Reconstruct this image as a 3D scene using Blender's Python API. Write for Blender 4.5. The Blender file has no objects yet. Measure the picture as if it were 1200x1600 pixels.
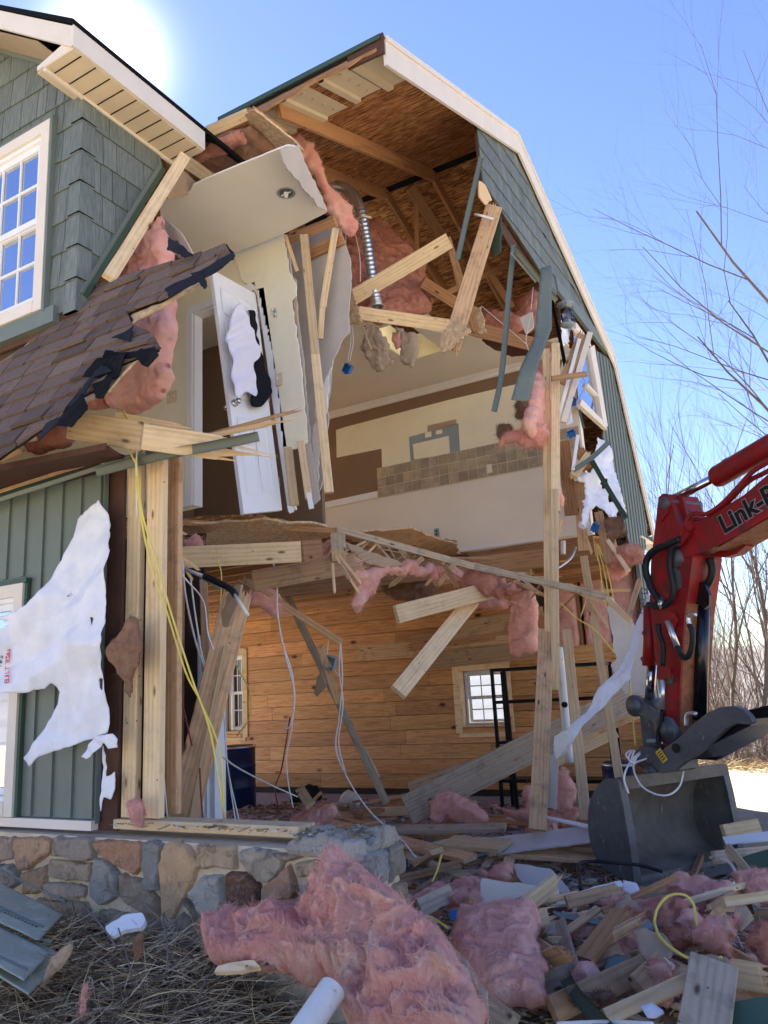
import bpy, math, random
import numpy as np
from mathutils import Vector, Matrix
random.seed(7); RNG=np.random.default_rng(7)
C=bpy.context.scene
COL=C.collection
# ---------------- camera ----------------
H=1.5
FPX=1248.95; YAW,PIT,ROL=[math.radians(a) for a in (-29.71262,12.9034,-3.03571)]
def basis():
    cy,sy=math.cos(YAW),math.sin(YAW);cp,sp=math.cos(PIT),math.sin(PIT);cr,sr=math.cos(ROL),math.sin(ROL)
    f=np.array([sy*cp,cy*cp,sp]);r=np.array([cy,-sy,0.]);u=np.cross(r,f)
    return cr*r+sr*u,-sr*r+cr*u,f
RR,UU,FW=basis()
cam=bpy.data.cameras.new('camera');co=bpy.data.objects.new('camera',cam);COL.objects.link(co)
cam.sensor_fit='HORIZONTAL';cam.sensor_width=36;cam.lens=FPX/1200*36;cam.clip_start=.05;cam.clip_end=3000
M=Matrix.Identity(4)
for i in range(3):
    M[i][0]=RR[i];M[i][1]=UU[i];M[i][2]=-FW[i]
M[2][3]=H
co.matrix_world=M;C.camera=co
# ---------------- world, sun, exposure ----------------
SUN_EL=math.radians(41.5);SUN_AZ=math.radians(-50.3)   # az from +Y towards +X
SD=Vector((math.sin(SUN_AZ)*math.cos(SUN_EL),math.cos(SUN_AZ)*math.cos(SUN_EL),math.sin(SUN_EL)))
W=bpy.data.worlds.new("World");C.world=W;W.use_nodes=True
nt=W.node_tree;nt.nodes.clear()
out=nt.nodes.new('ShaderNodeOutputWorld');bg=nt.nodes.new('ShaderNodeBackground');sky=nt.nodes.new('ShaderNodeTexSky')
sky.sky_type='NISHITA';sky.sun_disc=False;sky.sun_elevation=SUN_EL;sky.sun_rotation=SUN_AZ
sky.air_density=1.0;sky.dust_density=.03;sky.ozone_density=2.5
hs=nt.nodes.new('ShaderNodeHueSaturation');hs.inputs['Saturation'].default_value=1.1;hs.inputs['Hue'].default_value=.518;nt.links.new(sky.outputs[0],hs.inputs['Color']);nt.links.new(hs.outputs[0],bg.inputs[0]);bg.inputs[1].default_value=.05
# bright air close round the sun
tc=nt.nodes.new('ShaderNodeTexCoord');dt=nt.nodes.new('ShaderNodeVectorMath');dt.operation='DOT_PRODUCT'
dt.inputs[1].default_value=SD
nt.links.new(tc.outputs['Generated'],dt.inputs[0])
pw=nt.nodes.new('ShaderNodeMath');pw.operation='POWER';mx=nt.nodes.new('ShaderNodeMath');mx.operation='MAXIMUM';mx.inputs[1].default_value=0
nt.links.new(dt.outputs['Value'],mx.inputs[0]);nt.links.new(mx.outputs[0],pw.inputs[0]);pw.inputs[1].default_value=900
bg2=nt.nodes.new('ShaderNodeBackground');bg2.inputs[0].default_value=(1,.97,.9,1)
ml=nt.nodes.new('ShaderNodeMath');ml.operation='MULTIPLY';ml.inputs[1].default_value=.45
nt.links.new(pw.outputs[0],ml.inputs[0]);nt.links.new(ml.outputs[0],bg2.inputs[1])
ad=nt.nodes.new('ShaderNodeAddShader');nt.links.new(bg.outputs[0],ad.inputs[0]);nt.links.new(bg2.outputs[0],ad.inputs[1])
nt.links.new(ad.outputs[0],out.inputs[0])
sl=bpy.data.lights.new('sun','SUN');sl.energy=5;sl.angle=math.radians(.5);sl.color=(1,.95,.86)
so=bpy.data.objects.new('sun',sl);COL.objects.link(so);so.rotation_euler=SD.to_track_quat('Z','Y').to_euler();so.location=(0,0,30)
C.view_settings.view_transform='Standard';C.view_settings.look='None';C.view_settings.gamma=1
C.view_settings.exposure=2.5
C.cycles.max_bounces=8;C.cycles.diffuse_bounces=5;C.cycles.transparent_max_bounces=12
# ---------------- projection ----------------
def ray(x,y): return FW+(x-600)/FPX*RR-(y-800)/FPX*UU
def U(px,py,ax,val):
    d=ray(px,py);v=val-(H if ax==2 else 0);P=d*(v/d[ax]);P=P+np.array([0,0,H]);return P
def Y(px,py,y): return U(px,py,1,y)
def X(px,py,x): return U(px,py,0,x)
def Z(px,py,z): return U(px,py,2,z)
class Plane:
    def __init__(s,o,e1,n):
        s.o=np.array(o,float);s.n=np.array(n,float);s.n/=np.linalg.norm(s.n)
        e1=np.array(e1,float);e1-=s.n*(e1@s.n);s.e1=e1/np.linalg.norm(e1);s.e2=np.cross(s.n,s.e1)
        if s.n@(np.array([0,0,H])-s.o)<0: s.n=-s.n;s.e2=np.cross(s.n,s.e1)
    def px(s,x,y):
        d=ray(x,y);o=s.o-np.array([0,0,H]);t=(o@s.n)/(d@s.n);return d*t+np.array([0,0,H])
    def uv(s,P): q=np.asarray(P)-s.o;return np.stack([q@s.e1,q@s.e2],-1)
    def at(s,u,v,h=0): return s.o+s.e1*u+s.e2*v+s.n*h
def PY(y): return Plane((0,y,0),(1,0,0),(0,-1,0))
def PX(x): return Plane((x,0,0),(0,1,0),(1,0,0))
def PZ(z): return Plane((0,0,z),(1,0,0),(0,0,1))
def P3(a,b,c):
    a,b,c=map(np.array,(a,b,c));return Plane(a,b-a,np.cross(b-a,c-a))
# ---------------- noise ----------------
def _h(ix,iy,iz):
    n=(ix*374761393+iy*668265263+iz*2147483647*3+iz*1274126177)&0xffffffff
    n=((n^(n>>13))*1274126177)&0xffffffff
    n=((n^(n>>15))*2246822519)&0xffffffff
    return ((n^(n>>16))&0xffff)/32767.5-1
def vn(x,y,z):
    x,y,z=np.broadcast_arrays(np.asarray(x,float),np.asarray(y,float),np.asarray(z,float))
    ix,iy,iz=[np.floor(a).astype(np.int64) for a in (x,y,z)]
    fx,fy,fz=x-ix,y-iy,z-iz
    fx,fy,fz=[a*a*a*(a*(a*6-15)+10) for a in (fx,fy,fz)]
    r=0
    for dx in (0,1):
        for dy in (0,1):
            for dz in (0,1):
                r=r+_h(ix+dx,iy+dy,iz+dz)*(fx if dx else 1-fx)*(fy if dy else 1-fy)*(fz if dz else 1-fz)
    return r
def fbm(x,y,z,o=4):
    r=0;a=1;s=0
    for i in range(o):
        r=r+a*vn(x*2**i+17*i,y*2**i-9*i,z*2**i+5*i);s+=a;a*=.5
    return r/s
def ridge(x,y,z,o=4):
    r=0;a=1;s=0
    for i in range(o):
        r=r+a*(1-2*abs(vn(x*2**i+7*i,y*2**i+3*i,z*2**i)));s+=a;a*=.55
    return r/s
# ---------------- materials ----------------
def lin(h):
    h=h.lstrip('#');c=[int(h[i:i+2],16)/255 for i in (0,2,4)]
    return tuple(x/12.92 if x<=.04045 else ((x+.055)/1.055)**2.4 for x in c)
MATS={}
class NT:
    def __init__(s,name):
        s.m=bpy.data.materials.new(name);s.m.use_nodes=True;s.t=s.m.node_tree;s.b=s.t.nodes['Principled BSDF'];s.tcn=s.n('TexCoord')
    def n(s,t,**k):
        o=s.t.nodes.new('ShaderNode'+t)
        for a,v in k.items(): setattr(o,a,v)
        return o
    def l(s,a,b): s.t.links.new(a,b)
    def map(s,scale,coord='Object',rnd=False,rot=(0,0,0)):
        m=s.n('Mapping');m.inputs['Scale'].default_value=scale;m.inputs['Rotation'].default_value=rot
        s.l(s.tcn.outputs[coord],m.inputs[0])
        if rnd:
            oi=s.n('ObjectInfo');mm=s.n('VectorMath',operation='SCALE');mm.inputs[0].default_value=(7,13,29);s.l(oi.outputs['Random'],mm.inputs['Scale']);s.l(mm.outputs[0],m.inputs['Location'])
        return m.outputs[0]
    def noise(s,vec,scale,detail=6,rough=.6,dist=0):
        o=s.n('TexNoise');o.inputs['Scale'].default_value=scale;o.inputs['Detail'].default_value=detail;o.inputs['Roughness'].default_value=rough;o.inputs['Distortion'].default_value=dist;s.l(vec,o.inputs['Vector']);return o.outputs['Fac']
    def ramp(s,fac,stops):
        o=s.n('ValToRGB');e=o.color_ramp.elements
        while len(e)<len(stops): e.new(.5)
        for i,(p,c) in enumerate(stops):
            e[i].position=p;e[i].color=(*c,1) if len(c)==3 else c
        s.l(fac,o.inputs[0]);return o.outputs[0]
    def mix(s,a,b,fac,mode='MIX'):
        o=s.n('Mix',data_type='RGBA',blend_type=mode)
        for inp,v in ((o.inputs[6],a),(o.inputs[7],b),(o.inputs[0],fac)):
            if hasattr(v,'is_linked') or hasattr(v,'links'): s.l(v,inp)
            elif isinstance(v,(int,float)): inp.default_value=v
            else: inp.default_value=(*v,1)
        return o.outputs[2]
    def bump(s,h,strength,dist=.01,prev=None):
        o=s.n('Bump');o.inputs['Strength'].default_value=strength;o.inputs['Distance'].default_value=dist;s.l(h,o.inputs['Height'])
        if prev: s.l(prev,o.inputs['Normal'])
        s.l(o.outputs[0],s.b.inputs['Normal']);return o.outputs[0]
    def tint(s,c):
        a=s.n('Attribute',attribute_name='tint');return s.mix(c,a.outputs['Color'],1.0,'MULTIPLY')
    def fin(s,c,rough=.7,metal=0,spec=.3):
        if hasattr(c,'links'): s.l(c,s.b.inputs['Base Color'])
        else: s.b.inputs['Base Color'].default_value=(*c,1)
        s.b.inputs['Roughness'].default_value=rough;s.b.inputs['Metallic'].default_value=metal;s.b.inputs['Specular IOR Level'].default_value=spec
        return s.m
def wood(name,light,dark,knot=True,rough=.75,grain=1.0,dirt=.25):
    t=NT(name);v=t.map((1.6*grain,16*grain,16*grain),rnd=True)
    n=t.noise(v,2.2,8,.6,.7)
    w=t.n('TexWave',wave_type='BANDS',bands_direction='Y');w.inputs['Scale'].default_value=.55;w.inputs['Distortion'].default_value=9;w.inputs['Detail'].default_value=3;w.inputs['Detail Scale'].default_value=.7;t.l(v,w.inputs[0])
    f=t.n('Math',operation='ADD');t.l(n,f.inputs[0]);m2=t.n('Math',operation='MULTIPLY');m2.inputs[1].default_value=.3;t.l(w.outputs['Fac'],m2.inputs[0]);t.l(m2.outputs[0],f.inputs[1])
    c=t.ramp(f.outputs[0],[(.18,dark),(.62,light),(.95,tuple(min(1,x*1.1) for x in light))])
    if knot:
        v2=t.map((3.2,9,9),rnd=True);vo=t.n('TexVoronoi');vo.inputs['Scale'].default_value=1.1;t.l(v2,vo.inputs[0])
        k=t.ramp(vo.outputs['Distance'],[(.05,(1,1,1)),(.14,(0,0,0))]);c=t.mix(c,tuple(x*.35 for x in dark),k)
    v3=t.map((2.5,2.5,2.5),rnd=True);d=t.noise(v3,3,6,.7);dd=t.ramp(d,[(.5,(0,0,0)),(.75,(dirt,)*3)]);c=t.mix(c,lin('#55483c'),dd)
    vs=t.n('TexVoronoi');vs.inputs['Scale'].default_value=9;t.l(t.map((1,1,1),rnd=True),vs.inputs[0]);c=t.mix(c,lin('#2e2118'),t.ramp(vs.outputs['Distance'],[(.035,(.8,.8,.8)),(.06,(0,0,0))]))
    oi=t.n('ObjectInfo');hs=t.n('HueSaturation');mr=t.n('MapRange');mr.inputs['To Min'].default_value=.62;mr.inputs['To Max'].default_value=1.12;t.l(oi.outputs['Random'],mr.inputs[0]);t.l(mr.outputs[0],hs.inputs['Value']);t.l(c,hs.inputs['Color'])
    t.bump(f.outputs[0],.35,.004)
    return t.fin(hs.outputs[0],rough)
def plain(name,c,rough=.6,metal=0,var=.15,nscale=4,bump=.0,bscale=60,dirt=None,spec=.3,tint=False,coord='Object'):
    t=NT(name);v=t.map((1,1,1),coord);n=t.noise(v,nscale,7,.62)
    a=tuple(x*(1-var) for x in c);b=tuple(min(1,x*(1+var)) for x in c)
    col=t.ramp(n,[(.3,a),(.7,b)])
    if dirt:
        n2=t.noise(v,nscale*2.3,9,.75);dd=t.ramp(n2,[(dirt[1],(0,0,0)),(dirt[1]+.16,(dirt[2],)*3)]);col=t.mix(col,dirt[0],dd)
    if tint: col=t.tint(col)
    if bump: t.bump(t.noise(v,bscale,5,.65),bump,.004)
    return t.fin(col,rough,metal,spec)
def mk():
    m=MATS
    m['lumber']=wood('lumber',lin('#efd3a6'),lin('#d6a870'))
    m['oldwood']=wood('old_lumber',lin('#cfa980'),lin('#9c7450'),dirt=.5)
    m['greywood']=wood('grey_lumber',lin('#bcaa90'),lin('#8f7a64'),dirt=.5)
    m['rafter']=wood('rafter_wood',lin('#b88a60'),lin('#84583a'),dirt=.2)
    m['split']=wood('fresh_split_wood',lin('#e6c596'),lin('#c8985f'),knot=False,grain=1.6,dirt=.05)
    m['brownwood']=plain('brown_sheathing',lin('#5b4034'),.85,var=.3,nscale=3,bump=.4)
    # OSB
    t=NT('osb');c=None
    vv=t.map((1,1,1))
    nz=t.n('TexNoise');nz.inputs['Scale'].default_value=3;t.l(vv,nz.inputs[0])
    cols=[]
    for i,(rot,s) in enumerate((((.1,.2,.3),(9,60,60)),((.3,.1,.9),(10,66,66)),((.2,.4,-.7),(8,58,58)))):
        vo=t.n('TexVoronoi');t.l(t.map(s,rot=rot),vo.inputs[0]);vo.inputs['Scale'].default_value=1
        sp=t.n('SeparateColor');t.l(vo.outputs['Color'],sp.inputs[0]);cols.append((sp.outputs[0],vo.outputs['Distance']))
    a=t.ramp(cols[0][0],[(0,lin('#5d3a25')),(.4,lin('#96633c')),(.75,lin('#bd8a58')),(1,lin('#d9ab76'))])
    b=t.ramp(cols[1][0],[(0,lin('#6b4227')),(.5,lin('#a06b41')),(1,lin('#cf9c66'))])
    f=t.ramp(cols[2][0],[(.4,(0,0,0)),(.5,(1,1,1))])
    c=t.mix(a,b,f);t.bump(cols[0][0],.5,.006);MATS['osb']=t.fin(c,.7)
    m['osb2']=plain('splintered_osb',lin('#cdb08a'),.8,var=.35,nscale=30,bump=.9,bscale=50)
    m['green']=plain('green_vinyl',lin('#727c74'),.5,var=.08,nscale=2,bump=.12,bscale=120,dirt=(lin('#9aa39a'),.62,.25))
    m['green_dark']=plain('dark_green_trim',lin('#465c4c'),.5,var=.1)
    # shake: vertical grain
    t=NT('green_shake');v=t.map((14,14,1.2));n=t.noise(v,6,6,.6);c=t.ramp(n,[(.3,lin('#5f6763')),(.7,lin('#828a83'))]);c=t.tint(c);t.bump(n,.45,.006);m['shake']=t.fin(c,.6)
    m['trim']=plain('cream_trim',lin('#e6dccd'),.55,var=.05,dirt=(lin('#9d907f'),.66,.35),bump=.05)
    m['soffit']=plain('beige_soffit',lin('#e0cfb2'),.55,var=.05,dirt=(lin('#a8966f'),.6,.3))
    m['white']=plain('white_paint',lin('#eeeeee'),.45,var=.03,dirt=(lin('#b5b0a8'),.68,.3))
    m['baffle']=plain('beige_baffle',lin('#d9cbad'),.7,var=.06)
    m['cream']=plain('cream_drywall',lin('#f2ebd0'),.85,var=.04,bump=.05,dirt=(lin('#b9ac90'),.7,.4))
    m['beige']=plain('pale_beige_drywall',lin('#ebe2d3'),.85,var=.04,nscale=1.2,dirt=(lin('#a39a8c'),.68,.4))
    m['ceil']=plain('ceiling_drywall',lin('#eae6da'),.9,var=.04,nscale=1.5)
    m['brown']=plain('brown_paint',lin('#8a725c'),.8,var=.06)
    m['greyboard']=plain('grey_drywall_back',lin('#c6bfb8'),.9,var=.1,dirt=(lin('#ded8cc'),.62,.6))
    m['paper']=plain('brown_paper',lin('#b19a80'),.85,var=.15,bump=.3,bscale=20)
    m['gypsum']=plain('gypsum',lin('#e3ddd2'),.9,var=.12,bump=.5,bscale=40,dirt=(lin('#a8906f'),.6,.6))
    m['bluegrey']=plain('blue_grey_paint',lin('#93a1a3'),.8,var=.08)
    m['tile']=plain('stone_tile',lin('#b6a791'),.45,var=.28,nscale=9,tint=True)
    m['grout']=plain('grout',lin('#ded6c6'),.9)
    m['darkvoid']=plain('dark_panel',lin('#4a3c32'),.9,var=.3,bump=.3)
    m['felt']=plain('black_felt',lin('#1e1e22'),.8,var=.2,bump=.3)
    m['hole']=plain('black_plastic',lin('#161616'),.5)
    # shingles
    t=NT('asphalt_shingle');v=t.map((1,1,1));n=t.noise(v,260,3,.7);n2=t.noise(v,9,6,.7);c=t.ramp(n,[(.3,lin('#4a3c36')),(.5,lin('#7b675b')),(.72,lin('#a08b7d'))])
    d=t.ramp(n2,[(.55,(0,0,0)),(.72,(.5,.5,.5))]);c=t.mix(c,lin('#3a3335'),d);c=t.tint(c);t.bump(n,.8,.004);m['shingle']=t.fin(c,.95)
    # stone
    t=NT('field_stone');v=t.map((1,1,1));n=t.noise(v,11,10,.75,1.0);n2=t.noise(v,40,9,.75);a=t.n('Attribute',attribute_name='tint')
    c=t.mix(a.outputs['Color'],lin('#6b5140'),t.ramp(n,[(.52,(0,0,0)),(.66,(.7,.7,.7))]));c=t.mix(c,lin('#d8d0c4'),t.ramp(n2,[(.5,(0,0,0)),(.7,(.6,.6,.6))]))
    b1=t.bump(n,1,.035);t.bump(n2,1,.012,b1);m['stone']=t.fin(t.mix(c,(1.0,.95,.87),1.0,'MULTIPLY'),.9)
    m['mortar']=plain('mortar',lin('#c9baa2'),.95,var=.2,nscale=12,bump=.9,bscale=35,dirt=(lin('#6a5f50'),.6,.6))
    # insulation
    t=NT('pink_fibreglass');v=t.map((1,1,1),rnd=True);n=t.noise(v,5,8,.7,1.0);n2=t.noise(t.map((1,3.2,1.4),rot=(.5,.3,.9)),22,9,.72,2.5)
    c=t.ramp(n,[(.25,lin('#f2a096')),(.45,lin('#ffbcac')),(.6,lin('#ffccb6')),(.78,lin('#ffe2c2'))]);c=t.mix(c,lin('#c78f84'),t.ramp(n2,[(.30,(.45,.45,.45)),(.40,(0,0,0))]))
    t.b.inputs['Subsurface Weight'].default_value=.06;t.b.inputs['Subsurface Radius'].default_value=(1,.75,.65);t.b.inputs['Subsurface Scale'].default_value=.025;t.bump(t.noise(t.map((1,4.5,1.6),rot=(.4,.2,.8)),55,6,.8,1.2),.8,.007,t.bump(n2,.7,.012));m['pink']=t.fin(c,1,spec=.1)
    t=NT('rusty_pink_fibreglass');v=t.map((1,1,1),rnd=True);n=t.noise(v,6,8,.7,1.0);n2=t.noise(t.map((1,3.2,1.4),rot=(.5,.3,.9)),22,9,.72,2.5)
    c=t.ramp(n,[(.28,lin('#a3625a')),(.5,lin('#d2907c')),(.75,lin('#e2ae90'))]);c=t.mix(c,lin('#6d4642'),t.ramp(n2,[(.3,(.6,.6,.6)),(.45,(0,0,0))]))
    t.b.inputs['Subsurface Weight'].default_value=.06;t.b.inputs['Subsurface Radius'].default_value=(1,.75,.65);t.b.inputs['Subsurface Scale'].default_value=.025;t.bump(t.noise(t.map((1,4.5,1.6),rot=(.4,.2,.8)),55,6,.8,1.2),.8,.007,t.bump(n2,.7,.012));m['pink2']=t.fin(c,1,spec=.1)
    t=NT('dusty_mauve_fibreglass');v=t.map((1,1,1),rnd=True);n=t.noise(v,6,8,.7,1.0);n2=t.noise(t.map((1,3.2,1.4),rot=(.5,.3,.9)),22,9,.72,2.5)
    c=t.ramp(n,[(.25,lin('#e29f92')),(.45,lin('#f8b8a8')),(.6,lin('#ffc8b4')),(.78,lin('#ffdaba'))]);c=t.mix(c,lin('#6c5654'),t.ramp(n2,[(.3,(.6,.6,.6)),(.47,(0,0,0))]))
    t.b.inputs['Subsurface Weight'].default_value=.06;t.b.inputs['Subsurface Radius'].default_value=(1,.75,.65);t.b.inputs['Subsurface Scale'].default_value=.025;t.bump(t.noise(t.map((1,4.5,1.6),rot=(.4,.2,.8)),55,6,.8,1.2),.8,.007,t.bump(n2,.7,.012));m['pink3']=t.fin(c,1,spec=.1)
    m['browninsul']=plain('brown_paper_insulation',lin('#8c6b55'),.95,var=.3,nscale=14,bump=.8,bscale=40)
    t=NT('house_wrap');v=t.map((1,1,1));n=t.noise(v,6,6,.6);c=t.ramp(n,[(.3,lin('#dfe2ea')),(.7,lin('#f4f5fa'))]);t.bump(t.noise(v,18,5,.6),.35,.01);m['wrap']=t.fin(c,.55)
    m['wrap'].node_tree.nodes['Principled BSDF'].inputs['Subsurface Weight'].default_value=.0
    m['towel']=plain('white_towel',lin('#efeaf2'),.95,var=.03,bump=.8,bscale=260)
    m['blacktowel']=plain('black_towel',lin('#17171d'),.95,bump=.8,bscale=260)
    m['red']=plain('red_machine_paint',lin('#8e1519'),.5,var=.3,nscale=5,dirt=(lin('#4a2f26'),.47,.8),spec=.35,bump=.2)
    m['rust']=plain('rusty_steel',lin('#8c5a40'),.75,var=.35,nscale=10,dirt=(lin('#3a2a22'),.5,.7),bump=.3)
    m['steel']=plain('dark_worn_steel',lin('#55575a'),.5,metal=.1,var=.35,nscale=6,dirt=(lin('#77736c'),.6,.55),bump=.15,spec=.5)
    m['steel2']=plain('bucket_inner_steel',lin('#6e685f'),.6,metal=.0,var=.4,nscale=3,dirt=(lin('#8d8578'),.56,.5),bump=.25)
    m['black']=plain('black_gloss_steel',lin('#0d0f14'),.25,var=.2,spec=.6)
    m['rubber']=plain('black_rubber',lin('#1b1d22'),.5,var=.15)
    m['chrome']=plain('chrome',lin('#c9ccd0'),.12,metal=1,var=.05)
    m['silver']=plain('silver_duct',lin('#d5d7da'),.28,metal=.85,var=.06)
    m['wire']=plain('white_wire',lin('#e5e2dc'),.5,var=.05)
    m['yellow']=plain('yellow_wire',lin('#e8d56a'),.5,var=.06)
    m['redwire']=plain('red_wire',lin('#8c3a33'),.5)
    m['pvc']=plain('white_pvc',lin('#e4e0d8'),.4,var=.06,dirt=(lin('#4c4034'),.58,.8),nscale=9)
    m['blue']=plain('blue_plastic',lin('#2f76b8'),.45,var=.1)
    m['drum']=plain('navy_drum',lin('#1d2a4e'),.35,var=.15,dirt=(lin('#5a5f6d'),.66,.4))
    m['blackmetal']=plain('black_metal',lin('#18191c'),.45,var=.15)
    m['cedar']=None
    t=NT('cedar_boards');v=t.map((1.4,12,18));n=t.noise(v,2.4,8,.6,.8);c=t.ramp(n,[(.3,lin('#b07a4c')),(.55,lin('#dca46c')),(.8,lin('#e8b682'))])
    vo=t.n('TexVoronoi');vo.inputs['Scale'].default_value=1;t.l(t.map((1.6,3,3.2)),vo.inputs[0]);k=t.ramp(vo.outputs['Distance'],[(.05,(1,1,1)),(.13,(0,0,0))]);c=t.mix(c,lin('#5a3018'),k);c=t.tint(c);t.bump(n,.2,.003);m['cedar']=t.fin(c,.5)
    m['bark']=plain('bark',lin('#6a6058'),.95,var=.3,nscale=8,bump=.7,bscale=20)
    m['twig']=plain('twig',lin('#73655d'),.9,var=.2)
    m['straw']=plain('straw',(1,1,1),.9,var=.2,tint=True)
    m['leaf']=plain('dead_leaf',(1,1,1),.9,var=.3,tint=True)
    m['rubble']=plain('rubble_bits',(.8,.8,.8),.9,var=.15,tint=True,nscale=20,bump=.3)
    for nm in ('steel','steel2'):
        q=m[nm];T=q.node_tree;bs=T.nodes['Principled BSDF'];src=bs.inputs['Base Color'].links[0].from_socket
        tcx=T.nodes.new('ShaderNodeTexCoord');mp=T.nodes.new('ShaderNodeMapping');mp.inputs['Scale'].default_value=(3,30,4);mp.inputs['Rotation'].default_value=(.3,.7,.4);T.links.new(tcx.outputs['Object'],mp.inputs[0])
        nz=T.nodes.new('ShaderNodeTexNoise');nz.inputs['Scale'].default_value=2.2;nz.inputs['Detail'].default_value=8;nz.inputs['Roughness'].default_value=.75;T.links.new(mp.outputs[0],nz.inputs['Vector'])
        rp=T.nodes.new('ShaderNodeValToRGB');rp.color_ramp.elements[0].position=.60;rp.color_ramp.elements[1].position=.68;T.links.new(nz.outputs['Fac'],rp.inputs[0])
        mxx=T.nodes.new('ShaderNodeMix');mxx.data_type='RGBA';T.links.new(rp.outputs[0],mxx.inputs[0]);T.links.new(src,mxx.inputs[6]);mxx.inputs[7].default_value=(*lin('#b3a998'),1);T.links.new(mxx.outputs[2],bs.inputs['Base Color'])
    # ground
    t=NT('gravel_ground');v=t.map((1,1,1));n=t.noise(v,1.2,6,.6);n2=t.noise(v,22,8,.75);vo=t.n('TexVoronoi');vo.inputs['Scale'].default_value=38;t.l(v,vo.inputs[0])
    c=t.ramp(n2,[(.3,lin('#8c7e6d')),(.55,lin('#b6a892')),(.75,lin('#d6c9b2'))]);c=t.mix(c,lin('#8a7a63'),t.ramp(n,[(.4,(0,0,0)),(.6,(.6,.6,.6))]));b=t.bump(n2,.8,.03);t.bump(vo.outputs['Distance'],.5,.015,b);m['ground']=t.fin(c,.95)
    m['soil']=plain('dark_soil',lin('#6e5b46'),.98,var=.35,nscale=9,bump=1,bscale=30,dirt=(lin('#8a7a60'),.6,.6))
    m['slab']=plain('dusty_concrete',lin('#a3a1a2'),.9,var=.22,nscale=3,bump=.5,bscale=30,dirt=(lin('#5d5650'),.55,.6))
    m['hill']=plain('wooded_hill',lin('#75706e'),1,var=.2,nscale=.02)
    # glass
    t=NT('window_glass');gl=t.n('BsdfGlossy');gl.inputs['Roughness'].default_value=.03;tr=t.n('BsdfTransparent');tr.inputs[0].default_value=(.9,.95,1,1);fr=t.n('Fresnel');fr.inputs[0].default_value=1.6
    mx=t.n('MixShader');fa=t.n('Math',operation='ADD');fa.inputs[1].default_value=.08;t.l(fr.outputs[0],fa.inputs[0]);t.l(fa.outputs[0],mx.inputs[0]);t.l(tr.outputs[0],mx.inputs[1]);t.l(gl.outputs[0],mx.inputs[2]);t.l(mx.outputs[0],t.t.nodes['Material Output'].inputs[0]);m['glass']=t.m
    t=NT('mirror_glass');gl=t.n('BsdfGlossy');gl.inputs['Roughness'].default_value=.02;gl.inputs[0].default_value=(.75,.8,.9,1);df=t.n('BsdfDiffuse');df.inputs[0].default_value=(.05,.07,.1,1);mx=t.n('MixShader');mx.inputs[0].default_value=.75
    t.l(df.outputs[0],mx.inputs[1]);t.l(gl.outputs[0],mx.inputs[2]);t.l(mx.outputs[0],t.t.nodes['Material Output'].inputs[0]);m['mirror']=t.m
    m['textblack']=plain('black_lettering',lin('#0b0b0d'),.4);m['textgrey']=plain('grey_lettering_edge',lin('#8f8a88'),.4)
    m['textred']=plain('pink_print',lin('#d8506e'),.6);m['textblue']=plain('blue_print',lin('#27406e'),.6);m['tagyellow']=plain('yellow_tag',lin('#d8b040'),.4)
mk()
# ---------------- objects ----------------
WM={}
def place(o,parent,Mw):
    COL.objects.link(o);WM[o.name]=Mw
    if parent is not None:
        o.parent=parent;o.matrix_parent_inverse=Matrix.Identity(4);o.matrix_basis=WM[parent.name].inverted()@Mw
    else: o.matrix_basis=Mw
    return o
def tag(o,label=None,cat=None,group=None,kind=None):
    if label:o['label']=label
    if cat:o['category']=cat
    if group:o['group']=group
    if kind:o['kind']=kind
    return o
def thing(name,label,cat,loc=(0,0,0),group=None):
    o=bpy.data.objects.new(name,None);o.empty_display_size=.1;place(o,None,Matrix.Translation(Vector(loc)));return tag(o,label,cat,group)
def mesh(name,V,F,mat,parent=None,Mw=None,smooth=False,tint=None,mats=None,midx=None):
    """V in world coordinates; Mw the object's frame"""
    V=np.asarray(V,float)
    if Mw is None:
        c=V.mean(0) if len(V) else np.zeros(3);c=np.array([c[0],c[1],V[:,2].min()]);Mw=Matrix.Translation(Vector(c))
    A=np.array(Mw.inverted());L=V@A[:3,:3].T+A[:3,3]
    me=bpy.data.meshes.new(name);me.from_pydata(L.tolist(),[],[list(map(int,f)) for f in F])
    for k in (mats or [mat]): me.materials.append(MATS[k] if isinstance(k,str) else k)
    if midx is not None: me.polygons.foreach_set('material_index',midx)
    if smooth: me.polygons.foreach_set('use_smooth',[True]*len(me.polygons))
    if tint is not None:
        at=me.color_attributes.new('tint','FLOAT_COLOR','POINT');t=np.ones((len(V),4));t[:,:3]=tint;at.data.foreach_set('color',t.ravel())
    me.update()
    return place(bpy.data.objects.new(name,me),parent,Mw)
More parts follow.
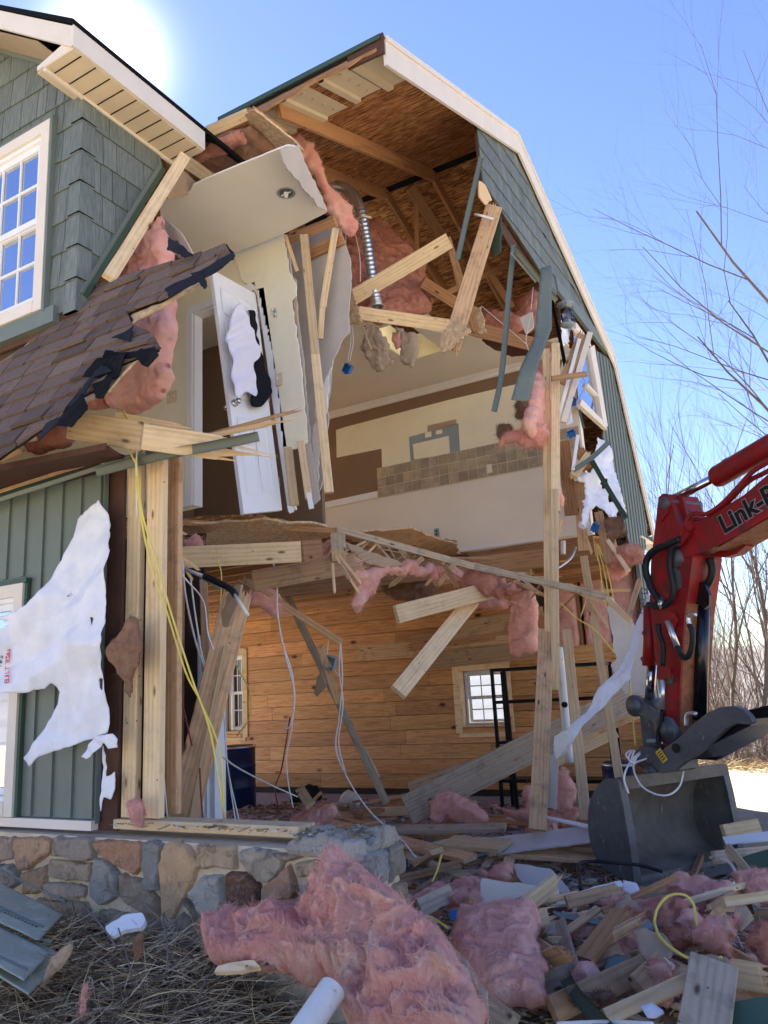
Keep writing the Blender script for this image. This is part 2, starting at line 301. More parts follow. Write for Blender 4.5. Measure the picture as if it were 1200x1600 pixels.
class MB:
    def __init__(s): s.V=[];s.F=[];s.T=[]
    def add(s,V,F,t=(1,1,1)):
        n=len(s.V);V=[tuple(v) for v in V];s.V+=V;s.F+=[tuple(int(i)+n for i in f) for f in F]
        if isinstance(t,np.ndarray) and t.ndim==2: s.T+=[tuple(x) for x in t]
        else: s.T+=[tuple(t)]*len(V)
    def box(s,a,b,t=(1,1,1)):
        (x0,y0,z0),(x1,y1,z1)=a,b
        s.add([(x0,y0,z0),(x1,y0,z0),(x1,y1,z0),(x0,y1,z0),(x0,y0,z1),(x1,y0,z1),(x1,y1,z1),(x0,y1,z1)],BF,t)
    def prism(s,poly,d,t=(1,1,1)):
        """poly: list of 3D points; extruded by vector d"""
        n=len(poly);P=[np.array(p,float) for p in poly];Q=[p+np.array(d) for p in P]
        s.add(P+Q,[tuple(range(n))[::-1],tuple(range(n,2*n))]+[(i,(i+1)%n,n+(i+1)%n,n+i) for i in range(n)],t)
    def tube(s,pts,r,k=8,t=(1,1,1),cap=True):
        pts=[np.array(p,float) for p in pts];n=len(pts);R=r if hasattr(r,'__len__') else [r]*n
        V=[];up=np.array([.13,.21,.97])
        for i,p in enumerate(pts):
            d=pts[min(i+1,n-1)]-pts[max(i-1,0)];d/=max(1e-9,np.linalg.norm(d))
            a=np.cross(d,up)
            if np.linalg.norm(a)<.05:a=np.cross(d,(1,0,0))
            a/=np.linalg.norm(a);b=np.cross(d,a)
            for j in range(k):
                th=2*math.pi*j/k;V.append(p+R[i]*(math.cos(th)*a+math.sin(th)*b))
        F=[(i*k+j,i*k+(j+1)%k,(i+1)*k+(j+1)%k,(i+1)*k+j) for i in range(n-1) for j in range(k)]
        if cap:F+=[tuple(range(k))[::-1],tuple(range((n-1)*k,n*k))]
        s.add(V,F,t)
    def build(s,name,mat,parent=None,smooth=False,tint=False,Mw=None):
        return mesh(name,s.V,s.F,mat,parent,Mw,smooth,np.array(s.T) if tint else None)
BF=[(0,3,2,1),(4,5,6,7),(0,1,5,4),(1,2,6,5),(2,3,7,6),(3,0,4,7)]
def smooth_pts(pts,sub=6):
    P=[np.array(p,float) for p in pts];P=[2*P[0]-P[1]]+P+[2*P[-1]-P[-2]];o=[]
    for i in range(1,len(P)-2):
        a,b,c,d=P[i-1:i+3]
        for k in range(sub):
            t=k/sub;o.append(.5*((2*b)+(-a+c)*t+(2*a-5*b+4*c-d)*t*t+(-a+3*b-3*c+d)*t**3))
    o.append(P[-2]);return o
def cable(name,pts,r,mat,label=None,cat='cable',parent=None,group=None,k=6):
    b=MB();b.tube(smooth_pts(pts),r,k);o=b.build(name,mat,parent,smooth=True)
    if parent is None: tag(o,label,cat,group)
    return o
def board(name,A,B,w,t,mat='lumber',label=None,cat='board',parent=None,roll=0,sA=0,sB=0,group=None,bend=0,hint=None,cut=0):
    """plank from A to B, wide face turned to the camera (roll turns it); sA,sB: splintered ends"""
    A=np.array(A,float);B=np.array(B,float);L=np.linalg.norm(B-A);e=(B-A)/L
    view=np.array([0,0,H])-(A+B)/2;view/=np.linalg.norm(view)
    if hint is not None: view=np.array(hint,float)
    n=view-e*(view@e);n/=np.linalg.norm(n);wv=np.cross(n,e)
    if roll: c,s=math.cos(roll),math.sin(roll);wv,n=c*wv+s*n,-s*wv+c*n
    ns=max(2,int(L/.25)+1);c=min(.004,t*.2)
    prof=[(-w/2+c,-t/2),(w/2-c,-t/2),(w/2,-t/2+c),(w/2,t/2-c),(w/2-c,t/2),(-w/2+c,t/2),(-w/2,t/2-c),(-w/2,-t/2+c)]
    rs=random.Random(hash((round(A[0],3),round(B[2],3)))&0xffff)
    V=[];F=[];tw=rs.uniform(-.02,.02)
    for i in range(ns):
        x=L*i/(ns-1);bd=bend*math.sin(math.pi*i/(ns-1))
        for (a,b) in prof:
            xx=x
            if i==0: xx+=a*cut+(rs.uniform(0,.04) if sA else 0)
            if i==ns-1: xx+=a*cut-(rs.uniform(0,.04) if sB else 0)
            b2=b+tw*a*(i/(ns-1)-.5)
            V.append((xx,a+rs.uniform(-.0012,.0012),b2+bd+rs.uniform(-.0008,.0008)))
    for i in range(ns-1):
        for j in range(8):F.append((i*8+j,i*8+(j+1)%8,(i+1)*8+(j+1)%8,(i+1)*8+j))
    F.append(tuple(range(8))[::-1]);F.append(tuple(range((ns-1)*8,ns*8)))
    for s,x0,dr in ((sA,.03,-1),(sB,L-.03,1)):
        if s:
            for k in range(int(6+w*60)):
                a=rs.uniform(-w/2+.004,w/2-.004);b=rs.uniform(-t/2+.002,t/2-.002);ww=rs.uniform(.003,.012);tt=rs.uniform(.002,.007);l=s*rs.uniform(.15,1)**1.5
                n0=len(V)
                for (p,q) in ((-ww,-tt),(ww,-tt),(ww,tt),(-ww,tt)): V.append((x0,max(-w/2,min(w/2,a+p)),max(-t/2,min(t/2,b+q))))
                V.append((x0+dr*(l+.03),a+rs.uniform(-.15,.15)*l,b+rs.uniform(-.15,.15)*l));F+=[(n0,n0+1,n0+4),(n0+1,n0+2,n0+4),(n0+2,n0+3,n0+4),(n0+3,n0,n0+4),(n0+3,n0+2,n0+1,n0)]
    Mw=Matrix.Identity(4)
    for i in range(3): Mw[i][0]=e[i];Mw[i][1]=wv[i];Mw[i][2]=n[i];Mw[i][3]=A[i]
    me=bpy.data.meshes.new(name);me.from_pydata(V,[],F);me.materials.append(MATS[mat]);me.update()
    o=place(bpy.data.objects.new(name,me),parent,Mw)
    if parent is None or label: tag(o,label,cat if parent is None else None,group)
    return o
def inpoly(P,poly):
    x,y=P[...,0],P[...,1];r=np.zeros(x.shape,bool);n=len(poly)
    for i in range(n):
        (x1,y1),(x2,y2)=poly[i],poly[(i+1)%n]
        c=((y1>y)!=(y2>y))&(x<(x2-x1)*(y-y1)/((y2-y1) if abs(y2-y1)>1e-12 else 1e-12)+x1);r^=c
    return r
def nearest(P,poly):
    best=np.full(P.shape[:-1],1e9);Q=np.zeros(P.shape);n=len(poly)
    for i in range(n):
        a=poly[i];b=poly[(i+1)%n];ab=b-a;t=np.clip(((P-a)@ab)/max(1e-12,ab@ab),0,1);q=a+t[...,None]*ab;d=np.linalg.norm(P-q,axis=-1)
        m=d<best;best=np.where(m,d,best);Q=np.where(m[...,None],q,Q)
    return best,Q
SEED=[0]
def sheet_geo(poly,plane,step,T,w=None,disp=None,jag=0,jf=12,rim=0.0,holes=(),smooth=False,px=True,back=None):
    SEED[0]+=1;sd=SEED[0]*3.7
    P=[plane.uv(plane.px(*p)) for p in poly] if px else [np.array(p,float) for p in poly]
    if smooth: P=[np.array(q[:2]) for q in smooth_pts([np.array([*p,0]) for p in P+[P[0]]],5)][:-1]
    if jag:
        Q=[]
        for i in range(len(P)):
            a,b=P[i],P[(i+1)%len(P)];n=max(1,int(np.linalg.norm(b-a)/(step*1.5)))
            for k in range(n):
                q=a+(b-a)*k/n;Q.append(q+jag*np.array([fbm(q[0]*jf,q[1]*jf,sd,3),fbm(q[0]*jf+31,q[1]*jf,sd+9,3)])*1.6)
        P=Q
    P=np.array(P);lo=P.min(0);hi=P.max(0);nx=int((hi[0]-lo[0])/step)+2;ny=int((hi[1]-lo[1])/step)+2
    gx,gy=np.meshgrid(lo[0]+np.arange(nx)*step,lo[1]+np.arange(ny)*step,indexing='ij');G=np.stack([gx,gy],-1)
    cen=G[:-1,:-1]+step/2;ins=inpoly(cen,P)
    for h in holes:
        hp=np.array([plane.uv(plane.px(*p)) for p in h]) if px else np.array(h);ins&=~inpoly(cen,hp)
    idx=-np.ones((nx,ny),int);use=np.zeros((nx,ny),bool)
    for a in (0,1):
        for b in (0,1): use[a:nx-1+a,b:ny-1+b]|=ins
    full=np.ones((nx,ny),bool);pad=np.zeros((nx+1,ny+1),bool);pad[1:nx,1:ny]=ins
    full=pad[:-1,:-1]&pad[1:,:-1]&pad[:-1,1:]&pad[1:,1:]
    ids=np.argwhere(use);idx[use]=np.arange(len(ids));Q=G[use];fl=full[use]
    loops=[P]+[np.array([plane.uv(plane.px(*p)) for p in h]) if px else np.array(h) for h in holes]
    d=np.full(len(Q),1e9);NQ=Q.copy()
    for lp in loops:
        dd,nq=nearest(Q,lp);m=dd<d;d=np.where(m,dd,d);NQ[m]=nq[m]
    Q=np.where(fl[:,None],Q,NQ);d=np.where(fl,d,0)
    w=w or max(T*1.2,step);prof=np.sqrt(np.clip(1-(1-np.clip(d/w,0,1))**2,0,1))
    hf=rim/2+(T/2-rim/2)*prof;hb=-hf
    u,v=Q[:,0],Q[:,1];W0=plane.o+u[:,None]*plane.e1+v[:,None]*plane.e2
    if disp is not None:
        D=disp(u,v,W0,prof,sd)
        if isinstance(D,tuple): df,db=D
        else: df=db=D
    else: df=db=0
    Vf=W0+plane.n*(hf+df)[:,None];Vb=W0+plane.n*(hb+db)[:,None];N=len(Q)
    q=np.argwhere(ins);a=idx[q[:,0],q[:,1]];b=idx[q[:,0]+1,q[:,1]];c=idx[q[:,0]+1,q[:,1]+1];e=idx[q[:,0],q[:,1]+1]
    Ff=np.stack([a,b,c,e],1);F=Ff.tolist()+(Ff[:,::-1]+N).tolist()
    # rim
    ed={}
    for f in Ff.tolist():
        for i in range(4):
            k=(f[i],f[(i+1)%4])
            if (k[1],k[0]) in ed: del ed[(k[1],k[0])]
            else: ed[k]=1
    for (i,j) in ed: F.append([j,i,i+N,j+N])
    return np.concatenate([Vf,Vb]),F
def sheet(name,poly,plane,step,T,mat,label=None,cat=None,parent=None,group=None,tufts=0,tl=.03,ret=False,**k):
    V,F=sheet_geo(poly,plane,step,T,**k)
    if tufts: V,F=add_tufts(V,F,tufts,tl)
    o=mesh(name,V,F,mat,parent,smooth=k.get('rim',0)==0 or T<.01)
    if parent is None or label: tag(o,label,cat if parent is None else None,group)
    return o
def add_tufts(V,F,n,l):
    """loose fibres: most lie swirled on the surface, some stand off it"""
    Fa=np.array([f for f in F if len(f)==4]);r=np.random.default_rng(len(V));n=int(n*1.5)
    f=Fa[r.integers(0,len(Fa),n)];c=V[f].mean(1)+r.normal(0,.002,(n,3));nn=np.cross(V[f[:,1]]-V[f[:,0]],V[f[:,2]]-V[f[:,0]]);nn/=np.linalg.norm(nn,axis=1)[:,None]+1e-9
    g=np.stack([fbm(c[:,0]*5,c[:,1]*5,c[:,2]*5+k*9,2) for k in range(3)],1)*2+r.normal(0,.45,(n,3));t=np.cross(nn,g);t/=np.linalg.norm(t,axis=1)[:,None]+1e-9;b=np.cross(nn,t)
    st=(r.random(n)<.3)[:,None];L=np.where(st,l*.9,l*2.2)*r.uniform(.3,1.2,n)[:,None];cu=r.normal(0,.45,n)[:,None];w=r.uniform(.0005,.0013,n)[:,None];P=[]
    for k in range(5):
        q=k/4;h=np.where(st,L*.75*q,L*.10*math.sin(math.pi*q)+.002);P.append(c+t*L*q*np.where(st,.5,1)+b*L*cu*q*q+nn*h)
    N=len(V);K=[]
    for k in range(5): ww=w*(1-.7*abs(k/4-.4));K+=[P[k]-b*ww,P[k]+b*ww]
    i=np.arange(n);F2=[]
    for k in range(4): F2+=np.stack([N+2*k*n+i,N+(2*k+1)*n+i,N+(2*k+3)*n+i,N+(2*k+2)*n+i],1).tolist()
    return np.concatenate([V]+K),list(F)+F2
def d_ins(amp=.03,fr=9):
    def f(u,v,W0,prof,sd):
        x,y,z=W0.T*fr*.5
        wx=fbm(x+sd,y,z,3)*1.4;wy=fbm(x,y+sd+5,z,3)*1.4
        a=ridge(x+wx,y+wy+sd,z,3);b=fbm(x*1.3+wx*2,y*1.3,z*1.3+wy*2+sd,3)
        h=amp*(a*.9+b*.7)*(.35+.65*prof);return (h,-h*.6)
    return f
def d_fold(amp,fx,fy,ph=0,crumple=.008):
    def f(u,v,W0,prof,sd):
        q=fbm(u*2.1+sd,v*2.1,sd,3)*2.2
        return amp*np.sin(u*fx+v*fy+q+ph)+crumple*ridge(u*7+q,v*7,sd,4)+amp*.6*fbm(u*3,v*3,sd+4,3)
    return f
def trin(u,v,s,sd):
    a=u/s;b=v/s;i=np.floor(a).astype(np.int64);j=np.floor(b).astype(np.int64);x=a-i;y=b-j;k=np.full(i.shape,int(sd*37)%1000,np.int64)
    h=lambda p,q:_h(i+p,j+q,k)
    return np.where(x+y<1,h(0,0)+(h(1,0)-h(0,0))*x+(h(0,1)-h(0,0))*y,h(1,1)+(h(0,1)-h(1,1))*(1-x)+(h(1,0)-h(1,1))*(1-y))
def d_crease(amp,ang=.5,s0=.2,st=1.7):
    """sharp folded facets of a crumpled thin sheet"""
    def f(u,v,W0,prof,sd):
        h=0
        for k,(s,a) in enumerate(((s0,1.),(s0*.47,.42),(s0*.2,.16))):
            th=ang+k*.9;p=u*math.cos(th)+v*math.sin(th)+.02*fbm(u*4,v*4,sd+k,2);q=(-u*math.sin(th)+v*math.cos(th))/st;h=h+a*trin(p,q,s,sd+k*3)
        return amp*(h-h.mean())
    return f
def insul(name,poly,plane,T,mat,label,step=.02,amp=.035,tufts=800,tl=.03,group=None,parent=None,jag=.03,fr=9):
    return sheet(name,poly,plane,step,T,mat,label,'insulation',parent,group,tufts,tl,disp=d_ins(amp,fr),jag=jag,smooth=True,w=max(T*.9,.04))
def boards_px(lst):
    pass
def grid_wall(b,ax,u0,u1,z0,z1,t0,t1,holes):
    """wall of boxes in the plane normal to ax (0:x,1:y), with rectangular holes"""
    us=sorted({u0,u1,*[h[0] for h in holes],*[h[1] for h in holes]});zs=sorted({z0,z1,*[h[2] for h in holes],*[h[3] for h in holes]})
    us=[u for u in us if u0<=u<=u1];zs=[z for z in zs if z0<=z<=z1]
    for i in range(len(us)-1):
        for j in range(len(zs)-1):
            cu,cz=(us[i]+us[i+1])/2,(zs[j]+zs[j+1])/2
            if any(h[0]<cu<h[1] and h[2]<cz<h[3] for h in holes): continue
            if ax==1: b.box((us[i],t0,zs[j]),(us[i+1],t1,zs[j+1]))
            else: b.box((t0,us[i],zs[j]),(t1,us[i+1],zs[j+1]))
def clip(poly,reg):
    """clip polygon by convex region (both 2D, region counter-clockwise)"""
    o=[np.array(p,float) for p in poly]
    for i in range(len(reg)):
        a=np.array(reg[i],float);b=np.array(reg[(i+1)%len(reg)],float);e=b-a;inp=o;o=[]
        if not inp: return []
        s=lambda p:e[0]*(p[1]-a[1])-e[1]*(p[0]-a[0])
        for k in range(len(inp)):
            p,q=inp[k-1],inp[k];sp,sq=s(p),s(q)
            if sq>=0:
                if sp<0:o.append(p+(q-p)*sp/(sp-sq))
                o.append(q)
            elif sp>=0:o.append(p+(q-p)*sp/(sp-sq))
    return o
# ================= GROUND AND SETTING =================
def gz(x,y):
    x=np.asarray(x,float);y=np.asarray(y,float)
    s=lambda a:np.clip(a,0,1)**2*(3-2*np.clip(a,0,1))
    bank=.42*s((-1.75-x)/1.1)*s((y-1.5)/1.5)*(1-s((y-3.0)/.3))
    z=-.03+bank+.05*fbm(x*.9,y*.9,0,4)*(1-s((y-12)/3))*np.where(y<3.3,1,.5)
    inside=(x>-11)&(x<-2.2)&(y>3.2)&(y<11.6);z=np.where(inside,-.12,z)
    z=z-4.2*s((y-14.2)/11)+.12*s((y-11.5)/2)*(1-s((y-14)/3))*(1+.7*fbm(x*.8,y*.8,3,3))
    r=np.hypot(x,y);z=z+ -6*s((r-45)/80)+ s((r-180)/380)*(26+14*fbm(x*.004,y*.004,2,3))
    return z
def ground():
    a=[0.];st=.09
    while a[-1]<1500: a.append(a[-1]+st);st*=1.028 if a[-1]>7 else 1.0
    a=np.array(a);xs=np.concatenate([-a[::-1][:-1],a])-1.5;ys=np.concatenate([-a[::-1][:-1],a])+5
    gx,gy=np.meshgrid(xs,ys,indexing='ij');z=gz(gx,gy);n,m=gx.shape
    V=np.stack([gx,gy,z],-1).reshape(-1,3);i=np.arange(n*m).reshape(n,m)
    F=np.stack([i[:-1,:-1],i[1:,:-1],i[1:,1:],i[:-1,1:]],-1).reshape(-1,4).tolist()
    o=mesh('ground',V,F,'ground',smooth=True,Mw=Matrix.Identity(4));tag(o,kind='structure')
    r=np.hypot(V[:,0],V[:,1]);me=o.data;me.materials.append(MATS['hill']);me.materials.append(MATS['soil'])
    mi=[]
    for f in F:
        c=V[f].mean(0);rr=math.hypot(c[0],c[1]);mi.append(1 if rr>60 else (2 if (.6<c[1]<3.3 and -8<c[0]<-.9+.3*math.sin(c[1]*5)) else 0))
    me.polygons.foreach_set('material_index',mi)
ground()
sb=MB();sb.box((-10.7,3.1,-.2),(-1.9,11.7,0));o=sb.build('garage_floor','slab');tag(o,kind='structure')

# ================= HOUSE =================
HX=-10.9
house=thing('house','half demolished green gambrel house with its gable end torn open to the rooms','house',(-6,7,0))
OP=lambda b,n,m,**k:b.build(n,m,house,**k)
zU=3.22;zC=5.53
# --- front wall, board and batten siding, y=3.2
WL,WR=-4.42,-3.74
WIN=(-5.75,-4.49,1.0,2.22)
b=MB();grid_wall(b,1,HX,-3.60,.86,2.95,3.215,3.235,[WIN]);OP(b,'wall_sheathing','brownwood')
b=MB();grid_wall(b,1,HX,WR,.92,2.9,3.195,3.212,[(WIN[0]-.08,WIN[1]+.08,WIN[2]-.08,WIN[3]+.08)])
x=WR-.02
k=0
while x>HX:
    if not(WIN[0]-.15<x<WIN[1]+.12):
        b.box((x-.03,3.179,.925),(x,3.194,2.895));b.box((x-.05,3.190,.925),(x-.03,3.1945,2.895))
    else:
        b.box((x-.03,3.179,2.35),(x,3.194,2.895))
    x-=.173
OP(b,'siding','green')
b=MB();b.prism([(WR+.005,3.19,.9),(WR+.02,3.17,.9),(WR+.025,3.17,2.9),(WR+.005,3.19,2.9)],(0,.03,0));OP(b,'corner_strip','green')
b=MB();b.box((HX,3.16,.865),(WR,3.21,.915));OP(b,'starter_trim','trim')
def window(x0,x1,z0,z1,y,cas=.12,mat='trim',parent=house,mid=True,cols=3,rows=2,glass='mirror',name='window',label=None,depth=.05):
    b=MB();
    for (a,c,d,e) in ((x0-cas,x0,z0-cas,z1+cas),(x1,x1+cas,z0-cas,z1+cas)): b.box((a,y-.03,d),(c,y+.02,e))
    b.box((x0,y-.03,z1),(x1,y+.02,z1+cas));b.box((x0,y-.035,z0-cas),(x1,y+.02,z0))
    w=b.build(name,mat,parent)
    f=MB();s=.045
    def fr(a,c,d,e,yy,s=.045):
        f.box((a,yy,d),(a+s,yy+.03,e));f.box((c-s,yy,d),(c,yy+.03,e));f.box((a+s,yy,e-s),(c-s,yy+.03,e));f.box((a+s,yy,d),(c-s,yy+.03,d+s))
    fr(x0,x1,z0,z1,y-.01,.03)
    zm=(z0+z1)/2
    for (d,e,yy) in ((zm-.02,z1-.03,y+.012),(z0+.03,zm+.02,y+.03)):
        fr(x0+.03,x1-.03,d,e,yy)
        A0,A1,D0,D1=x0+.075,x1-.075,d+.045,e-.045
        for i in range(1,cols): xx=A0+(A1-A0)*i/cols;f.box((xx-.007,yy+.006,D0),(xx+.007,yy+.018,D1))
        for i in range(1,rows): zz=D0+(D1-D0)*i/rows;f.box((A0,yy+.0055,zz-.009),(A1,yy+.0185,zz+.009))
    f.build('window_frame','white',w)
    g=MB()
    for (d,e,yy) in ((zm-.02,z1-.03,y+.012),(z0+.03,zm+.02,y+.03)):
        g.box((x0+.07,yy+.02,d+.04),(x1-.07,yy+.024,e-.04))
    g.build('pane',glass,w);return w
window(*WIN,3.18,cas=.08)
b=MB();b.box((WIN[0]-.15,3.15,WIN[3]+.082),(WIN[1]+.11,3.19,WIN[3]+.11));b.box((WIN[1]+.082,3.165,WIN[2]-.08),(WIN[1]+.105,3.19,WIN[3]+.08));OP(b,'window_flashing','green_dark')
b=MB();b.box((WIN[0],3.24,WIN[2]),(WIN[1],3.3,WIN[3]));OP(b,'window_blind','beige')
# --- upper left front wall between siding and roof (frieze), behind dormer
# studs of the front wall still standing, sill plate
for (x,w,lab) in ((-3.535,.105,None),(-3.365,.125,None)):
    board('corner_stud',(x,3.25,.93),(x+.005,3.25,2.98 if w<.11 else 3.02),w,.045,'lumber',parent=house,hint=(0,-1,0))
board('sill_plate',(-3.6,3.26,.90),(-2.37,3.26,.90),.14,.05,'lumber',parent=house,hint=(0,0,1))
board('side_stud',(-3.37,3.40,.93),(-3.37,3.40,3.0),.09,.04,'oldwood',parent=house,hint=(0,-1,0))
b=MB();b.box((-3.47,3.275,.93),(-3.43,3.29,2.95));OP(b,'gap_shade_strip','felt')  # black strip paints the shade in the gap between the two corner studs
# --- stone stub wall
STONES=[("0,1307 27,1308 26,1342 2,1348 -30,1345 -28,1308","b9a196"),("30,1308 70,1306 90,1312 85,1332 48,1358 40,1355 30,1325","c79d78"),("93,1306 150,1308 153,1342 130,1344 90,1337","a89f9b"),("0,1350 20,1348 35,1360 37,1380 20,1390 0,1375 -20,1370","8f9699"),("82,1340 148,1347 146,1378 80,1372","b8a58f"),("42,1362 78,1350 78,1385 60,1398 45,1395","b09474"),("78,1377 130,1380 140,1385 135,1404 77,1402","a59c92"),("157,1340 170,1342 190,1362 188,1400 165,1412 147,1400 147,1378","9ba4aa"),("155,1311 228,1314 226,1355 215,1367 178,1345 158,1325","c58e68"),("232,1315 248,1312 258,1318 255,1390 240,1393 226,1385","8c959c"),("265,1318 280,1313 300,1322 318,1350 300,1390 275,1435 258,1420 256,1350","d5b182"),("315,1318 372,1320 374,1358 314,1354","c4ab8b"),("377,1325 430,1325 452,1345 425,1380 405,1375 380,1345","b9b6af"),("300,1395 318,1370 350,1364 357,1400 350,1440 340,1443 315,1420","b5bcc0"),("360,1362 395,1362 410,1380 408,1420 370,1432 360,1420","7d5546"),("195,1365 225,1372 252,1400 252,1430 235,1432 195,1400","a0917f"),("290,1405 300,1402 338,1442 335,1460 310,1440","7c7873"),("415,1385 455,1350 470,1390 465,1402 418,1405","bb8e6d"),("465,1345 515,1340 520,1350 510,1368 468,1370","bfae93"),("412,1410 475,1408 480,1425 420,1435","8f8a84"),("482,1378 510,1368 528,1362 525,1385 500,1412 482,1410","a2a09b"),("490,1318 568,1312 571,1345 540,1361 522,1352 500,1336","b9bcbf"),("540,1366 577,1355 578,1420 545,1425","a9adb0"),("275,1443 290,1425 335,1464 330,1480 285,1475","9c9182"),("-80,1310 -35,1308 -36,1350 -75,1345","b59a80"),("-90,1350 -30,1352 -32,1395 -85,1390","9aa0a4"),("425,1328 460,1330 480,1338 455,1345","a8927a"),("437,1440 500,1430 520,1470 450,1480","9c9182"),("60,1402 140,1408 150,1450 90,1450","a59a8c"),("160,1418 250,1436 255,1475 170,1470","a89a88"),("350,1446 400,1430 440,1440 430,1490 360,1490","8c867c"),("530,1430 575,1425 576,1500 525,1500","a4a6a6")]
V=[];F=[];T=[]
for s,c in STONES:
    pl=PY(3.115);poly=[tuple(map(float,q.split(','))) for q in s.split()]
    cx=sum(p[0] for p in poly)/len(poly);cy=sum(p[1] for p in poly)/len(poly);poly=[(cx+(p[0]-cx)*1.035,cy+(p[1]-cy)*1.035) for p in poly]
    rs=random.random()*50;ta,tb=random.uniform(-.08,.08),random.uniform(-.08,.08)
    def dsp(u,v,W0,prof,sd): return prof*(.016*fbm(u*6+rs,v*6,sd,5)+.010*np.round(3*fbm(u*9,v*9,sd+2,2))/3+.006*ridge(u*22,v*22,sd,4)+.014)+ (u-u.mean())*ta*prof+(v-v.mean())*tb*prof
    v,f=sheet_geo(poly,pl,.0085,.05,w=.013,disp=lambda *a:(dsp(*a),0*a[0]),jag=.008,jf=22,smooth=False)
    n=sum(len(q) for q in V);V.append(v);F+=[[i+n for i in q] for q in f];T.append(np.tile(np.minimum(1,(np.array(lin(c))*.68+.32*np.mean(lin(c)))*np.array((1.36,1.26,1.13))*random.uniform(.9,1.12)),(len(v),1)))
stone=mesh('stone_facing',np.concatenate(V),F,'stone',house,smooth=True,tint=np.concatenate(T))
def md(u,v,W0,prof,sd): return prof*(.012*fbm(u*9,v*9,sd,5)+.006*ridge(u*25,v*25,sd,3))
sheet('stone_wall',[(-3.2,.86),(-2.55,.87),(-2.37,.86),(-2.30,.82),(-2.12,.87),(-1.985,.85),(-1.975,-.1),(HX,-.1),(HX,.86)] ,Plane((0,3.25,0),(1,0,0),(0,-1,0)) ,.025,.26,'mortar',parent=house,px=False,w=.03,disp=md,jag=.006,rim=.2) if False else None
b=MB();b.box((HX,3.11,-.1),(-1.99,3.42,.845));wm=b.build('stone_wall','mortar',house)
# ragged top of the pillar end
V,F=sheet_geo([(-2.36,3.08),(-1.97,3.08),(-1.97,3.44),(-2.36,3.44)],PZ(.845),.012,.06,w=.03,disp=lambda u,v,W0,prof,sd:(prof*(.05*fbm(u*6,v*6,sd,4)+.02*ridge(u*20,v*20,sd,3)+.01),0*u),jag=.01,px=False)
mesh('pillar_cap',V,F,'stone',house,smooth=True,tint=np.tile(np.array(lin('d2c9ba')),(len(V),1)))
b=MB();pe=Plane((-1.99,3.1,0),(0,1,0),(1,0,0));V,F=sheet_geo([(0,0),(.34,0),(.34,.84),(0,.84)],pe,.02,.04,disp=lambda u,v,W0,prof,sd:(prof*(.02*fbm(u*7,v*7,sd,4)+.01*ridge(u*15,v*15,sd,3)),0*u),px=False)
mesh('pillar_side',V,F,'mortar',house,smooth=True)
V=[];F=[];T=[]
for poly,c in (([(.0,.70),(.17,.69),(.18,.83),(.0,.84)],'b9bcbf'),([(.19,.68),(.34,.70),(.34,.84),(.2,.83)],'a9a49b'),([(.0,.52),(.12,.50),(.14,.67),(.0,.68)],'a8adb2'),([(.14,.50),(.34,.52),(.33,.67),(.16,.66)],'b8a890'),([(.0,.3),(.2,.28),(.2,.48),(.0,.5)],'9c968d'),([(.21,.3),(.34,.3),(.34,.5),(.22,.48)],'aeb2b4'),([(.0,.05),(.18,.05),(.16,.27),(.0,.28)],'b09c84'),([(.19,.05),(.34,.05),(.34,.28),(.18,.26)],'a2a3a2')):
    v,f=sheet_geo(poly,Plane((-1.975,3.1,0),(0,1,0),(1,0,0)),.009,.05,w=.014,px=False,disp=lambda u,v,W0,prof,sd:(prof*(.016*fbm(u*8,v*8,sd,5)+.008*ridge(u*20,v*20,sd,4)+.012),0*u),jag=.008,jf=20)
    n=sum(len(q) for q in V);V.append(v);F+=[[i+n for i in q] for q in f];T.append(np.tile(np.array(lin(c)),(len(v),1)))
mesh('pillar_stone',np.concatenate(V),F,'stone',house,smooth=True,tint=np.concatenate(T))
# left, rear and gable walls
b=MB();grid_wall(b,0,3.2,11.7,0,3.2,HX-.02,HX,[(5.4,11.0,.0,2.7)]);grid_wall(b,0,3.9,11.5,3.2,5.6,HX-.02,HX,[(5.5,8.9,3.7,5.4)]);b.prism([(HX-.02,4.1,5.6),(HX-.02,4.5,6.2),(HX-.02,7.57,7.35),(HX-.02,11.,6.0),(HX-.02,11.2,5.6)],(.02,0,0));OP(b,'far_gable_wall','green')  # unseen lower and upper openings added to let daylight into the rooms
W1=(-9.98,-9.5,1.0,2.36);W2=(-5.28,-4.55,.98,1.81)
b=MB();grid_wall(b,1,HX,-2.44,-.1,3.6,11.5,11.52,[W1,W2]);OP(b,'rear_wall','green')
# --- cedar boards on the rear wall
b=MB();rs=random.Random(3);z=.09;bh=.218
while z<3.12:
    x=HX;
    while x<-2.46:
        L=rs.uniform(1.2,3.2);x1=min(-2.46,x+L);tt=rs.uniform(.72,1.12);tc=(tt,tt*rs.uniform(.94,1.04),tt*rs.uniform(.88,1.02))
        if x1>-4.25 and z>1.9: x1=-4.25 if x<-4.25 else x
        if x1-x<.05: break
        pcs=[(x,x1,z,min(z+bh-.007,3.12))]
        for h in (W1,W2):
            np_=[]
            for (a,c,d,e) in pcs:
                if c<=h[0] or a>=h[1] or e<=h[2] or d>=h[3]: np_.append((a,c,d,e));continue
                if a<h[0]: np_.append((a,h[0],d,e))
                if c>h[1]: np_.append((h[1],c,d,e))
                if d<h[2]: np_.append((max(a,h[0]),min(c,h[1]),d,h[2]))
                if e>h[3]: np_.append((max(a,h[0]),min(c,h[1]),h[3],e))
            pcs=np_
        for (a,c,d,e) in pcs: b.box((a+.002,11.28+rs.uniform(0,.003),d),(c-.002,11.31,e),tc)
        x=x1
    z+=bh
OP(b,'cedar_wall','cedar',tint=True)
b=MB();b.box((HX,11.26,-.02),(-2.46,11.32,.085));OP(b,'base_board','darkvoid')
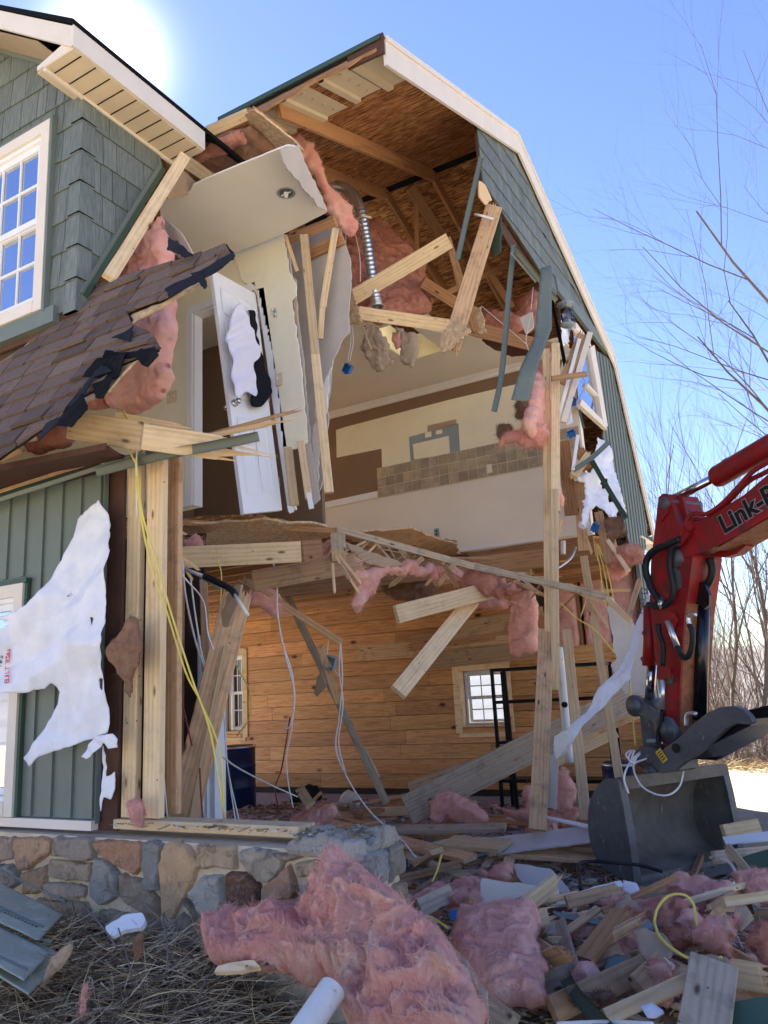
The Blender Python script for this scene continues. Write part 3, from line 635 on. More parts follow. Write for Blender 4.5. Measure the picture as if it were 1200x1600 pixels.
b=MB();b.box((HX,11.32,-.1),(-2.46,11.34,3.2));OP(b,'rear_sheathing','brownwood') if False else None
for k,Wn in enumerate((W1,W2)):
    b=MB();x0,x1,z0,z1=Wn
    for (a,c,d,e) in ((x0-.1,x0,z0-.09,z1+.09),(x1,x1+.1,z0-.09,z1+.09),(x0,x1,z1,z1+.09),(x0-.05,x1+.05,z0-.15,z0-.092)): b.box((a,11.255,d),(c,11.28,e))
    for (a,c,d,e) in ((x0,x0+.015,z0,z1),(x1-.015,x1,z0,z1),(x0+.015,x1-.015,z1-.015,z1),(x0+.015,x1-.015,z0,z0+.015)): b.box((a,11.275,d),(c,11.5,e))
    OP(b,'window_casing','lumber')
    window(x0+.016,x1-.016,z0+.016,z1-.016,11.44,.0,'white',glass='glass',cols=3,rows=2)
# insulated stud bays on the rear wall right of the torn boards
for i,x in enumerate((-4.22,-3.82,-3.35,-2.9,-2.52)):
    board('wall_stud',(x,11.38,.9),(x,11.38,3.1),.045,.09,'rafter',parent=house,hint=(0,-1,0))
for i,(x0,x1) in enumerate(((-3.78,-3.38),(-3.3,-2.93),(-2.87,-2.55))):
    insul('insulation_batt',[(x0,1.1),(x1,1.15),(x1,3.1),(x0,3.1)],Plane((0,11.38,0),(1,0,0),(0,-1,0)),.1,'pink3',None,parent=house,px=False) if False else None
def insul2(name,poly,plane,T,mat,**k): 
    k.setdefault('step',.03);st=k.pop('step');amp=k.pop('amp',.03);fr=k.pop('fr',9);tf=k.pop('tufts',300)
    return sheet(name,poly,plane,st,T,mat,parent=house,tufts=tf,tl=.03,disp=d_ins(amp,fr),jag=.02,w=.05,px=False,**k)
for (x0,x1) in ((-3.78,-3.38),(-3.3,-2.93),(-2.87,-2.55)): insul2('insulation_batt',[(x0,1.2),(x1,1.25),(x1,3.1),(x0,3.1)],Plane((0,11.37,0),(1,0,0),(0,-1,0)),.12,'pink3')
# --- garage left partition and ceiling structure
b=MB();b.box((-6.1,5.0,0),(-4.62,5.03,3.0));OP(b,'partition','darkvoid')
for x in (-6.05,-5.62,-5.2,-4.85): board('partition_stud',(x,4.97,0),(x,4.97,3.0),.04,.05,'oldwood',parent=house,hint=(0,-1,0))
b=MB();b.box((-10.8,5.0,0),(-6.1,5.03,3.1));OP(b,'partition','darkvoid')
b=MB();b.box((-4.60,4.9,0),(-4.50,4.94,2.05));b.box((-4.49,4.93,0),(-4.45,5.06,2.05));b.box((-4.57,4.885,.1),(-4.53,4.90,2.0));OP(b,'door_jamb','white')
# --- upper floor platform
fl=[Z(250,812,zU),Z(400,806,zU),Z(530,828,zU),Z(640,847,zU),Z(712,862,zU)]
FP=[(-10.8,fl[0][1]-.9),(fl[0][0]-.7,fl[0][1]-.7)]+[(p[0],p[1]) for p in fl]+[(fl[4][0]+.2,9.3),(-2.46,9.35),(-2.46,11.2),(-10.8,11.2)]
V,F=sheet_geo([(p[0],-p[1]) for p in FP],Plane((0,0,zU-.012),(1,0,0),(0,0,-1)),.06,.022,px=False,rim=.022,jag=.03,disp=lambda u,v,W0,prof,sd:-.05*np.clip(1-(W0[:,1]-5)/3,0,1)*np.clip(fbm(u*2,v*2,3,2)+.4,0,1))
mesh('upper_floor',V,F,'osb',house)
for y in (5.9,6.31,6.72,7.13,7.54,7.95,8.36,8.77,9.18,9.6,10.0,10.4,10.8,11.2):
    xr=-5.1 if y<7 else (-4.7 if y<8.2 else (-4.2 if y<9.1 else -2.47))
    board('floor_joist',(-10.7,y,zU-.15),(xr+random.uniform(-.1,.1),y,zU-.15),.235,.04,'rafter',parent=house,hint=(0,-1,0),sB=.08 if y<9 else 0)
board('rim_joist',Y(250,873,4.2),Y(470,862,4.9),.16,.045,'lumber',parent=house,sB=.0)
board('rim_joist',Y(470,862,4.9),Y(500,858,5.2),.16,.045,'rafter',parent=house)
board('floor_joist',Y(262,832,4.6),Y(262,872,4.2),.1,.045,'lumber',parent=house)
board('floor_joist',Y(395,908,5.0),Y(555,880,5.6),.17,.045,'oldwood',parent=house,sB=.2)
board('floor_joist',Y(380,925,6.2),Y(860,870,8.6),.2,.045,'rafter',parent=house)
board('floor_beam',Y(720,895,8.4),Y(960,850,10.2),.2,.09,'rafter',parent=house)
# stacked boards on far wall top (upper cedar strips, sagging)
for i,(p,q) in enumerate((((640,1005),(860,975)),((560,1020),(870,1000)),((650,1035),(870,1012)),((690,990),(850,960)))):
    board('sagging_panel_board',Y(*p,10.6),Y(*q,10.9),.24,.02,'rafter' if i==0 else 'oldwood',parent=house,sA=.12,roll=.1)
b=MB();b.box((-4.5,10.95,2.9),(-2.6,11.0,3.1));OP(b,'ledger_board','rafter')
# --- kitchen wall y=9.2 and its paint
yk=9.2
def kz(px,py,dy=0): P=Y(px,py,yk);return (P[0],P[2])
KW=Plane((0,yk,0),(1,0,0),(0,-1,0));KWe=KW.e2[2]
def kp(pts): return [tuple(KW.uv(Y(a,c,yk))) for a,c in pts]
b=MB();b.box((-10.5,yk,zU),(-2.46,yk+.1,zC));OP(b,'kitchen_wall','beige')
def patch(name,pts,mat,off,**k):
    b=MB();poly=[Y(a,c,yk-off) for a,c in pts];b.prism(poly,(0,.0035,0));return b.build(name,mat,house)
patch('brown_paint_band',[(430,665),(512,645),(860,557),(880,560),(872,586),(700,626),(540,668),(525,675),(527,714),(596,701),(597,732),(592,770),(400,812)],'brown',.006)
patch('cream_paint',[(525,672),(540,667),(700,625),(885,582),(885,668),(848,677),(597,733),(596,701),(526,715)],'cream',.010)
patch('chair_rail',[(420,803),(590,767),(590,777),(420,813)],'white',.016)
patch('glue_patch',[(668,665),(713,655),(713,663),(668,674)],'paper',.016)
patch('painted_frame_patch',[(639,683),(716,661),(719,711),(642,724)],'bluegrey',.016)
patch('bare_patch',[(645,694),(701,681),(703,709),(647,718)],'cream',.021)
patch('bare_patch',[(664,676),(674,674),(674,682),(664,684)],'cream',.021);patch('bare_patch',[(681,673),(691,671),(691,677),(681,679)],'cream',.021)
# crown moulding
b=MB();P0=Y(380,671,yk);b.prism([(-10.5,yk-.012,zC-.09),(-10.5,yk-.03,zC-.075),(-10.5,yk-.035,zC-.05),(-10.5,yk-.075,zC-.02),(-10.5,yk-.08,zC-.002),(-10.5,yk-.001,zC-.002),(-10.5,yk-.001,zC-.09)],(8.04,0,0));OP(b,'crown_moulding','white')
b=MB();b.box((-10.5,yk-.02,zU+.01),(-2.46,yk-.001,zU+.03));OP(b,'base_strip','white')
# tiles
b=MB();g=MB();x0,zt0=kz(592,778);x1,_=kz(885,724);_,zt1=kz(592,732)
g.box((x0,yk-.018,zt0),(-2.47,yk-.011,zt1));s=(zt1-zt0)/3;rs=random.Random(5);x=x0
OP(g,'tile_grout','grout')
while x<-2.6:
    for j in range(3):
        t=rs.uniform(.68,1.05);b.box((x+.006,yk-.027-rs.uniform(0,.001),zt0+j*s+.006),(x+s*.98-.006,yk-.018,zt0+(j+1)*s-.006),(t,t*rs.uniform(.95,1.03),t*rs.uniform(.88,1.02)))
    x+=s*.98
OP(b,'backsplash_tile','tile',tint=True)
def plate(px,py,mat='trim',hole=False):
    x,z=kz(px,py);b=MB();b.box((x-.036,yk-.034,z-.057),(x+.036,yk-.0275,z+.057));p=b.build('outlet_plate',mat,house)
    b=MB();
    for dz in (-.022,.022): b.box((x-.012,yk-.036,z+dz-.012),(x+.012,yk-.0345,z+dz+.012))
    b.build('socket','hole' if hole else 'cream',p)
plate(766,733);plate(684,833,'bluegrey',True)
# partition left end of kitchen (returning)
# --- kitchen ceiling with skylight shaft
SH=[(600,515),(636,515),(692,560),(618,570)]
c=[Z(500,478,zC),Z(560,497,zC),Z(700,520,zC),Z(845,535,zC)]
CEP=Plane((0,0,zC),(1,0,0),(0,0,-1))
sk=(-4.25,-3.75,7.25,8.25)
pts=[(-10.5,5.25),(c[0][0]-.9,5.3),(c[0][0]-.35,6.0)]+[(p[0],p[1]) for p in c]+[(-2.46,c[3][1]),(-2.46,9.2),(-10.5,9.2)]
cv=lambda L:[tuple(CEP.uv((a,d,zC))) for a,d in L]
V,F=sheet_geo(cv(pts),CEP,.06,.014,px=False,rim=.014,jag=.03,holes=[cv([(sk[0],sk[2]),(sk[1],sk[2]),(sk[1],sk[3]),(sk[0],sk[3])])])
mesh('kitchen_ceiling',V,F,'ceil',house)
b=MB();zz=zC+.32
b.box((sk[0]-.015,sk[2],zC),(sk[0],sk[3],zz));b.box((sk[1],sk[2],zC),(sk[1]+.015,sk[3],zz));b.box((sk[0],sk[3],zC),(sk[1],sk[3]+.015,zz));b.box((sk[0],sk[2]-.015,zC),(sk[1],sk[2],zz));OP(b,'skylight_shaft','cream')
# --- main roof
KF=(4.53,6.35);RG=(7.57,7.50);KB=(11.05,6.12);EB=(12.3,3.62);EF=(2.72,3.0);RX=-2.38
def slope_sheet(name,p,q,x0,x1,off,T,mat,hole=None,jag=.0,front=None,step=.12):
    d=np.array([0,q[0]-p[0],q[1]-p[1]]);L=np.linalg.norm(d);n=np.cross((1,0,0),d/L);pl=Plane((0,p[0],p[1]),(1,0,0),n)
    pl.n=n/np.linalg.norm(n);pl.e1=np.array([1.,0,0]);pl.e2=d/L
    poly=[(x0,0),(x1,0),(x1,L),(x0,L)] if front is None else front(L)
    hs=[]
    if hole:
        hx0,hx1,hy0,hy1=hole;s=L/(q[0]-p[0]);hs=[[(hx0,(hy0-p[0])*s),(hx1,(hy0-p[0])*s),(hx1,(hy1-p[0])*s),(hx0,(hy1-p[0])*s)]]
    pl.o=pl.o+pl.n*off
    V,F=sheet_geo(poly,pl,step,T,px=False,rim=T,jag=jag,holes=hs);return mesh(name,V,F,mat,house),pl,L
def sp(p,q,gap0,gap1):
    d=np.array(q)-np.array(p);L=np.linalg.norm(d);d=d/L;return (tuple(np.array(p)+d*gap0),tuple(np.array(q)-d*gap1))
for nm,p,q,g in (('f',KF,RG,(0,.07)),('b',RG,KB,(.07,0))):
    P,Q=sp(p,q,*g)
    L=math.dist(P,Q);h=(-5.7,-4.9,8.15,9.15) if nm=='b' else None  # hole added in the rear slope so sunlight reaches the skylight shaft
    m=1.22
    # two rows of panels
    mid=((P[0]+Q[0])/2,(P[1]+Q[1])/2)
    for a_,b_ in ((P,(mid[0]-(Q[0]-P[0])*.003,mid[1]-(Q[1]-P[1])*.003)),((mid[0]+(Q[0]-P[0])*.003,mid[1]+(Q[1]-P[1])*.003),Q)):
        slope_sheet('roof_sheathing',a_,b_,HX-.1,RX+.0,-.012,.014,'osb',hole=h if h and a_==P else None)
    slope_sheet('roof_felt',p,q,HX-.1,RX+.01,.0,.006,'felt',hole=h)
    slope_sheet('roof_shingles',p,q,HX-.12,RX+.03,.016,.018,'shingle',hole=h)
slope_sheet('roof_sheathing',KB,EB,HX-.1,RX,-.012,.014,'osb');slope_sheet('roof_shingles',KB,EB,HX-.12,RX+.03,.016,.018,'shingle')
# torn stub of the steep front slope hanging below the knee
d=np.array([EF[0]-KF[0],EF[1]-KF[1]]);d/=np.linalg.norm(d)
def stub(L0):
    pts=[(-3.95,0),(-2.42,0)];r=random.Random(4);x=-2.42
    while x>-3.95: pts.append((x,r.uniform(.10,.17)+(.06 if x<-3.3 else 0)));x-=r.uniform(.05,.16)
    return pts
def strip(name,pts,off,T,mat):
    n=np.cross((1,0,0),(0,d[0],d[1]));pl=Plane((0,KF[0],KF[1]),(1,0,0),n);pl.e1=np.array([1.,0,0]);pl.e2=np.array([0,d[0],d[1]]);n=-n if n[1]>0 else n;pl.n=n;pl.o=pl.o+n*off
    V,F=sheet_geo(pts,pl,.03,T,px=False,rim=T,jag=.012,jf=25);return mesh(name,V,F,mat,house)
strip('torn_sheathing',stub(0),-.02,.016,'rafter')
strip('torn_shingle_edge',[(-3.95,-.02),(-2.36,-.02),(-2.36,.035),(-3.95,.05)],.006,.02,'felt')
b=MB();b.box((-3.98,KF[0]-.05,KF[1]-.03),(-2.38,KF[0]-.042,KF[1]+.012));OP(b,'drip_edge','green_dark')
# steep front slope, intact far left
n=slope_sheet('roof_sheathing',EF,KF,HX-.1,-5.9,-.012,.014,'osb');slope_sheet('roof_shingles',EF,KF,HX-.1,-5.9,.014,.018,'shingle')
# rafters
for i,x in enumerate((-3.42,-4.05,-4.7,-5.3,-5.95,-6.6,-7.2,-7.8)):
    for p,q in ((KF,RG),(RG,KB)):
        e=np.array([q[0]-p[0],q[1]-p[1]]);e/=np.linalg.norm(e);nn=np.array([e[1],-e[0]])
        if nn[1]>0: nn=-nn
        A=np.array(p)+nn*.10;B=np.array(q)+nn*.10
        board('rafter',(x,A[0]+.02,A[1]),(x,B[0]-.04 if q==RG else B[0],B[1]),.04,.15,'rafter',parent=house,hint=(0,nn[0],nn[1]))
    board('rafter',(x,KB[0]-.1,KB[1]-.1),(x,EB[0]-.5,EB[1]+.5),.04,.15,'rafter',parent=house,hint=(0,-1,-.3))
    board('collar_tie',(x+.045,5.6,6.55),(x+.045,9.6,6.55),.04,.12,'rafter',parent=house,hint=(0,0,1)) if i in(2,4,6) else None
# attic web boards
board('attic_strut',Y(650,320,7.4),Y(652,400,7.4),.05,.05,'rafter',parent=house)
board('rafter',Y(640,292,7.5),Y(735,440,8.9),.13,.04,'rafter',parent=house)
board('attic_strut',Y(672,470,7.2),Y(800,410,8.4),.06,.04,'rafter',parent=house)
board('attic_strut',Y(745,395,8.0),Y(800,480,8.6),.08,.04,'rafter',parent=house)
board('attic_strut',Y(690,400,8.2),Y(760,380,8.8),.06,.04,'rafter',parent=house)
board('attic_chord',Y(660,440,7.0),Y(745,495,7.6),.12,.04,'rafter',parent=house)
# rake boards
def rake(p,q,h0,h1,x0=RX,name='rake_board',mat='trim',t=.025):
    b=MB();b.prism([(x0,p[0],p[1]+.02),(x0,q[0],q[1]+.02),(x0,q[0],q[1]-h1),(x0,p[0],p[1]-h0)],(t,0,0));OP(b,name,mat)
rake((KF[0]+.0,KF[1]),RG,.24,.24);rake((RG[0]+.0,RG[1]),KB,.24,.2);rake(KB,EB,.2,.2)
for p,q in ((KF,RG),(RG,KB),(KB,EB)):
    rake(p,q,.05-.02,.05-.02,RX+.026,'rake_edge','trim',.012)
b=MB();b.prism([(RX-.09,KF[0]-.03,KF[1]+.03),(RX+.02,KF[0]-.03,KF[1]+.03),(RX+.02,KF[0]-.03,KF[1]-.15),(RX-.3,KF[0]-.03,KF[1]-.14),(RX-.3,KF[0]-.03,KF[1]+.03)],(0,.02,0));OP(b,'fascia_end','brownwood')
# soffit baffles under the overhang at the knee
for i,(x0,x1) in enumerate(((-3.74,-3.44),(-3.43,-3.13),(-3.05,-2.76),(-2.75,-2.42))):
    e=np.array([0,RG[0]-KF[0],RG[1]-KF[1]]);e/=np.linalg.norm(e);nn=np.cross((1,0,0),e);nn=nn if nn[2]<0 else -nn
    o0=np.array([0,KF[0]+.02,KF[1]])+e*.02+nn*.05+np.array([0,0,.03]);b=MB();Lb=.62+.05*(i%2)
    prof=[(x0,0),(x0+.02,.0),(x0+.035,.03),(x0+.08,.03),(x0+.085,.0),(x1,.0),(x1,.006),(x0+.09,.006),(x0+.083,.036),(x0+.03,.036),(x0+.015,.006),(x0,.006)]
    b.prism([o0+np.array([a,0,0])+nn*h for a,h in prof],e*Lb)
    for k in range(4):
        cc=o0+np.array([(x0+.085+x1)/2+.02,0,0])+e*(Lb*(k+.5)/4)+nn*.006
        ring=[cc+np.array([.016*math.cos(t),0,0])+e*.016*math.sin(t) for t in np.linspace(0,2*math.pi,9)[:-1]]
        b.prism(ring,nn*.010)
    OP(b,'soffit_baffle','baffle')
# --- gable wall siding, x=-2.42
GX=-2.42
def gyz(p): P=X(p[0],p[1],GX);return (P[1],P[2])
zb=6.12
# shake gable region (convex pieces in y,z, ccw)
regA=[gyz((744,205)),gyz((752,285)),gyz((832,408)),gyz((868,470)),(8.6,zb),(KB[0]-.02,zb),(KB[0]-.05,KB[1]-.05),(RG[0],RG[1]-.06),(6.5,7.04)]
def tri(poly):
    # fan of convex triangles by ear clipping
    P=[np.array(p,float) for p in poly];ar=sum(P[i-1][0]*P[i][1]-P[i][0]*P[i-1][1] for i in range(len(P)))
    if ar<0:P=P[::-1]
    out=[];I=list(range(len(P)));g=0
    cr=lambda a,b,c:(b[0]-a[0])*(c[1]-a[1])-(b[1]-a[1])*(c[0]-a[0])
    while len(I)>3 and g<200:
        g+=1
        for k in range(len(I)):
            a,b_,c_=P[I[k-1]],P[I[k]],P[I[(k+1)%len(I)]]
            if cr(a,b_,c_)<=1e-9: continue
            if any(cr(a,b_,P[j])>1e-9 and cr(b_,c_,P[j])>1e-9 and cr(c_,a,P[j])>1e-9 for j in I if j not in (I[k-1],I[k],I[(k+1)%len(I)])): continue
            out.append([a,b_,c_]);I.pop(k);break
    out.append([P[i] for i in I]);return out
def shakes(b,region,x,sgn,u_rng,z_rng,exp,to3,wr=(.09,.17),seed=1,th=.016):
    rs=random.Random(seed);T=tri(region);z=z_rng[0];row=0
    while z<z_rng[1]:
        u=u_rng[0]+rs.uniform(-.1,0)
        while u<u_rng[1]:
            w=rs.uniform(*wr);t=rs.uniform(.82,1.1);tc=(t,t,t);dz=rs.uniform(-.006,.006)
            R=[(u+.003,z+dz),(u+w-.003,z+dz),(u+w-.003,z+exp+.012),(u+.003,z+exp+.012)]
            for tr in T:
                q=clip(R,tr)
                if len(q)>2:
                    A=[to3(p[0],p[1],th*(1-.75*(p[1]-z)/exp)) for p in q];B=[to3(p[0],p[1],-.002) for p in q];n=len(q)
                    b.add(A+B,[tuple(range(n)),tuple(range(n,2*n))[::-1]]+[(i,(i+1)%n,n+(i+1)%n,n+i) for i in range(n)],tc)
            u+=w
        z+=exp
b=MB();shakes(b,regA,GX,1,(6.2,11.2),(5.6,7.6),.21,lambda u,z,h:(GX+.01+h,u,z),seed=3);OP(b,'gable_shakes','shake',tint=True)
b=MB()
for t in tri(regA): b.prism([(GX-.02,p[0],p[1]) for p in t],(.025,0,0))
OP(b,'gable_sheathing','brownwood')
b=MB();b.prism([(GX-.01,*gyz((864,433))),(GX-.01,KB[0]-.02,zb+.09),(GX-.01,KB[0]-.02,zb-.08),(GX-.01,*gyz((868,455)))],(.045,0,0));OP(b,'band_board','green')
# board and batten below, right of the window
GW=(9.0,10.15)  # window y-range
regB=[(8.9,zb-.06),(KB[0],zb-.06),(EB[0]-.55,4.5),(11.72,3.3),(11.2,3.3),gyz((948,700)),gyz((937,668)),gyz((903,632)),(8.9,5.0)]
regB=[gyz((925,545)),(KB[0],zb-.08),(11.85,4.4),(12.1,3.75),(11.6,3.2),gyz((990,880)),gyz((960,760)),gyz((940,700)),gyz((942,672))]
b=MB()
for t in tri(regB): b.prism([(GX-.02,p[0],p[1]) for p in t],(.02,0,0))
OP(b,'gable_sheathing','brownwood')
b=MB()
for t in tri(regB):
    b.prism([(GX,p[0],p[1]) for p in t],(.012,0,0))
    y=9.5
    while y<12.2:
        q=clip([(y,3),(y+.03,3),(y+.03,6.2),(y,6.2)],t)
        if len(q)>2: b.prism([(GX+.0125,p[0],p[1]) for p in q],(.014,0,0))
        y+=.173
OP(b,'gable_siding','green')
# lower right strip of gable wall
b=MB();b.prism([(GX-.02,11.1,0),(GX-.02,11.5,0),(GX-.02,11.6,3.2),(GX-.02,11.15,3.2)],(.035,0,0))
for y in (11.15,11.32,11.49): b.box((GX+.0155,y,0),(GX+.03,y+.03,3.2))
OP(b,'gable_siding','green')
# gable window (leaning frame)
def gpoly(b,pts,x0,dx): b.prism([X(*p,x0) for p in pts],(dx,0,0))
b=MB()
gpoly(b,[(880,478),(893,470),(905,540),(918,640),(907,632),(893,560)],GX+.0,.05) if False else None
gpoly(b,[(915,545),(922,541),(943,668),(936,664)],GX,.06);gpoly(b,[(902,625),(937,660),(943,673),(899,634)],GX+.002,.055);gpoly(b,[(893,505),(915,535),(918,545),(893,515)],GX+.001,.057);gpoly(b,[(912,600),(929,618),(930,623),(912,605)],GX+.0,.05)
gw=OP(b,'window','trim')
b=MB();gpoly(b,[(895,515),(916,546),(934,658),(903,628)],GX+.01,.006);b.build('pane','mirror',gw)
# eave return at rear
b=MB();b.box((HX,EB[0]-.02,EB[1]-.2),(RX,EB[0],EB[1]));b.box((HX,11.5,EB[1]-.12),(RX,EB[0]-.02,EB[1]-.1));OP(b,'rear_fascia','trim')
# --- bathroom: ceiling, walls, door
zB=5.46;yd=5.12
cp=[(250,322),(262,300),(296,300),(302,288),(330,275),(450,226),(462,228),(475,270),(495,300),(512,330),(440,366),(365,395),(300,400),(255,395)]
V,F=sheet_geo(cp,PZ(zB),.03,.014,rim=.014,jag=.006,jf=20);mesh('bathroom_ceiling',V,F,'ceil',house)
V,F=sheet_geo([(435,235),(466,227),(480,262),(512,328),(500,325),(447,262)],P3(Z(450,226,zB-.03),Z(512,330,zB-.03),Z(438,245,zB-.12)),.02,.014,rim=.014,jag=.01,jf=20);mesh('hanging_ceiling_flap',V,F,'greyboard',house)
# recessed light can
c0=Z(447,300,zB);b=MB()
ring=lambda r,z:[(c0[0]+r*math.cos(t),c0[1]+r*math.sin(t),z) for t in np.linspace(0,2*math.pi,25)[:-1]]
R0,R1,R2=ring(.075,zB-.012),ring(.062,zB-.012),ring(.06,zB+.0);n=24
b.add(R0+R1,[(i,(i+1)%n,n+(i+1)%n,n+i) for i in range(n)]);b.add(R1+ring(.055,zB-.007),[(i,(i+1)%n,n+(i+1)%n,n+i) for i in range(n)]);rc=OP(b,'light_trim_ring','bluegrey')
b=MB();b.add(ring(.055,zB-.0085),[tuple(range(24))]);b.build('light_reflector','steel',rc)
b=MB();b.tube([(c0[0],c0[1],zB-.01),(c0[0],c0[1],zB-.05)],[.02,.012],10);b.box((c0[0]-.045,c0[1]-.004,zB-.02),(c0[0]+.045,c0[1]+.004,zB-.012));b.build('light_socket','white',rc)
# door wall
def dy(px,py,y=yd): return Y(px,py,y)
D=dict(l=dy(302,600)[0],t=dy(310,487)[2],r=dy(402,560)[0])
b=MB();b.box((-6.6,yd,zU),(D['l'],yd+.1,zB));b.box((D['l'],yd,D['t']),(D['r'],yd+.1,zB));OP(b,'bathroom_wall','cream')
V,F=sheet_geo([(362,392),(443,365),(452,425),(462,440),(463,462),(455,470),(470,560),(482,690),(470,700),(440,705),(432,620),(424,560),(400,455),(380,440)],PY(yd-.012),.02,.016,rim=.014,jag=.012,jf=22);mesh('torn_wall_piece',V,F,'cream',house)
V,F=sheet_geo([(443,365),(450,370),(456,430),(464,438),(463,470),(474,560),(485,690),(500,780),(488,790),(470,640),(452,470)],PY(yd+.03),.02,.014,rim=.014,jag=.012,jf=22);mesh('torn_wall_layer',V,F,'greyboard',house)
b=MB()
w=.075
b.box((D['l']-w,yd-.02,zU),(D['l'],yd-.001,D['t']+w));b.box((D['l'],yd-.02,D['t']),(D['r'],yd-.001,D['t']+w));b.box((D['l']-.0,yd-.0005,zU),(D['l']+.018,yd+.1,D['t']));b.box((D['l']+.018,yd-.0005,D['t']-.018),(D['r'],yd+.1,D['t']))
OP(b,'door_casing','white')
b=MB();b.prism([Y(401,452,yd-.02),Y(412,449,yd-.02),Y(462,796,yd-.02),Y(450,800,yd-.02)],(0,.02,0));OP(b,'leaning_casing','white')
b=MB();b.box((-6.2,6.5,zU),(-4.42,6.55,zC));b.box((-6.2,5.2,zU),(-6.15,6.5,zC));OP(b,'hall_wall','brown')
b=MB();b.box((-10.5,yd+.0,zU),(-6.62,yd+.1,zC));OP(b,'bathroom_wall','cream')
# grey closet side behind studs
V,F=sheet_geo([(452,372),(520,338),(548,400),(545,520),(520,560),(512,640),(505,760),(492,785),(478,600)],PY(5.45),.03,.014,rim=.014,jag=.02);mesh('torn_grey_board',V,F,'greyboard',house)
b=MB();b.box((-6.15,6.45,zU),(-4.1,6.5,zC));b.box((-4.12,5.5,zU+.0),(-4.1,6.45,zC)) ;OP(b,'closet_wall','brown') if False else None
# top plates and studs of the torn wall
board('top_plate',Y(452,374,5.3),Y(524,345,5.3),.09,.04,'rafter',parent=house)
board('top_plate',Y(480,398,5.4),Y(536,372,5.4),.10,.04,'rafter',parent=house)
board('wall_stud',Y(475,368,5.25),Y(493,560,5.2),.075,.04,'lumber',parent=house)
board('wall_stud',Y(493,555,5.2),Y(514,770,5.15),.075,.04,'lumber',parent=house)
board('wall_stud',Y(524,358,5.35),Y(504,480,5.3),.06,.04,'lumber',parent=house)
board('wall_stud',Y(504,480,5.3),Y(500,530,5.3),.05,.04,'lumber',parent=house)
board('wall_stud',Y(470,690,5.1),Y(483,780,5.1),.06,.04,'lumber',parent=house)
board('wall_stud',Y(450,700,5.1),Y(460,790,5.1),.075,.04,'lumber',parent=house)
board('wall_stud',Y(462,470,5.16),Y(476,700,5.16),.04,.04,'oldwood',parent=house)
board('white_trim_strip',Y(482,770,5.08),Y(487,795,5.08),.04,.012,'white',parent=house)
board('white_trim_strip',Y(452,790,5.08),Y(456,801,5.08),.04,.012,'white',parent=house)
V,F=sheet_geo([(498,590),(508,600),(516,570),(512,640),(500,700),(494,770),(488,785),(490,680)],PY(5.2),.015,.012,rim=.012,jag=.02);mesh('torn_drywall_edge',V,F,'gypsum',house)
# switches, hook
def small(name,px,py,y,w,h,mat,parent=house,t=.008):
    P=Y(px,py,y);b=MB();b.box((P[0]-w/2,y-t,P[2]-h/2),(P[0]+w/2,y,P[2]+h/2));return b.build(name,mat,parent)
sp_=small('switch_plate',269,620,yd-.002,.115,.11,'soffit')
for dx in (-.035,0,.035):
    P=Y(269,620,yd);b=MB();b.box((P[0]+dx-.004,yd-.018,P[2]-.01),(P[0]+dx+.004,yd-.010,P[2]+.01));b.build('switch','cream',sp_)
s2=small('switch_plate',437,593,yd-.025,.07,.11,'soffit');P=Y(437,593,yd);b=MB();b.box((P[0]-.004,yd-.043,P[2]-.01),(P[0]+.004,yd-.033,P[2]+.01));b.build('switch','cream',s2)
b=MB();P=Y(430,490,yd-.03);
for a in (-1,1): b.tube(smooth_pts([P+(0,0,.03),P+(a*.012,-.02,.012),P+(a*.016,-.035,.02),P+(a*.018,-.03,.035)],4),.004,6)
b.tube([P+(0,0,.035),P+(0,-.002,-.03)],.010,8);OP(b,'robe_hook','chrome',smooth=True)
# side ceiling piece, cream triangle left of bathroom ceiling + header rafters
V,F=sheet_geo([(258,300),(285,265),(312,290),(300,302),(262,312)],P3(Y(258,300,3.9),Y(300,300,4.2),Y(285,265,3.95)),.02,.012,rim=.012);mesh('ceiling_piece',V,F,'paper',house)
board('hip_rafter',Y(170,435,3.2),Y(288,245,3.85),.085,.05,'lumber',parent=house)
board('rafter_tail',Y(280,245,3.95),Y(330,280,4.4),.1,.04,'lumber',parent=house,sB=.06)
board('torn_rafter',Y(385,175,4.25),Y(440,215,4.6),.14,.05,'rafter',parent=house,sA=.03)
board('torn_rafter',Y(320,208,4.1),Y(388,178,4.25),.08,.04,'lumber',parent=house,sA=.06,roll=.3)
board('torn_rafter',Y(300,238,4.15),Y(330,222,4.2),.06,.04,'rafter',parent=house,sA=.06)
V,F=sheet_geo([(383,178),(398,170),(455,215),(475,235),(440,240),(400,205)],P3(Y(385,178,4.2),Y(470,225,4.5),Y(430,235,4.6)),.015,.016,rim=.016,jag=.01,jf=30);mesh('osb_gusset',V,F,'osb2',house)
V,F=sheet_geo([(292,250),(330,215),(390,195),(432,232),(395,262),(330,300),(300,290)],P3(Y(295,255,4.25),Y(430,230,4.55),Y(330,300,4.6)),.02,.08,w=.05,disp=d_ins(.03,8),jag=.02);mesh('ceiling_insulation',V,F,'browninsul',house,smooth=True)
V,F=sheet_geo([(300,250),(335,218),(375,205),(385,222),(350,240),(315,255)],P3(Y(295,255,4.2),Y(430,230,4.5),Y(330,300,4.55)),.015,.08,w=.05,disp=d_ins(.03,10),jag=.02);mesh('ceiling_insulation',V,F,'pink2',house,smooth=True)
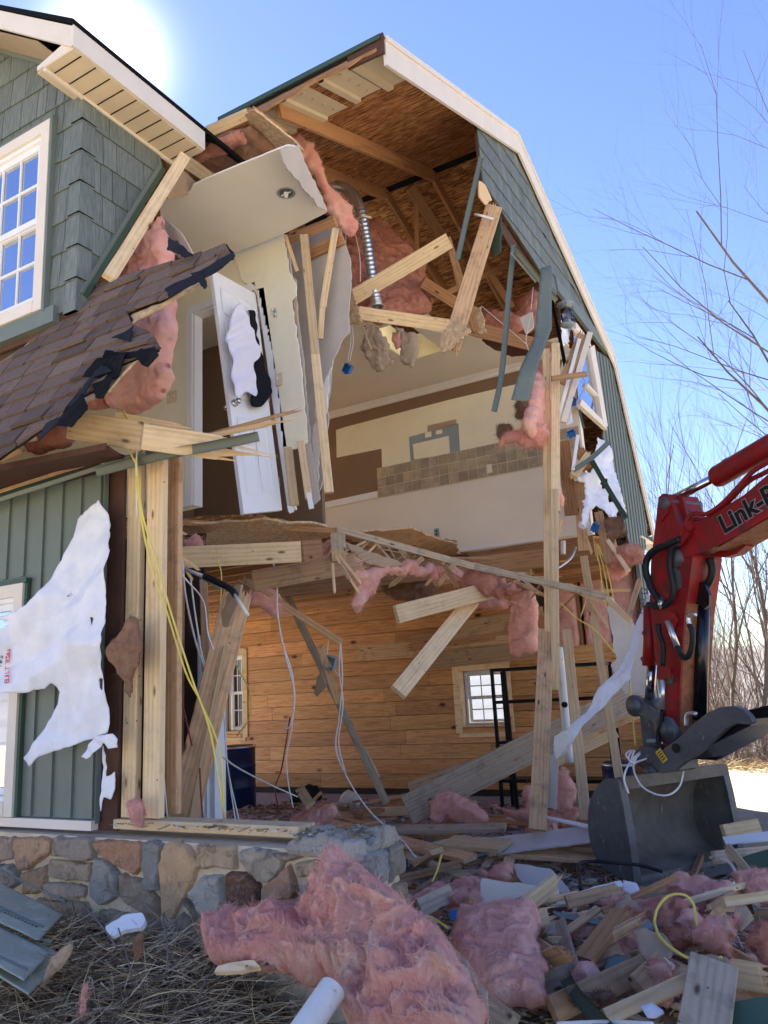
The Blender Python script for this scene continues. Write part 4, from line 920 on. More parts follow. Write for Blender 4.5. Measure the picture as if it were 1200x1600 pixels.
# pink knee-wall insulation left of bathroom
for poly,y in (([(252,335),(262,372),(268,440),(235,445),(178,450),(190,430),(228,380)],3.75),([(196,462),(270,450),(272,520),(262,560),(268,585),(250,625),(215,645),(170,640),(165,600),(175,560),(200,520),(205,480)],3.7)):
    sheet('insulation_batt',poly,PY(y),.012,.14,'pink',parent=house,tufts=900,tl=.025,disp=d_ins(.035,11),jag=.02,w=.07)
sheet('insulation_batt',[(130,640),(135,600),(165,590),(172,640)],PY(3.72),.012,.12,'pink2',parent=house,tufts=300,tl=.02,disp=d_ins(.03,11),jag=.02,w=.06)
sheet('corner_flashing',[(250,338),(262,345),(285,365),(300,392),(303,402),(280,403),(258,372)],P3(Y(250,338,3.9),Y(303,402,3.9),Y(258,375,4.0)),.012,.006,'greyboard',parent=house,rim=.006,jag=.003)
# --- skirt roof (steep lower slope remnant) with tab shingles
SA=np.array(Y(-40,690,2.62));SB=np.array(Y(-40,590,2.98))
skp=P3(SA,SB,SA+np.array([1.,0,0]));skp.e1=np.array([1.,0,0]);e2=(SB-SA)-np.array([(SB-SA)[0],0,0]);skp.e2=e2/np.linalg.norm(e2);skp.o=SA
nn=np.cross(skp.e1,skp.e2);skp.n=nn if nn[1]<0 else -nn
def suv(*p): return skp.uv(skp.px(*p))
reg=[suv(-60,640) if False else suv(-60,760),suv(0,718),suv(40,690),suv(75,668),suv(130,640),suv(122,628),suv(170,600),suv(182,575),suv(250,542),suv(236,520),suv(205,505),suv(200,490),suv(262,462),suv(300,435),suv(362,398),suv(355,385),suv(300,402),suv(200,432),suv(150,450),suv(120,480),suv(60,530),suv(0,572),suv(-60,610)]
vlo=min(r[1] for r in reg);vhi=max(r[1] for r in reg);ulo=min(r[0] for r in reg);uhi=max(r[0] for r in reg)
b=MB();f2=MB();rs=random.Random(11);TR=tri(reg);v=vlo-.05;ex=.135;row=0
def sag(u,v): return .05*math.sin(u*2.2+v*3)*max(0,min(1,(u-.6)/1.2))
while v<vhi:
    u=ulo-.2+(row%2)*.13
    while u<uhi+.1:
        w=rs.choice((.16,.2,.26,.3));t=rs.uniform(.62,1.15);cu=u+w/2
        tear=rs.random();lift=rs.uniform(0,.005)+(rs.uniform(.0,.018) if cu>uhi-1.3 and tear<.5 else 0);base=.012*(row%3)*.2
        dv=rs.choice((0,0,.012,-.008));R=[(u+.005,v+dv),(u+w-.005,v+dv),(u+w-.005,v+ex+.02),(u+.005,v+ex+.02)]
        for tr in TR:
            q=clip(R,tr)
            if len(q)>2:
                A=[skp.at(p[0],p[1],.012+(.008+lift)*(1-(p[1]-v)/ex)+sag(*p)) for p in q];B=[skp.at(p[0],p[1],.004+lift*(1-(p[1]-v)/ex)*.8+sag(*p)) for p in q];n=len(q)
                b.add(A+B,[tuple(range(n)),tuple(range(n,2*n))[::-1]]+[(i,(i+1)%n,n+(i+1)%n,n+i) for i in range(n)],(t*rs.uniform(.97,1.04),t,t))
        u+=w
    v+=ex;row+=1
OP(b,'skirt_shingles','shingle',tint=True)
V,F=sheet_geo(reg,skp,.04,.006,px=False,rim=.006,jag=.02,jf=18,disp=lambda u,v,W0,prof,sd:.05*np.sin(u*2.2+v*3)*np.clip((u-.6)/1.2,0,1)-.002);mesh('skirt_felt',V,F,'felt',house)
reg2=[r+np.array([0,0.03]) for r in reg if True]
V,F=sheet_geo([suv(-60,750),suv(60,672),suv(170,610),suv(225,540),suv(200,500),suv(262,466),suv(330,420),suv(300,405),suv(150,455),suv(-60,612)],skp,.04,.012,px=False,rim=.012,jag=.02,jf=18,disp=lambda u,v,W0,prof,sd:.05*np.sin(u*2.2+v*3)*np.clip((u-.6)/1.2,0,1)-.014);mesh('skirt_sheathing',V,F,'osb2',house)
# curled strips and torn black shreds
for poly,m_,am in (([(165,545),(240,540),(252,560),(228,572),(205,552),(158,560)],'shingle',.03),([(150,560),(195,548),(180,588),(130,590)],'shingle',.02),([(205,505),(190,520),(175,528),(200,530)],'felt',.02),([(268,470),(290,452),(330,425),(365,398),(362,390),(340,400),(300,430),(262,455)],'felt',.02),([(315,425),(322,442),(318,450),(300,430)],'felt',.02),([(262,370),(280,382),(303,400),(290,405),(262,392)],'felt',.02),([(110,640),(160,570),(175,578),(150,590),(135,620)],'felt',.015),([(60,690),(75,665),(115,645),(110,655)],'felt',.015),([(85,668),(130,610),(140,640),(115,670)],'shingle',.015),([(145,600),(178,585),(160,620),(148,620)],'shingle',.01)):
    V,F=sheet_geo(poly,Plane(skp.o+skp.n*.045,skp.e1,skp.n),.012,.005,rim=.005,jag=.006,jf=40,disp=d_fold(am,9,4,crumple=.006));mesh('torn_shingle',V,F,m_,house)
# eave structure: rafter tails, header, insulation, soffit, trim
board('rafter_tail',Y(-30,690,2.75),Y(48,672,2.75),.13,.05,'lumber',parent=house)
board('header_board',Y(112,664,2.85),Y(225,682,2.95),.16,.06,'lumber',parent=house)
board('rafter_tail',Y(55,655,2.9),Y(115,640,2.95),.06,.04,'oldwood',parent=house)
board('rafter_tail',Y(-10,722,2.8),Y(35,700,2.8),.05,.04,'oldwood',parent=house)
sheet('insulation_batt',[(35,700),(50,672),(108,655),(112,690),(60,712)],PY(2.95),.012,.12,'pink2',parent=house,tufts=300,tl=.02,disp=d_ins(.03,11),jag=.02,w=.06)
b=MB();b.prism([(HX,2.78,2.90),(-4.15,2.78,2.895),(-3.24,2.78,2.845),(-3.5,3.17,2.90),(-4.3,3.17,2.945),(HX,3.17,2.945)],(0,0,.015));b.prism([(HX,2.77,2.895),(-4.15,2.77,2.885),(-3.24,2.77,2.835),(-3.24,2.77,2.87),(-4.15,2.77,2.925),(HX,2.77,2.93)],(0,-.008,0));OP(b,'eave_soffit','brownwood')
b=MB();b.prism([Y(-60,785,3.1),Y(140,712,3.1),Y(185,708,3.1),Y(160,722,3.1),Y(-60,795,3.1)],(0,.08,0));OP(b,'frieze_trim','green_dark')
board('soffit_channel',Y(-60,800,3.08),Y(230,706,3.05),.03,.03,'green',parent=house)
board('wood_lath',Y(-50,784,3.06),Y(175,712,3.04),.022,.012,'oldwood',parent=house)
# --- dormer
dyv=3.1;DX=-3.945
dw=(-5.25,-4.30,4.14,5.40)

b=MB()
regw=[reg]
# split around window
R1=[(dw[1]+.07,4.0),(DX,4.0),(DX,5.62),(-4.1,5.78),(dw[1]+.07,5.96)]
R2=[(-6.0,dw[3]+.1),(dw[1]+.1,dw[3]+.1),(dw[1]+.1,5.96),(-4.95,6.42),(-5.3,6.2),(-6.0,5.7)]
for i,r in enumerate((R1,R2)): shakes(b,r,0,1,(-6.1,DX),(3.96,6.5),.235,lambda u,z,h:(u,dyv-.005-h,z),wr=(.09,.22),seed=20+i)
OP(b,'dormer_shakes','shake',tint=True)
b=MB();grid_wall(b,1,-6.0,DX-.005,3.9,5.62,dyv,dyv+.03,[dw]);b.prism([(-6.0,dyv,5.62),(DX-.01,dyv,5.62),(-4.1,dyv,5.80),(-4.95,dyv,6.42),(-6.0,dyv,5.75)],(0,.03,0));OP(b,'dormer_wall','brownwood')
window(*dw,dyv-.03,.085,'trim',cols=4,rows=2)
b=MB();b.box((dw[1]+.086,dyv-.055,dw[2]-.1),(dw[1]+.108,dyv-.0,dw[3]+.108));b.box((dw[0]-.15,dyv-.055,dw[3]+.086),(dw[1]+.086,dyv,dw[3]+.108));b.box((dw[0]-.15,dyv-.05,dw[2]-.2),(dw[1]+.2,dyv,dw[2]-.087));OP(b,'window_flashing','green')
# corner posts made of stacked shake corners
b=MB();z=3.97
while z<5.62:
    for k in (0,1):
        pass
    a=.03;bb=.016
    b.prism([(DX-.085,dyv-a,z),(DX+a,dyv-a,z),(DX+a,dyv+.09,z),(DX,dyv+.09,z),(DX,dyv-.001,z),(DX-.085,dyv-.001,z)],(0,0,.004),(1,1,1))
    lo=[(DX-.085,dyv-a),(DX+a,dyv-a),(DX+a,dyv+.09),(DX,dyv+.09),(DX,dyv),(DX-.085,dyv)];hi=[(DX-.085,dyv-bb),(DX+bb,dyv-bb),(DX+bb,dyv+.09),(DX,dyv+.09),(DX,dyv),(DX-.085,dyv)]
    n=6;V=[(p[0],p[1],z) for p in lo]+[(p[0],p[1],min(z+.239,5.66)) for p in hi];t=random.uniform(.9,1.1);b.add(V,[tuple(range(n))[::-1],tuple(range(n,2*n))]+[(i,(i+1)%n,n+(i+1)%n,n+i) for i in range(n)],(t,t,t))
    z+=.235
OP(b,'corner_shakes','shake',tint=True)
# side wall (x=DX) following steep slope
def dxs(p): P=X(p[0],p[1],DX);return (P[1],P[2])
rs_=[dxs((118,492)),dxs((250,268)),dxs((243,262)),dxs((133,172)),(dyv+.02,4.02)]
rs_=[(dyv+.02,3.98),dxs((130,458)),dxs((252,262)),(dxs((243,262))[0],5.62),(dyv+.02,5.62)]
b=MB();shakes(b,rs_,0,1,(3.1,4.3),(3.96,5.7),.235,lambda u,z,h:(DX+.005+h,u,z),wr=(.1,.26),seed=31);OP(b,'dormer_side_shakes','shake',tint=True)
b=MB()
for t in tri(rs_): b.prism([(DX-.03,p[0],p[1]) for p in t],(.034,0,0))
OP(b,'dormer_side_wall','brownwood')
A=np.array(X(131,462,DX+.02));B=np.array(X(254,262,DX+.02));board('step_flashing',A,B,.055,.02,'green_dark',parent=house,hint=(1,0,0))
board('step_trim',A+(0.0,-.03,0),B+(0,-.03,0),.03,.03,'green',parent=house,hint=(1,0,0))
# dormer roof: eaves at right, gable towards viewer
ex=-3.66;ey0=2.78;ey1=3.95;ez=5.60
rzx=-4.95;rz=ez+.98*(ex-rzx)*.72
E0=lambda x,y,z:(x,y,z)
slz=lambda x:ez+(abs(ex-rzx)-abs(x-rzx))*.72
th=.035
b=MB();
for sgn in (1,-1):
    xe=rzx+sgn*(ex-rzx)
    b.prism([(xe+sgn*.03,ey0-.03,ez+.115),(rzx,ey0-.03,rz+.115),(rzx,ey0-.03,rz+.15),(xe+sgn*.03,ey0-.03,ez+.15)],(0,ey1-ey0+.6,0))
OP(b,'dormer_shingles','shingle')
b=MB();b.prism([(ex+.005,ey0-.02,ez-.04),(ex+.005,ey1,ez-.04),(ex+.005,ey1,ez+.115),(ex+.005,ey0-.02,ez+.115)],(.02,0,0));OP(b,'eave_fascia','trim')
b=MB();
for sgn in (1,-1):
    xe=rzx+sgn*(ex+.005-rzx)
    b.prism([(xe,ey0-.02,ez-.04),(rzx,ey0-.02,rz-.02),(rzx,ey0-.02,rz+.115),(xe,ey0-.02,ez+.115)],(0,.02,0))
OP(b,'rake_fascia','trim')
# eave soffit with vent lines (flat) and returned box end
b=MB();b.box((DX+.005,ey0,ez-.045),(ex+.004,ey1,ez-.03))
o=OP(b,'dormer_soffit','soffit')
b=MB();y=ey0+.06
while y<ey1: b.box((DX+.03,y,ez-.0475),(ex-.0,y+.008,ez-.0452));y+=.115
b.build('soffit_groove','hole',o)
b=MB();b.box((DX+.0051,ey0,ez-.0702),(DX+.025,ey1,ez-.0455));OP(b,'soffit_frieze','trim')
b=MB();b.prism([(ex,ey0-.001,ez-.03),(DX-.06,ey0-.001,ez-.03),(DX-.06,ey0-.001,ez+.0),(ex-.02,ey0-.001,ez+.06)],(0,.02,0));OP(b,'soffit_return','trim')
b=MB();hz=lambda x:rz-.035-abs(x-rzx)*(rz-ez)/(ex+.005-rzx)
for sg in(1,-1):
    xx=rzx+sg*(DX-.07-rzx);b.prism([(xx,ey0,hz(xx)),(rzx,ey0,hz(rzx)),(rzx,ey0,hz(rzx)-.012),(xx,ey0,hz(xx)-.012)],(0,dyv-ey0+.03,0));OP(b,'rake_soffit','soffit')
b=MB();b.box((DX-.08,ey0+.02,ez-.03),(DX+.0045,dyv-.0,ez-.0155));OP(b,'soffit_corner','soffit')
for sgn in(1,): b=MB();b.prism([(DX-.07,dyv-.04,hz(DX-.07)-.014),(rzx,dyv-.04,hz(rzx)-.014),(rzx,dyv-.04,hz(rzx)-.05),(DX-.07,dyv-.04,hz(DX-.07)-.05)],(0,.03,0));OP(b,'gable_frieze','green')
# ================= LOOSE THINGS: LUMBER =================
def pb(name,a,ya,b,yb,w,t,mat,label,cat='board',**k):
    return board(name,Y(a[0],a[1],ya),Y(b[0],b[1],yb),w,t,mat,label,cat,**k)
# collapsed truss hanging in the attic opening
tr=thing('broken_truss','broken roof truss with chipped gusset plates hanging level across the upstairs opening','roof truss',tuple(Y(570,490,6.3)))
pb('bottom_chord',(560,489),6.25,(722,512),6.9,.13,.04,'lumber',None,parent=tr);pb('bottom_chord',(718,508),6.92,(860,545),8.1,.15,.04,'rafter',None,parent=tr)
pb('web',(512,488),6.2,(702,376),6.55,.155,.04,'lumber',None,parent=tr)
def gus(pts,pl,mat='osb2',T=.02,parent=tr,name='gusset_plate',jag=.015,step=.015):
    V,F=sheet_geo(pts,pl,step,T,rim=T,jag=jag,jf=40,disp=lambda u,v,W0,prof,sd:.006*fbm(u*30,v*30,sd,3));return mesh(name,V,F,mat,parent)
gus([(502,472),(548,446),(566,502),(562,508),(508,500)],PY(6.12));pb('chord_end',(508,488),6.18,(565,503),6.2,.05,.04,'oldwood',None,parent=tr)
gus([(738,478),(752,482),(760,520),(734,520),(728,500)],PY(6.85));
pb('web',(699,372),6.6,(745,520),6.85,.07,.04,'rafter',None,parent=tr,sB=.05)
pb('web',(702,376),6.6,(722,470),6.9,.05,.04,'rafter',None,parent=tr)
pl1=pb('splintered_plank',(772,322),6.75,(703,548),6.2,.165,.04,'oldwood','long splintered plank hanging down across the broken truss below the torn gable',sA=.05,sB=.06)
gus([(690,520),(716,495),(735,518),(700,550),(690,552)],PY(6.14),parent=pl1,name='osb_scrap')
pb('stud',(765,330),6.8,(748,400),6.8,.09,.04,'rafter','short dark stud behind the top of the long splintered plank',sA=.04)
# green metal strips
def strip_path(name,pts,w,t,mat,label,cat='metal strip',parent=None,roll=0,lip=True):
    P=[np.array(p) for p in smooth_pts(pts,4)];b=MB();n=len(P);V=[];
    for i,p in enumerate(P):
        d=P[min(i+1,n-1)]-P[max(i-1,0)];d/=np.linalg.norm(d);vw=np.array([0,0,H])-p;vw/=np.linalg.norm(vw);wv=np.cross(vw,d);wv/=np.linalg.norm(wv);nn=np.cross(d,wv)
        c,s=math.cos(roll),math.sin(roll);wv,nn=c*wv+s*nn,-s*wv+c*nn
        for (a,h) in ((-w/2,t*2.5 if lip else 0),(-w/2+.003,0),(w/2-.003,0),(w/2,t*2.5 if lip else 0),(w/2,-t),(-w/2,-t)): V.append(p+wv*a+nn*h)
    F=[(i*6+j,i*6+(j+1)%6,(i+1)*6+(j+1)%6,(i+1)*6+j) for i in range(n-1) for j in range(6)]+[tuple(range(6))[::-1],tuple(range((n-1)*6,n*6))]
    b.add(V,F);o=b.build(name,mat,parent);
    if parent is None: tag(o,label,cat)
    return o
strip_path('siding_channel',[Y(752,246,6.3),Y(732,330,6.2),Y(715,405,6.15)],.05,.008,'green','straight green siding channel hanging from the tip of the torn gable')
strip_path('siding_channel',[Y(803,383,7.0),Y(796,450,6.9),Y(790,520,6.85),Y(783,590,6.8),Y(772,643,6.75)],.055,.008,'green','thin twisted green metal strip dangling in front of the brown paint band')
sheet('bent_flashing',[(845,418),(862,416),(863,510),(845,560),(826,624),(799,622),(812,580),(835,525),(840,470)],P3(Y(850,420,7.3),Y(863,510,7.1),Y(812,620,6.7)),.03,.004,'green','wide bent green metal sheet hanging from the gable corner over the stud','metal sheet',rim=.004,disp=d_fold(.03,7,3,crumple=.004))
sheet('torn_siding',[(775,330),(785,340),(783,395),(770,405),(765,370)],PY(6.95),.02,.006,'green_dark','small dark green siding scrap beside the top of the splintered plank','siding',rim=.006,jag=.01)
strip_path('siding_channel',[X(803,385,-2.38),X(838,430,-2.38),X(870,470,-2.38)],.06,.012,'green','green channel still fixed along the torn lower edge of the gable shakes')
strip_path('siding_channel',[X(800,395,-2.3),X(838,440,-2.3)],.03,.01,'bluegrey','pale second channel under the torn lower edge of the gable shakes')
sheet('torn_sheathing',[(775,345),(792,352),(838,400),(850,432),(838,440),(800,395)],PX(-2.46),.02,.012,'brownwood','ragged brown sheathing strip peeking below the gable shakes','sheathing',rim=.012,jag=.015)
sheet('splinter_scrap',[(747,282),(757,288),(768,312),(758,320),(748,308)],PX(-2.40),.012,.012,'split','pale splintered wood scrap on the torn edge of the gable','scrap',rim=.012,jag=.01)
cable('pale_dowel',[Y(742,335,6.4),Y(752,337,6.4),Y(770,342,6.6)],.012,'pvc','short pale dowel sticking out near the top of the splintered plank','dowel')
# duct
dk=smooth_pts([Y(524,290,6.3),Y(545,297,6.3),Y(562,325,6.25),Y(572,370,6.3),Y(580,420,6.35),Y(588,470,6.4),Y(590,480,6.4)],22)
b=MB();b.tube(dk,[.052+.007*math.sin(i*2.1) for i in range(len(dk))],16,cap=False);o=b.build('flexible_duct','silver',None,smooth=True);tag(o,'silver flexible air duct curving down through pink insulation above the broken truss','duct')
cable('duct_strap',[Y(556,342,6.2),Y(566,338,6.15),Y(580,340,6.2)],.012,'soffit','pale strap round the middle of the silver duct','strap')
# hanging wires and blue box
o=cable('electric_wire',[Y(541,350,6.2),Y(540,400,6.15),Y(541,445,6.1)],.004,'wire','left white wire hanging from the insulation to the left end of the truss','wire',group=None)
cable('electric_wire',[Y(552,352,6.2),Y(562,400,6.15),Y(563,440,6.15)],.004,'wire','curved white wire hanging beside the silver duct','wire')
for i,dx in enumerate((0,3)): cable('electric_wire',[Y(547+dx,508,6.1),Y(548+dx*1.3,535,6.1),Y(543+dx,566,6.1)],.004,'wire','white wire pair hanging from the truss down to a blue outlet box','wire',group='wires holding the blue outlet box')
def jbox(px,py,y,s,rot,label,parent=None):
    P=Y(px,py,y);b=MB();t=.003;w,h,d=s,s*1.15,s*.7
    for a,c in (((-w/2,-d/2,-h/2),(w/2,d/2,-h/2+t)),((-w/2,-d/2,h/2-t),(w/2,d/2,h/2)),((-w/2,-d/2,-h/2+t),(-w/2+t,d/2,h/2-t)),((w/2-t,-d/2,-h/2+t),(w/2,d/2,h/2-t)),((-w/2+t,d/2-t,-h/2+t),(w/2-t,d/2,h/2-t)),((-.008,-d/2,h/2),(.008,-d/2+.02,h/2+.012)),((-.008,-d/2,-h/2-.012),(.008,-d/2+.02,-h/2))): b.box(a,c)
    Mw=Matrix.Translation(Vector(P))@Matrix.Rotation(rot[2],4,'Z')@Matrix.Rotation(rot[1],4,'Y')@Matrix.Rotation(rot[0],4,'X')
    V=[tuple(Mw@Vector(v)) for v in b.V];o=mesh('outlet_box',V,b.F,'blue',parent,Mw);tag(o,label,'outlet box');return o
jbox(543,576,6.1,.075,(.5,.7,.3),'blue plastic outlet box dangling on wires in front of the brown paint')
# torn gypsum lumps hanging below the truss
for poly,y,m_,lab in (([(570,505),(592,510),(608,545),(612,572),(598,582),(582,578),(566,545)],6.25,'paper','left lump of torn paper and plaster hanging under the truss'),([(620,512),(648,518),(656,560),(645,578),(632,570),(622,545)],6.35,'paper','right lump of torn paper and plaster hanging under the truss')):
    sheet('plaster_lump',poly,PY(y),.012,.05,m_,lab,'plaster',disp=d_ins(.03,14),jag=.03,w=.04,tufts=80,tl=.04)
sheet('torn_paper',[(612,520),(626,518),(624,545),(618,548)],PY(6.3),.012,.03,'pink2','small rusty tuft between the two hanging plaster lumps','paper',disp=d_ins(.02,14),jag=.02)
cable('wood_sliver',[Y(566,510,6.2),Y(580,545,6.15)],.008,'split','thin wood sliver hanging left of the plaster lumps','splinter')
sheet('torn_ceiling_paper',[(745,528),(850,545),(840,556),(800,556),(770,545)],P3(Y(745,528,7.4),Y(850,545,8.2),Y(790,556,7.9)),.02,.01,'brownwood','dark ragged paper drooping from the ceiling edge under the truss','paper',rim=.01,jag=.02)
sheet('gypsum_scrap',[(812,497),(832,487),(834,512),(822,523)],PY(7.3),.02,.014,'beige','pale square of drywall behind the thin twisted metal strip','drywall',rim=.014)
cable('electric_wire',[Y(833,448,7.3),Y(829,490,7.2),Y(822,530,7.2),Y(826,548,7.2)],.004,'wire','white wire hanging beside the wide bent metal sheet','wire')
cable('electric_wire',[Y(752,478,7.0),Y(790,510,7.1),Y(825,540,7.2)],.0035,'wire','thin wire slanting across behind the thin twisted strip','wire')
# upstairs insulation
insul('insulation_clump',[(447,212),(470,208),(492,228),(505,262),(520,295),(545,320),(562,350),(552,368),(530,358),(520,340),(505,300),(490,270),(468,240),(450,225)],P3(Y(450,215,5.2),Y(560,360,5.9),Y(470,300,5.4)),.1,'pink','long pink insulation strip drooping from the broken ceiling corner',step=.014,tufts=1500,jag=.05)
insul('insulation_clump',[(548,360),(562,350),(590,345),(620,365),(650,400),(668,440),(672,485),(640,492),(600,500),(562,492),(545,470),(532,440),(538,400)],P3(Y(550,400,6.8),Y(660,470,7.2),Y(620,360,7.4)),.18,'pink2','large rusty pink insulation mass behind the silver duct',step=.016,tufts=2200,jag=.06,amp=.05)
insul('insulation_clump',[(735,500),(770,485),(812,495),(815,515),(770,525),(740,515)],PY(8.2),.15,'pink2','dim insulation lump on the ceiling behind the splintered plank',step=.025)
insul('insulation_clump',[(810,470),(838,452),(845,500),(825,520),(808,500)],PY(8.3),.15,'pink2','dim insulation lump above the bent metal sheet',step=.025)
insul('insulation_clump',[(840,572),(858,560),(862,620),(858,700),(835,690),(820,660),(830,620)],PX(-2.52),.12,'pink','insulation strip squeezed behind the tall gable stud',step=.014)
insul('insulation_clump',[(855,655),(830,668),(810,678),(790,682),(778,695),(800,690),(820,695),(845,690),(858,675)],PY(7.6),.10,'pink','wispy insulation tongue reaching left over the kitchen tiles',step=.012,tufts=1200,tl=.05,jag=.05)
insul('insulation_clump',[(806,630),(822,622),(830,640),(822,655),(806,650)],PY(7.6),.1,'browninsul','small dark brown insulation ball left of the gable stud',step=.012)
insul('insulation_clump',[(778,665),(795,660),(802,672),(790,688),(778,682)],PY(7.7),.08,'browninsul','small dark tangle above the kitchen tiles',step=.012)
# ---- standing and leaning studs at the torn gable
pb('gable_stud',(853,548),8.0,(858,1005),7.5,.085,.09,'lumber','tall pale stud standing at the torn gable from upper storey down to garage',cat='stud')
pb('gable_stud',(868,538),8.0,(868,800),7.6,.09,.05,'lumber','upper pale stud tight against the right side of the tall gable stud',cat='stud')
pb('gable_stud',(866,765),7.5,(868,1078),7.35,.075,.06,'lumber','middle stud overlapping the right side of the tall gable stud',cat='stud')
pb('gable_stud',(854,985),7.5,(840,1297),6.6,.145,.05,'oldwood','lower weathered stud carrying the gable down onto the rubble',cat='stud')
pb('leaning_stud',(885,985),8.2,(915,1282),7.6,.10,.045,'lumber','lower stud leaning between the white pipe and the bucket',cat='stud')
pb('leaning_stud',(912,870),8.8,(968,1220),8.0,.085,.045,'lumber','long stud leaning behind the white wrap strip near the bucket',cat='stud')
pb('gable_stud',(880,690),8.2,(893,805),8.2,.14,.04,'rafter','short brown stud hanging right of the tall gable stud',cat='stud')
pb('gable_stud',(904,752),8.3,(912,860),8.3,.11,.04,'oldwood','short grey stud hanging under the blue boxes',cat='stud')
pb('window_stud',(912,522),8.2,(880,600),8.0,.13,.05,'oldwood','tilted stud lying against the broken gable window',cat='stud',sA=.03)
pb('window_jamb',(922,520),8.2,(880,660),7.9,.06,.04,'trim','long pale tilted jamb of the broken gable window',cat='window frame')
pb('window_jamb',(905,530),8.1,(872,655),7.9,.04,.03,'white','thin white strip beside the tilted window jamb',cat='window frame')
pb('wood_block',(862,592),7.7,(918,584),7.9,.06,.04,'oldwood','short level block nailed across the tall gable stud',sB=.02)
pb('wood_block',(895,745),8.0,(922,708),8.2,.09,.05,'lumber','broken brown block wedged above the torn white wrap',sA=.04,sB=.04)
pb('wood_block',(905,700),8.2,(918,735),8.3,.1,.05,'rafter','dark broken block behind the wedge by the gable',sA=.04,sB=.04)
pb('wood_lath',(903,680),7.9,(895,735),7.8,.035,.02,'white','thin white lath beside the blue box on the gable')
pb('broken_stud',(935,800),8.2,(952,880),7.9,.09,.04,'rafter','broken brown stud hanging under the torn white wrap',cat='stud',sA=.05)
pb('broken_stud',(950,845),8.0,(982,892),7.9,.045,.04,'lumber','short yellow stud poking out at the gable corner',cat='stud')
pb('broken_stud',(1000,905),8.3,(980,965),8.0,.06,.03,'oldwood','short pale stick leaning beside the excavator arm',cat='stick',sA=.03)
pb('drywall_sliver',(878,812),7.9,(873,835),7.9,.03,.015,'split','pale sliver hanging from the floor edge by the tall stud',cat='splinter',sA=.04,sB=.02)
pb('wood_sliver',(918,845),8.2,(925,866),8.2,.03,.015,'split','pale sliver hanging under the short grey stud',cat='splinter',sA=.03,sB=.02)
strip_path('siding_channel',[Y(952,690,8.0),Y(925,715,7.9),Y(896,735,7.8)],.05,.012,'green','green channel lying crossways over the torn wrap')
strip_path('siding_channel',[Y(925,720,8.1),Y(945,755,8.0),Y(978,810,7.9)],.05,.012,'green_dark','dark green channel slanting down over the torn wrap')
strip_path('siding_channel',[Y(905,640,8.1),Y(912,668,8.0)],.03,.01,'green','short green channel under the broken gable window')
strip_path('corner_trim',[Y(862,470,8.5),Y(880,555,8.3),Y(885,590,8.2)],.04,.02,'felt','black rubber strip hanging inside the gable corner','strip')
# torn wrap at the gable
sheet('house_wrap',[(938,682),(955,700),(965,740),(975,775),(978,803),(965,795),(960,822),(948,812),(935,790),(920,800),(915,830),(905,822),(908,790),(918,755),(905,745),(925,735),(932,705)],P3(Y(940,690,8.6),Y(975,800,8.6),Y(910,820,7.9)),.016,.003,'wrap','torn white house wrap bunched on the broken gable under the window','house wrap',rim=.003,jag=.02,jf=20,disp=d_crease(.05,.9,.12,2),holes=[[(938,750),(948,748),(950,762),(940,765)],[(948,775),(955,772),(958,784),(950,786)]])
sheet('house_wrap',[(878,500),(893,505),(888,535),(876,545)],PX(-2.47),.012,.003,'wrap','scrap of printed white wrap under the wall lantern','house wrap',rim=.003,disp=d_crease(.015,.5,.07,1.5))
sheet('torn_wrap_scrap',[(880,640),(890,620),(895,660),(885,665)],PY(8.0),.012,.003,'wrap','small white wrap scrap left of the blue box under the window','house wrap',rim=.003,disp=d_crease(.015,.5,.06,1.5),jag=.01)
sheet('torn_wrap_scrap',[(905,815),(918,812),(922,822),(912,828),(904,824)],PY(8.0),.01,.003,'wrap','tiny white wrap scrap beside the lowest blue box','house wrap',rim=.003,disp=d_crease(.015,.5,.06,1.5),jag=.01)
jbox(896,628,8.0,.07,(.3,.3,.2),'blue plastic outlet box jammed under the broken gable window')
jbox(893,678,7.9,.07,(.1,1.3,.2),'blue plastic outlet box lying level on the stud top')
jbox(930,824,8.0,.075,(.4,.5,.3),'lowest blue plastic outlet box by the torn floor edge')
insul('insulation_clump',[(948,815),(962,808),(975,825),(968,842),(955,848),(945,835)],PY(8.1),.1,'browninsul','brown paper backed clump hanging at the gable corner',step=.012)
insul('insulation_clump',[(952,862),(980,850),(1000,855),(1005,870),(990,885),(962,890),(950,880)],PY(8.0),.12,'pink2','rusty pink clump at the gable corner beside the excavator',step=.012,tufts=600)
insul('insulation_clump',[(945,890),(965,875),(985,890),(975,905),(950,905)],PY(8.2),.1,'pink3','dull clump hanging just under the gable corner',step=.014)
insul('insulation_clump',[(875,765),(880,762),(882,790),(876,792)],PY(7.7),.05,'pink','thin pink wisp between the studs above the floor edge',step=.01,tufts=100)
for i,(p,q) in enumerate((((885,850),(890,905)),((893,850),(903,905)))): pass
for i,x in enumerate((0,6,11)):
    cable('electric_cable',[Y(930+x*.4,850,8.2),Y(938+x,890,8.1),Y(943+x*1.4,935,8.1),Y(955+x,960,8.1)],.006,'yellow','yellow cables hanging in a bundle under the gable corner','cable',group='yellow cable bundle at the gable corner')
cable('drain_pipe',[Y(880,845,8.6),Y(880,866,8.6)],.03,'pvc','short white pipe stub under the kitchen floor','pipe')
cable('flexible_conduit',[Y(900,855,8.3),Y(892,872,8.2),Y(872,888,8.0)],.012,'silver','short silver conduit under the kitchen floor','conduit')
cable('white_pipe',[Y(873,1012,7.8),Y(880,1085,7.75),Y(890,1192,7.7)],.042,'pvc','tall white plastic pipe hanging between the lower studs','pipe',k=14)
b=MB();P=Y(883,1101,7.68);b.tube([P,P+np.array([.0,-.03,0])],.028,12);o=b.build('pipe_hole','hole',bpy.data.objects.get('white_pipe'))
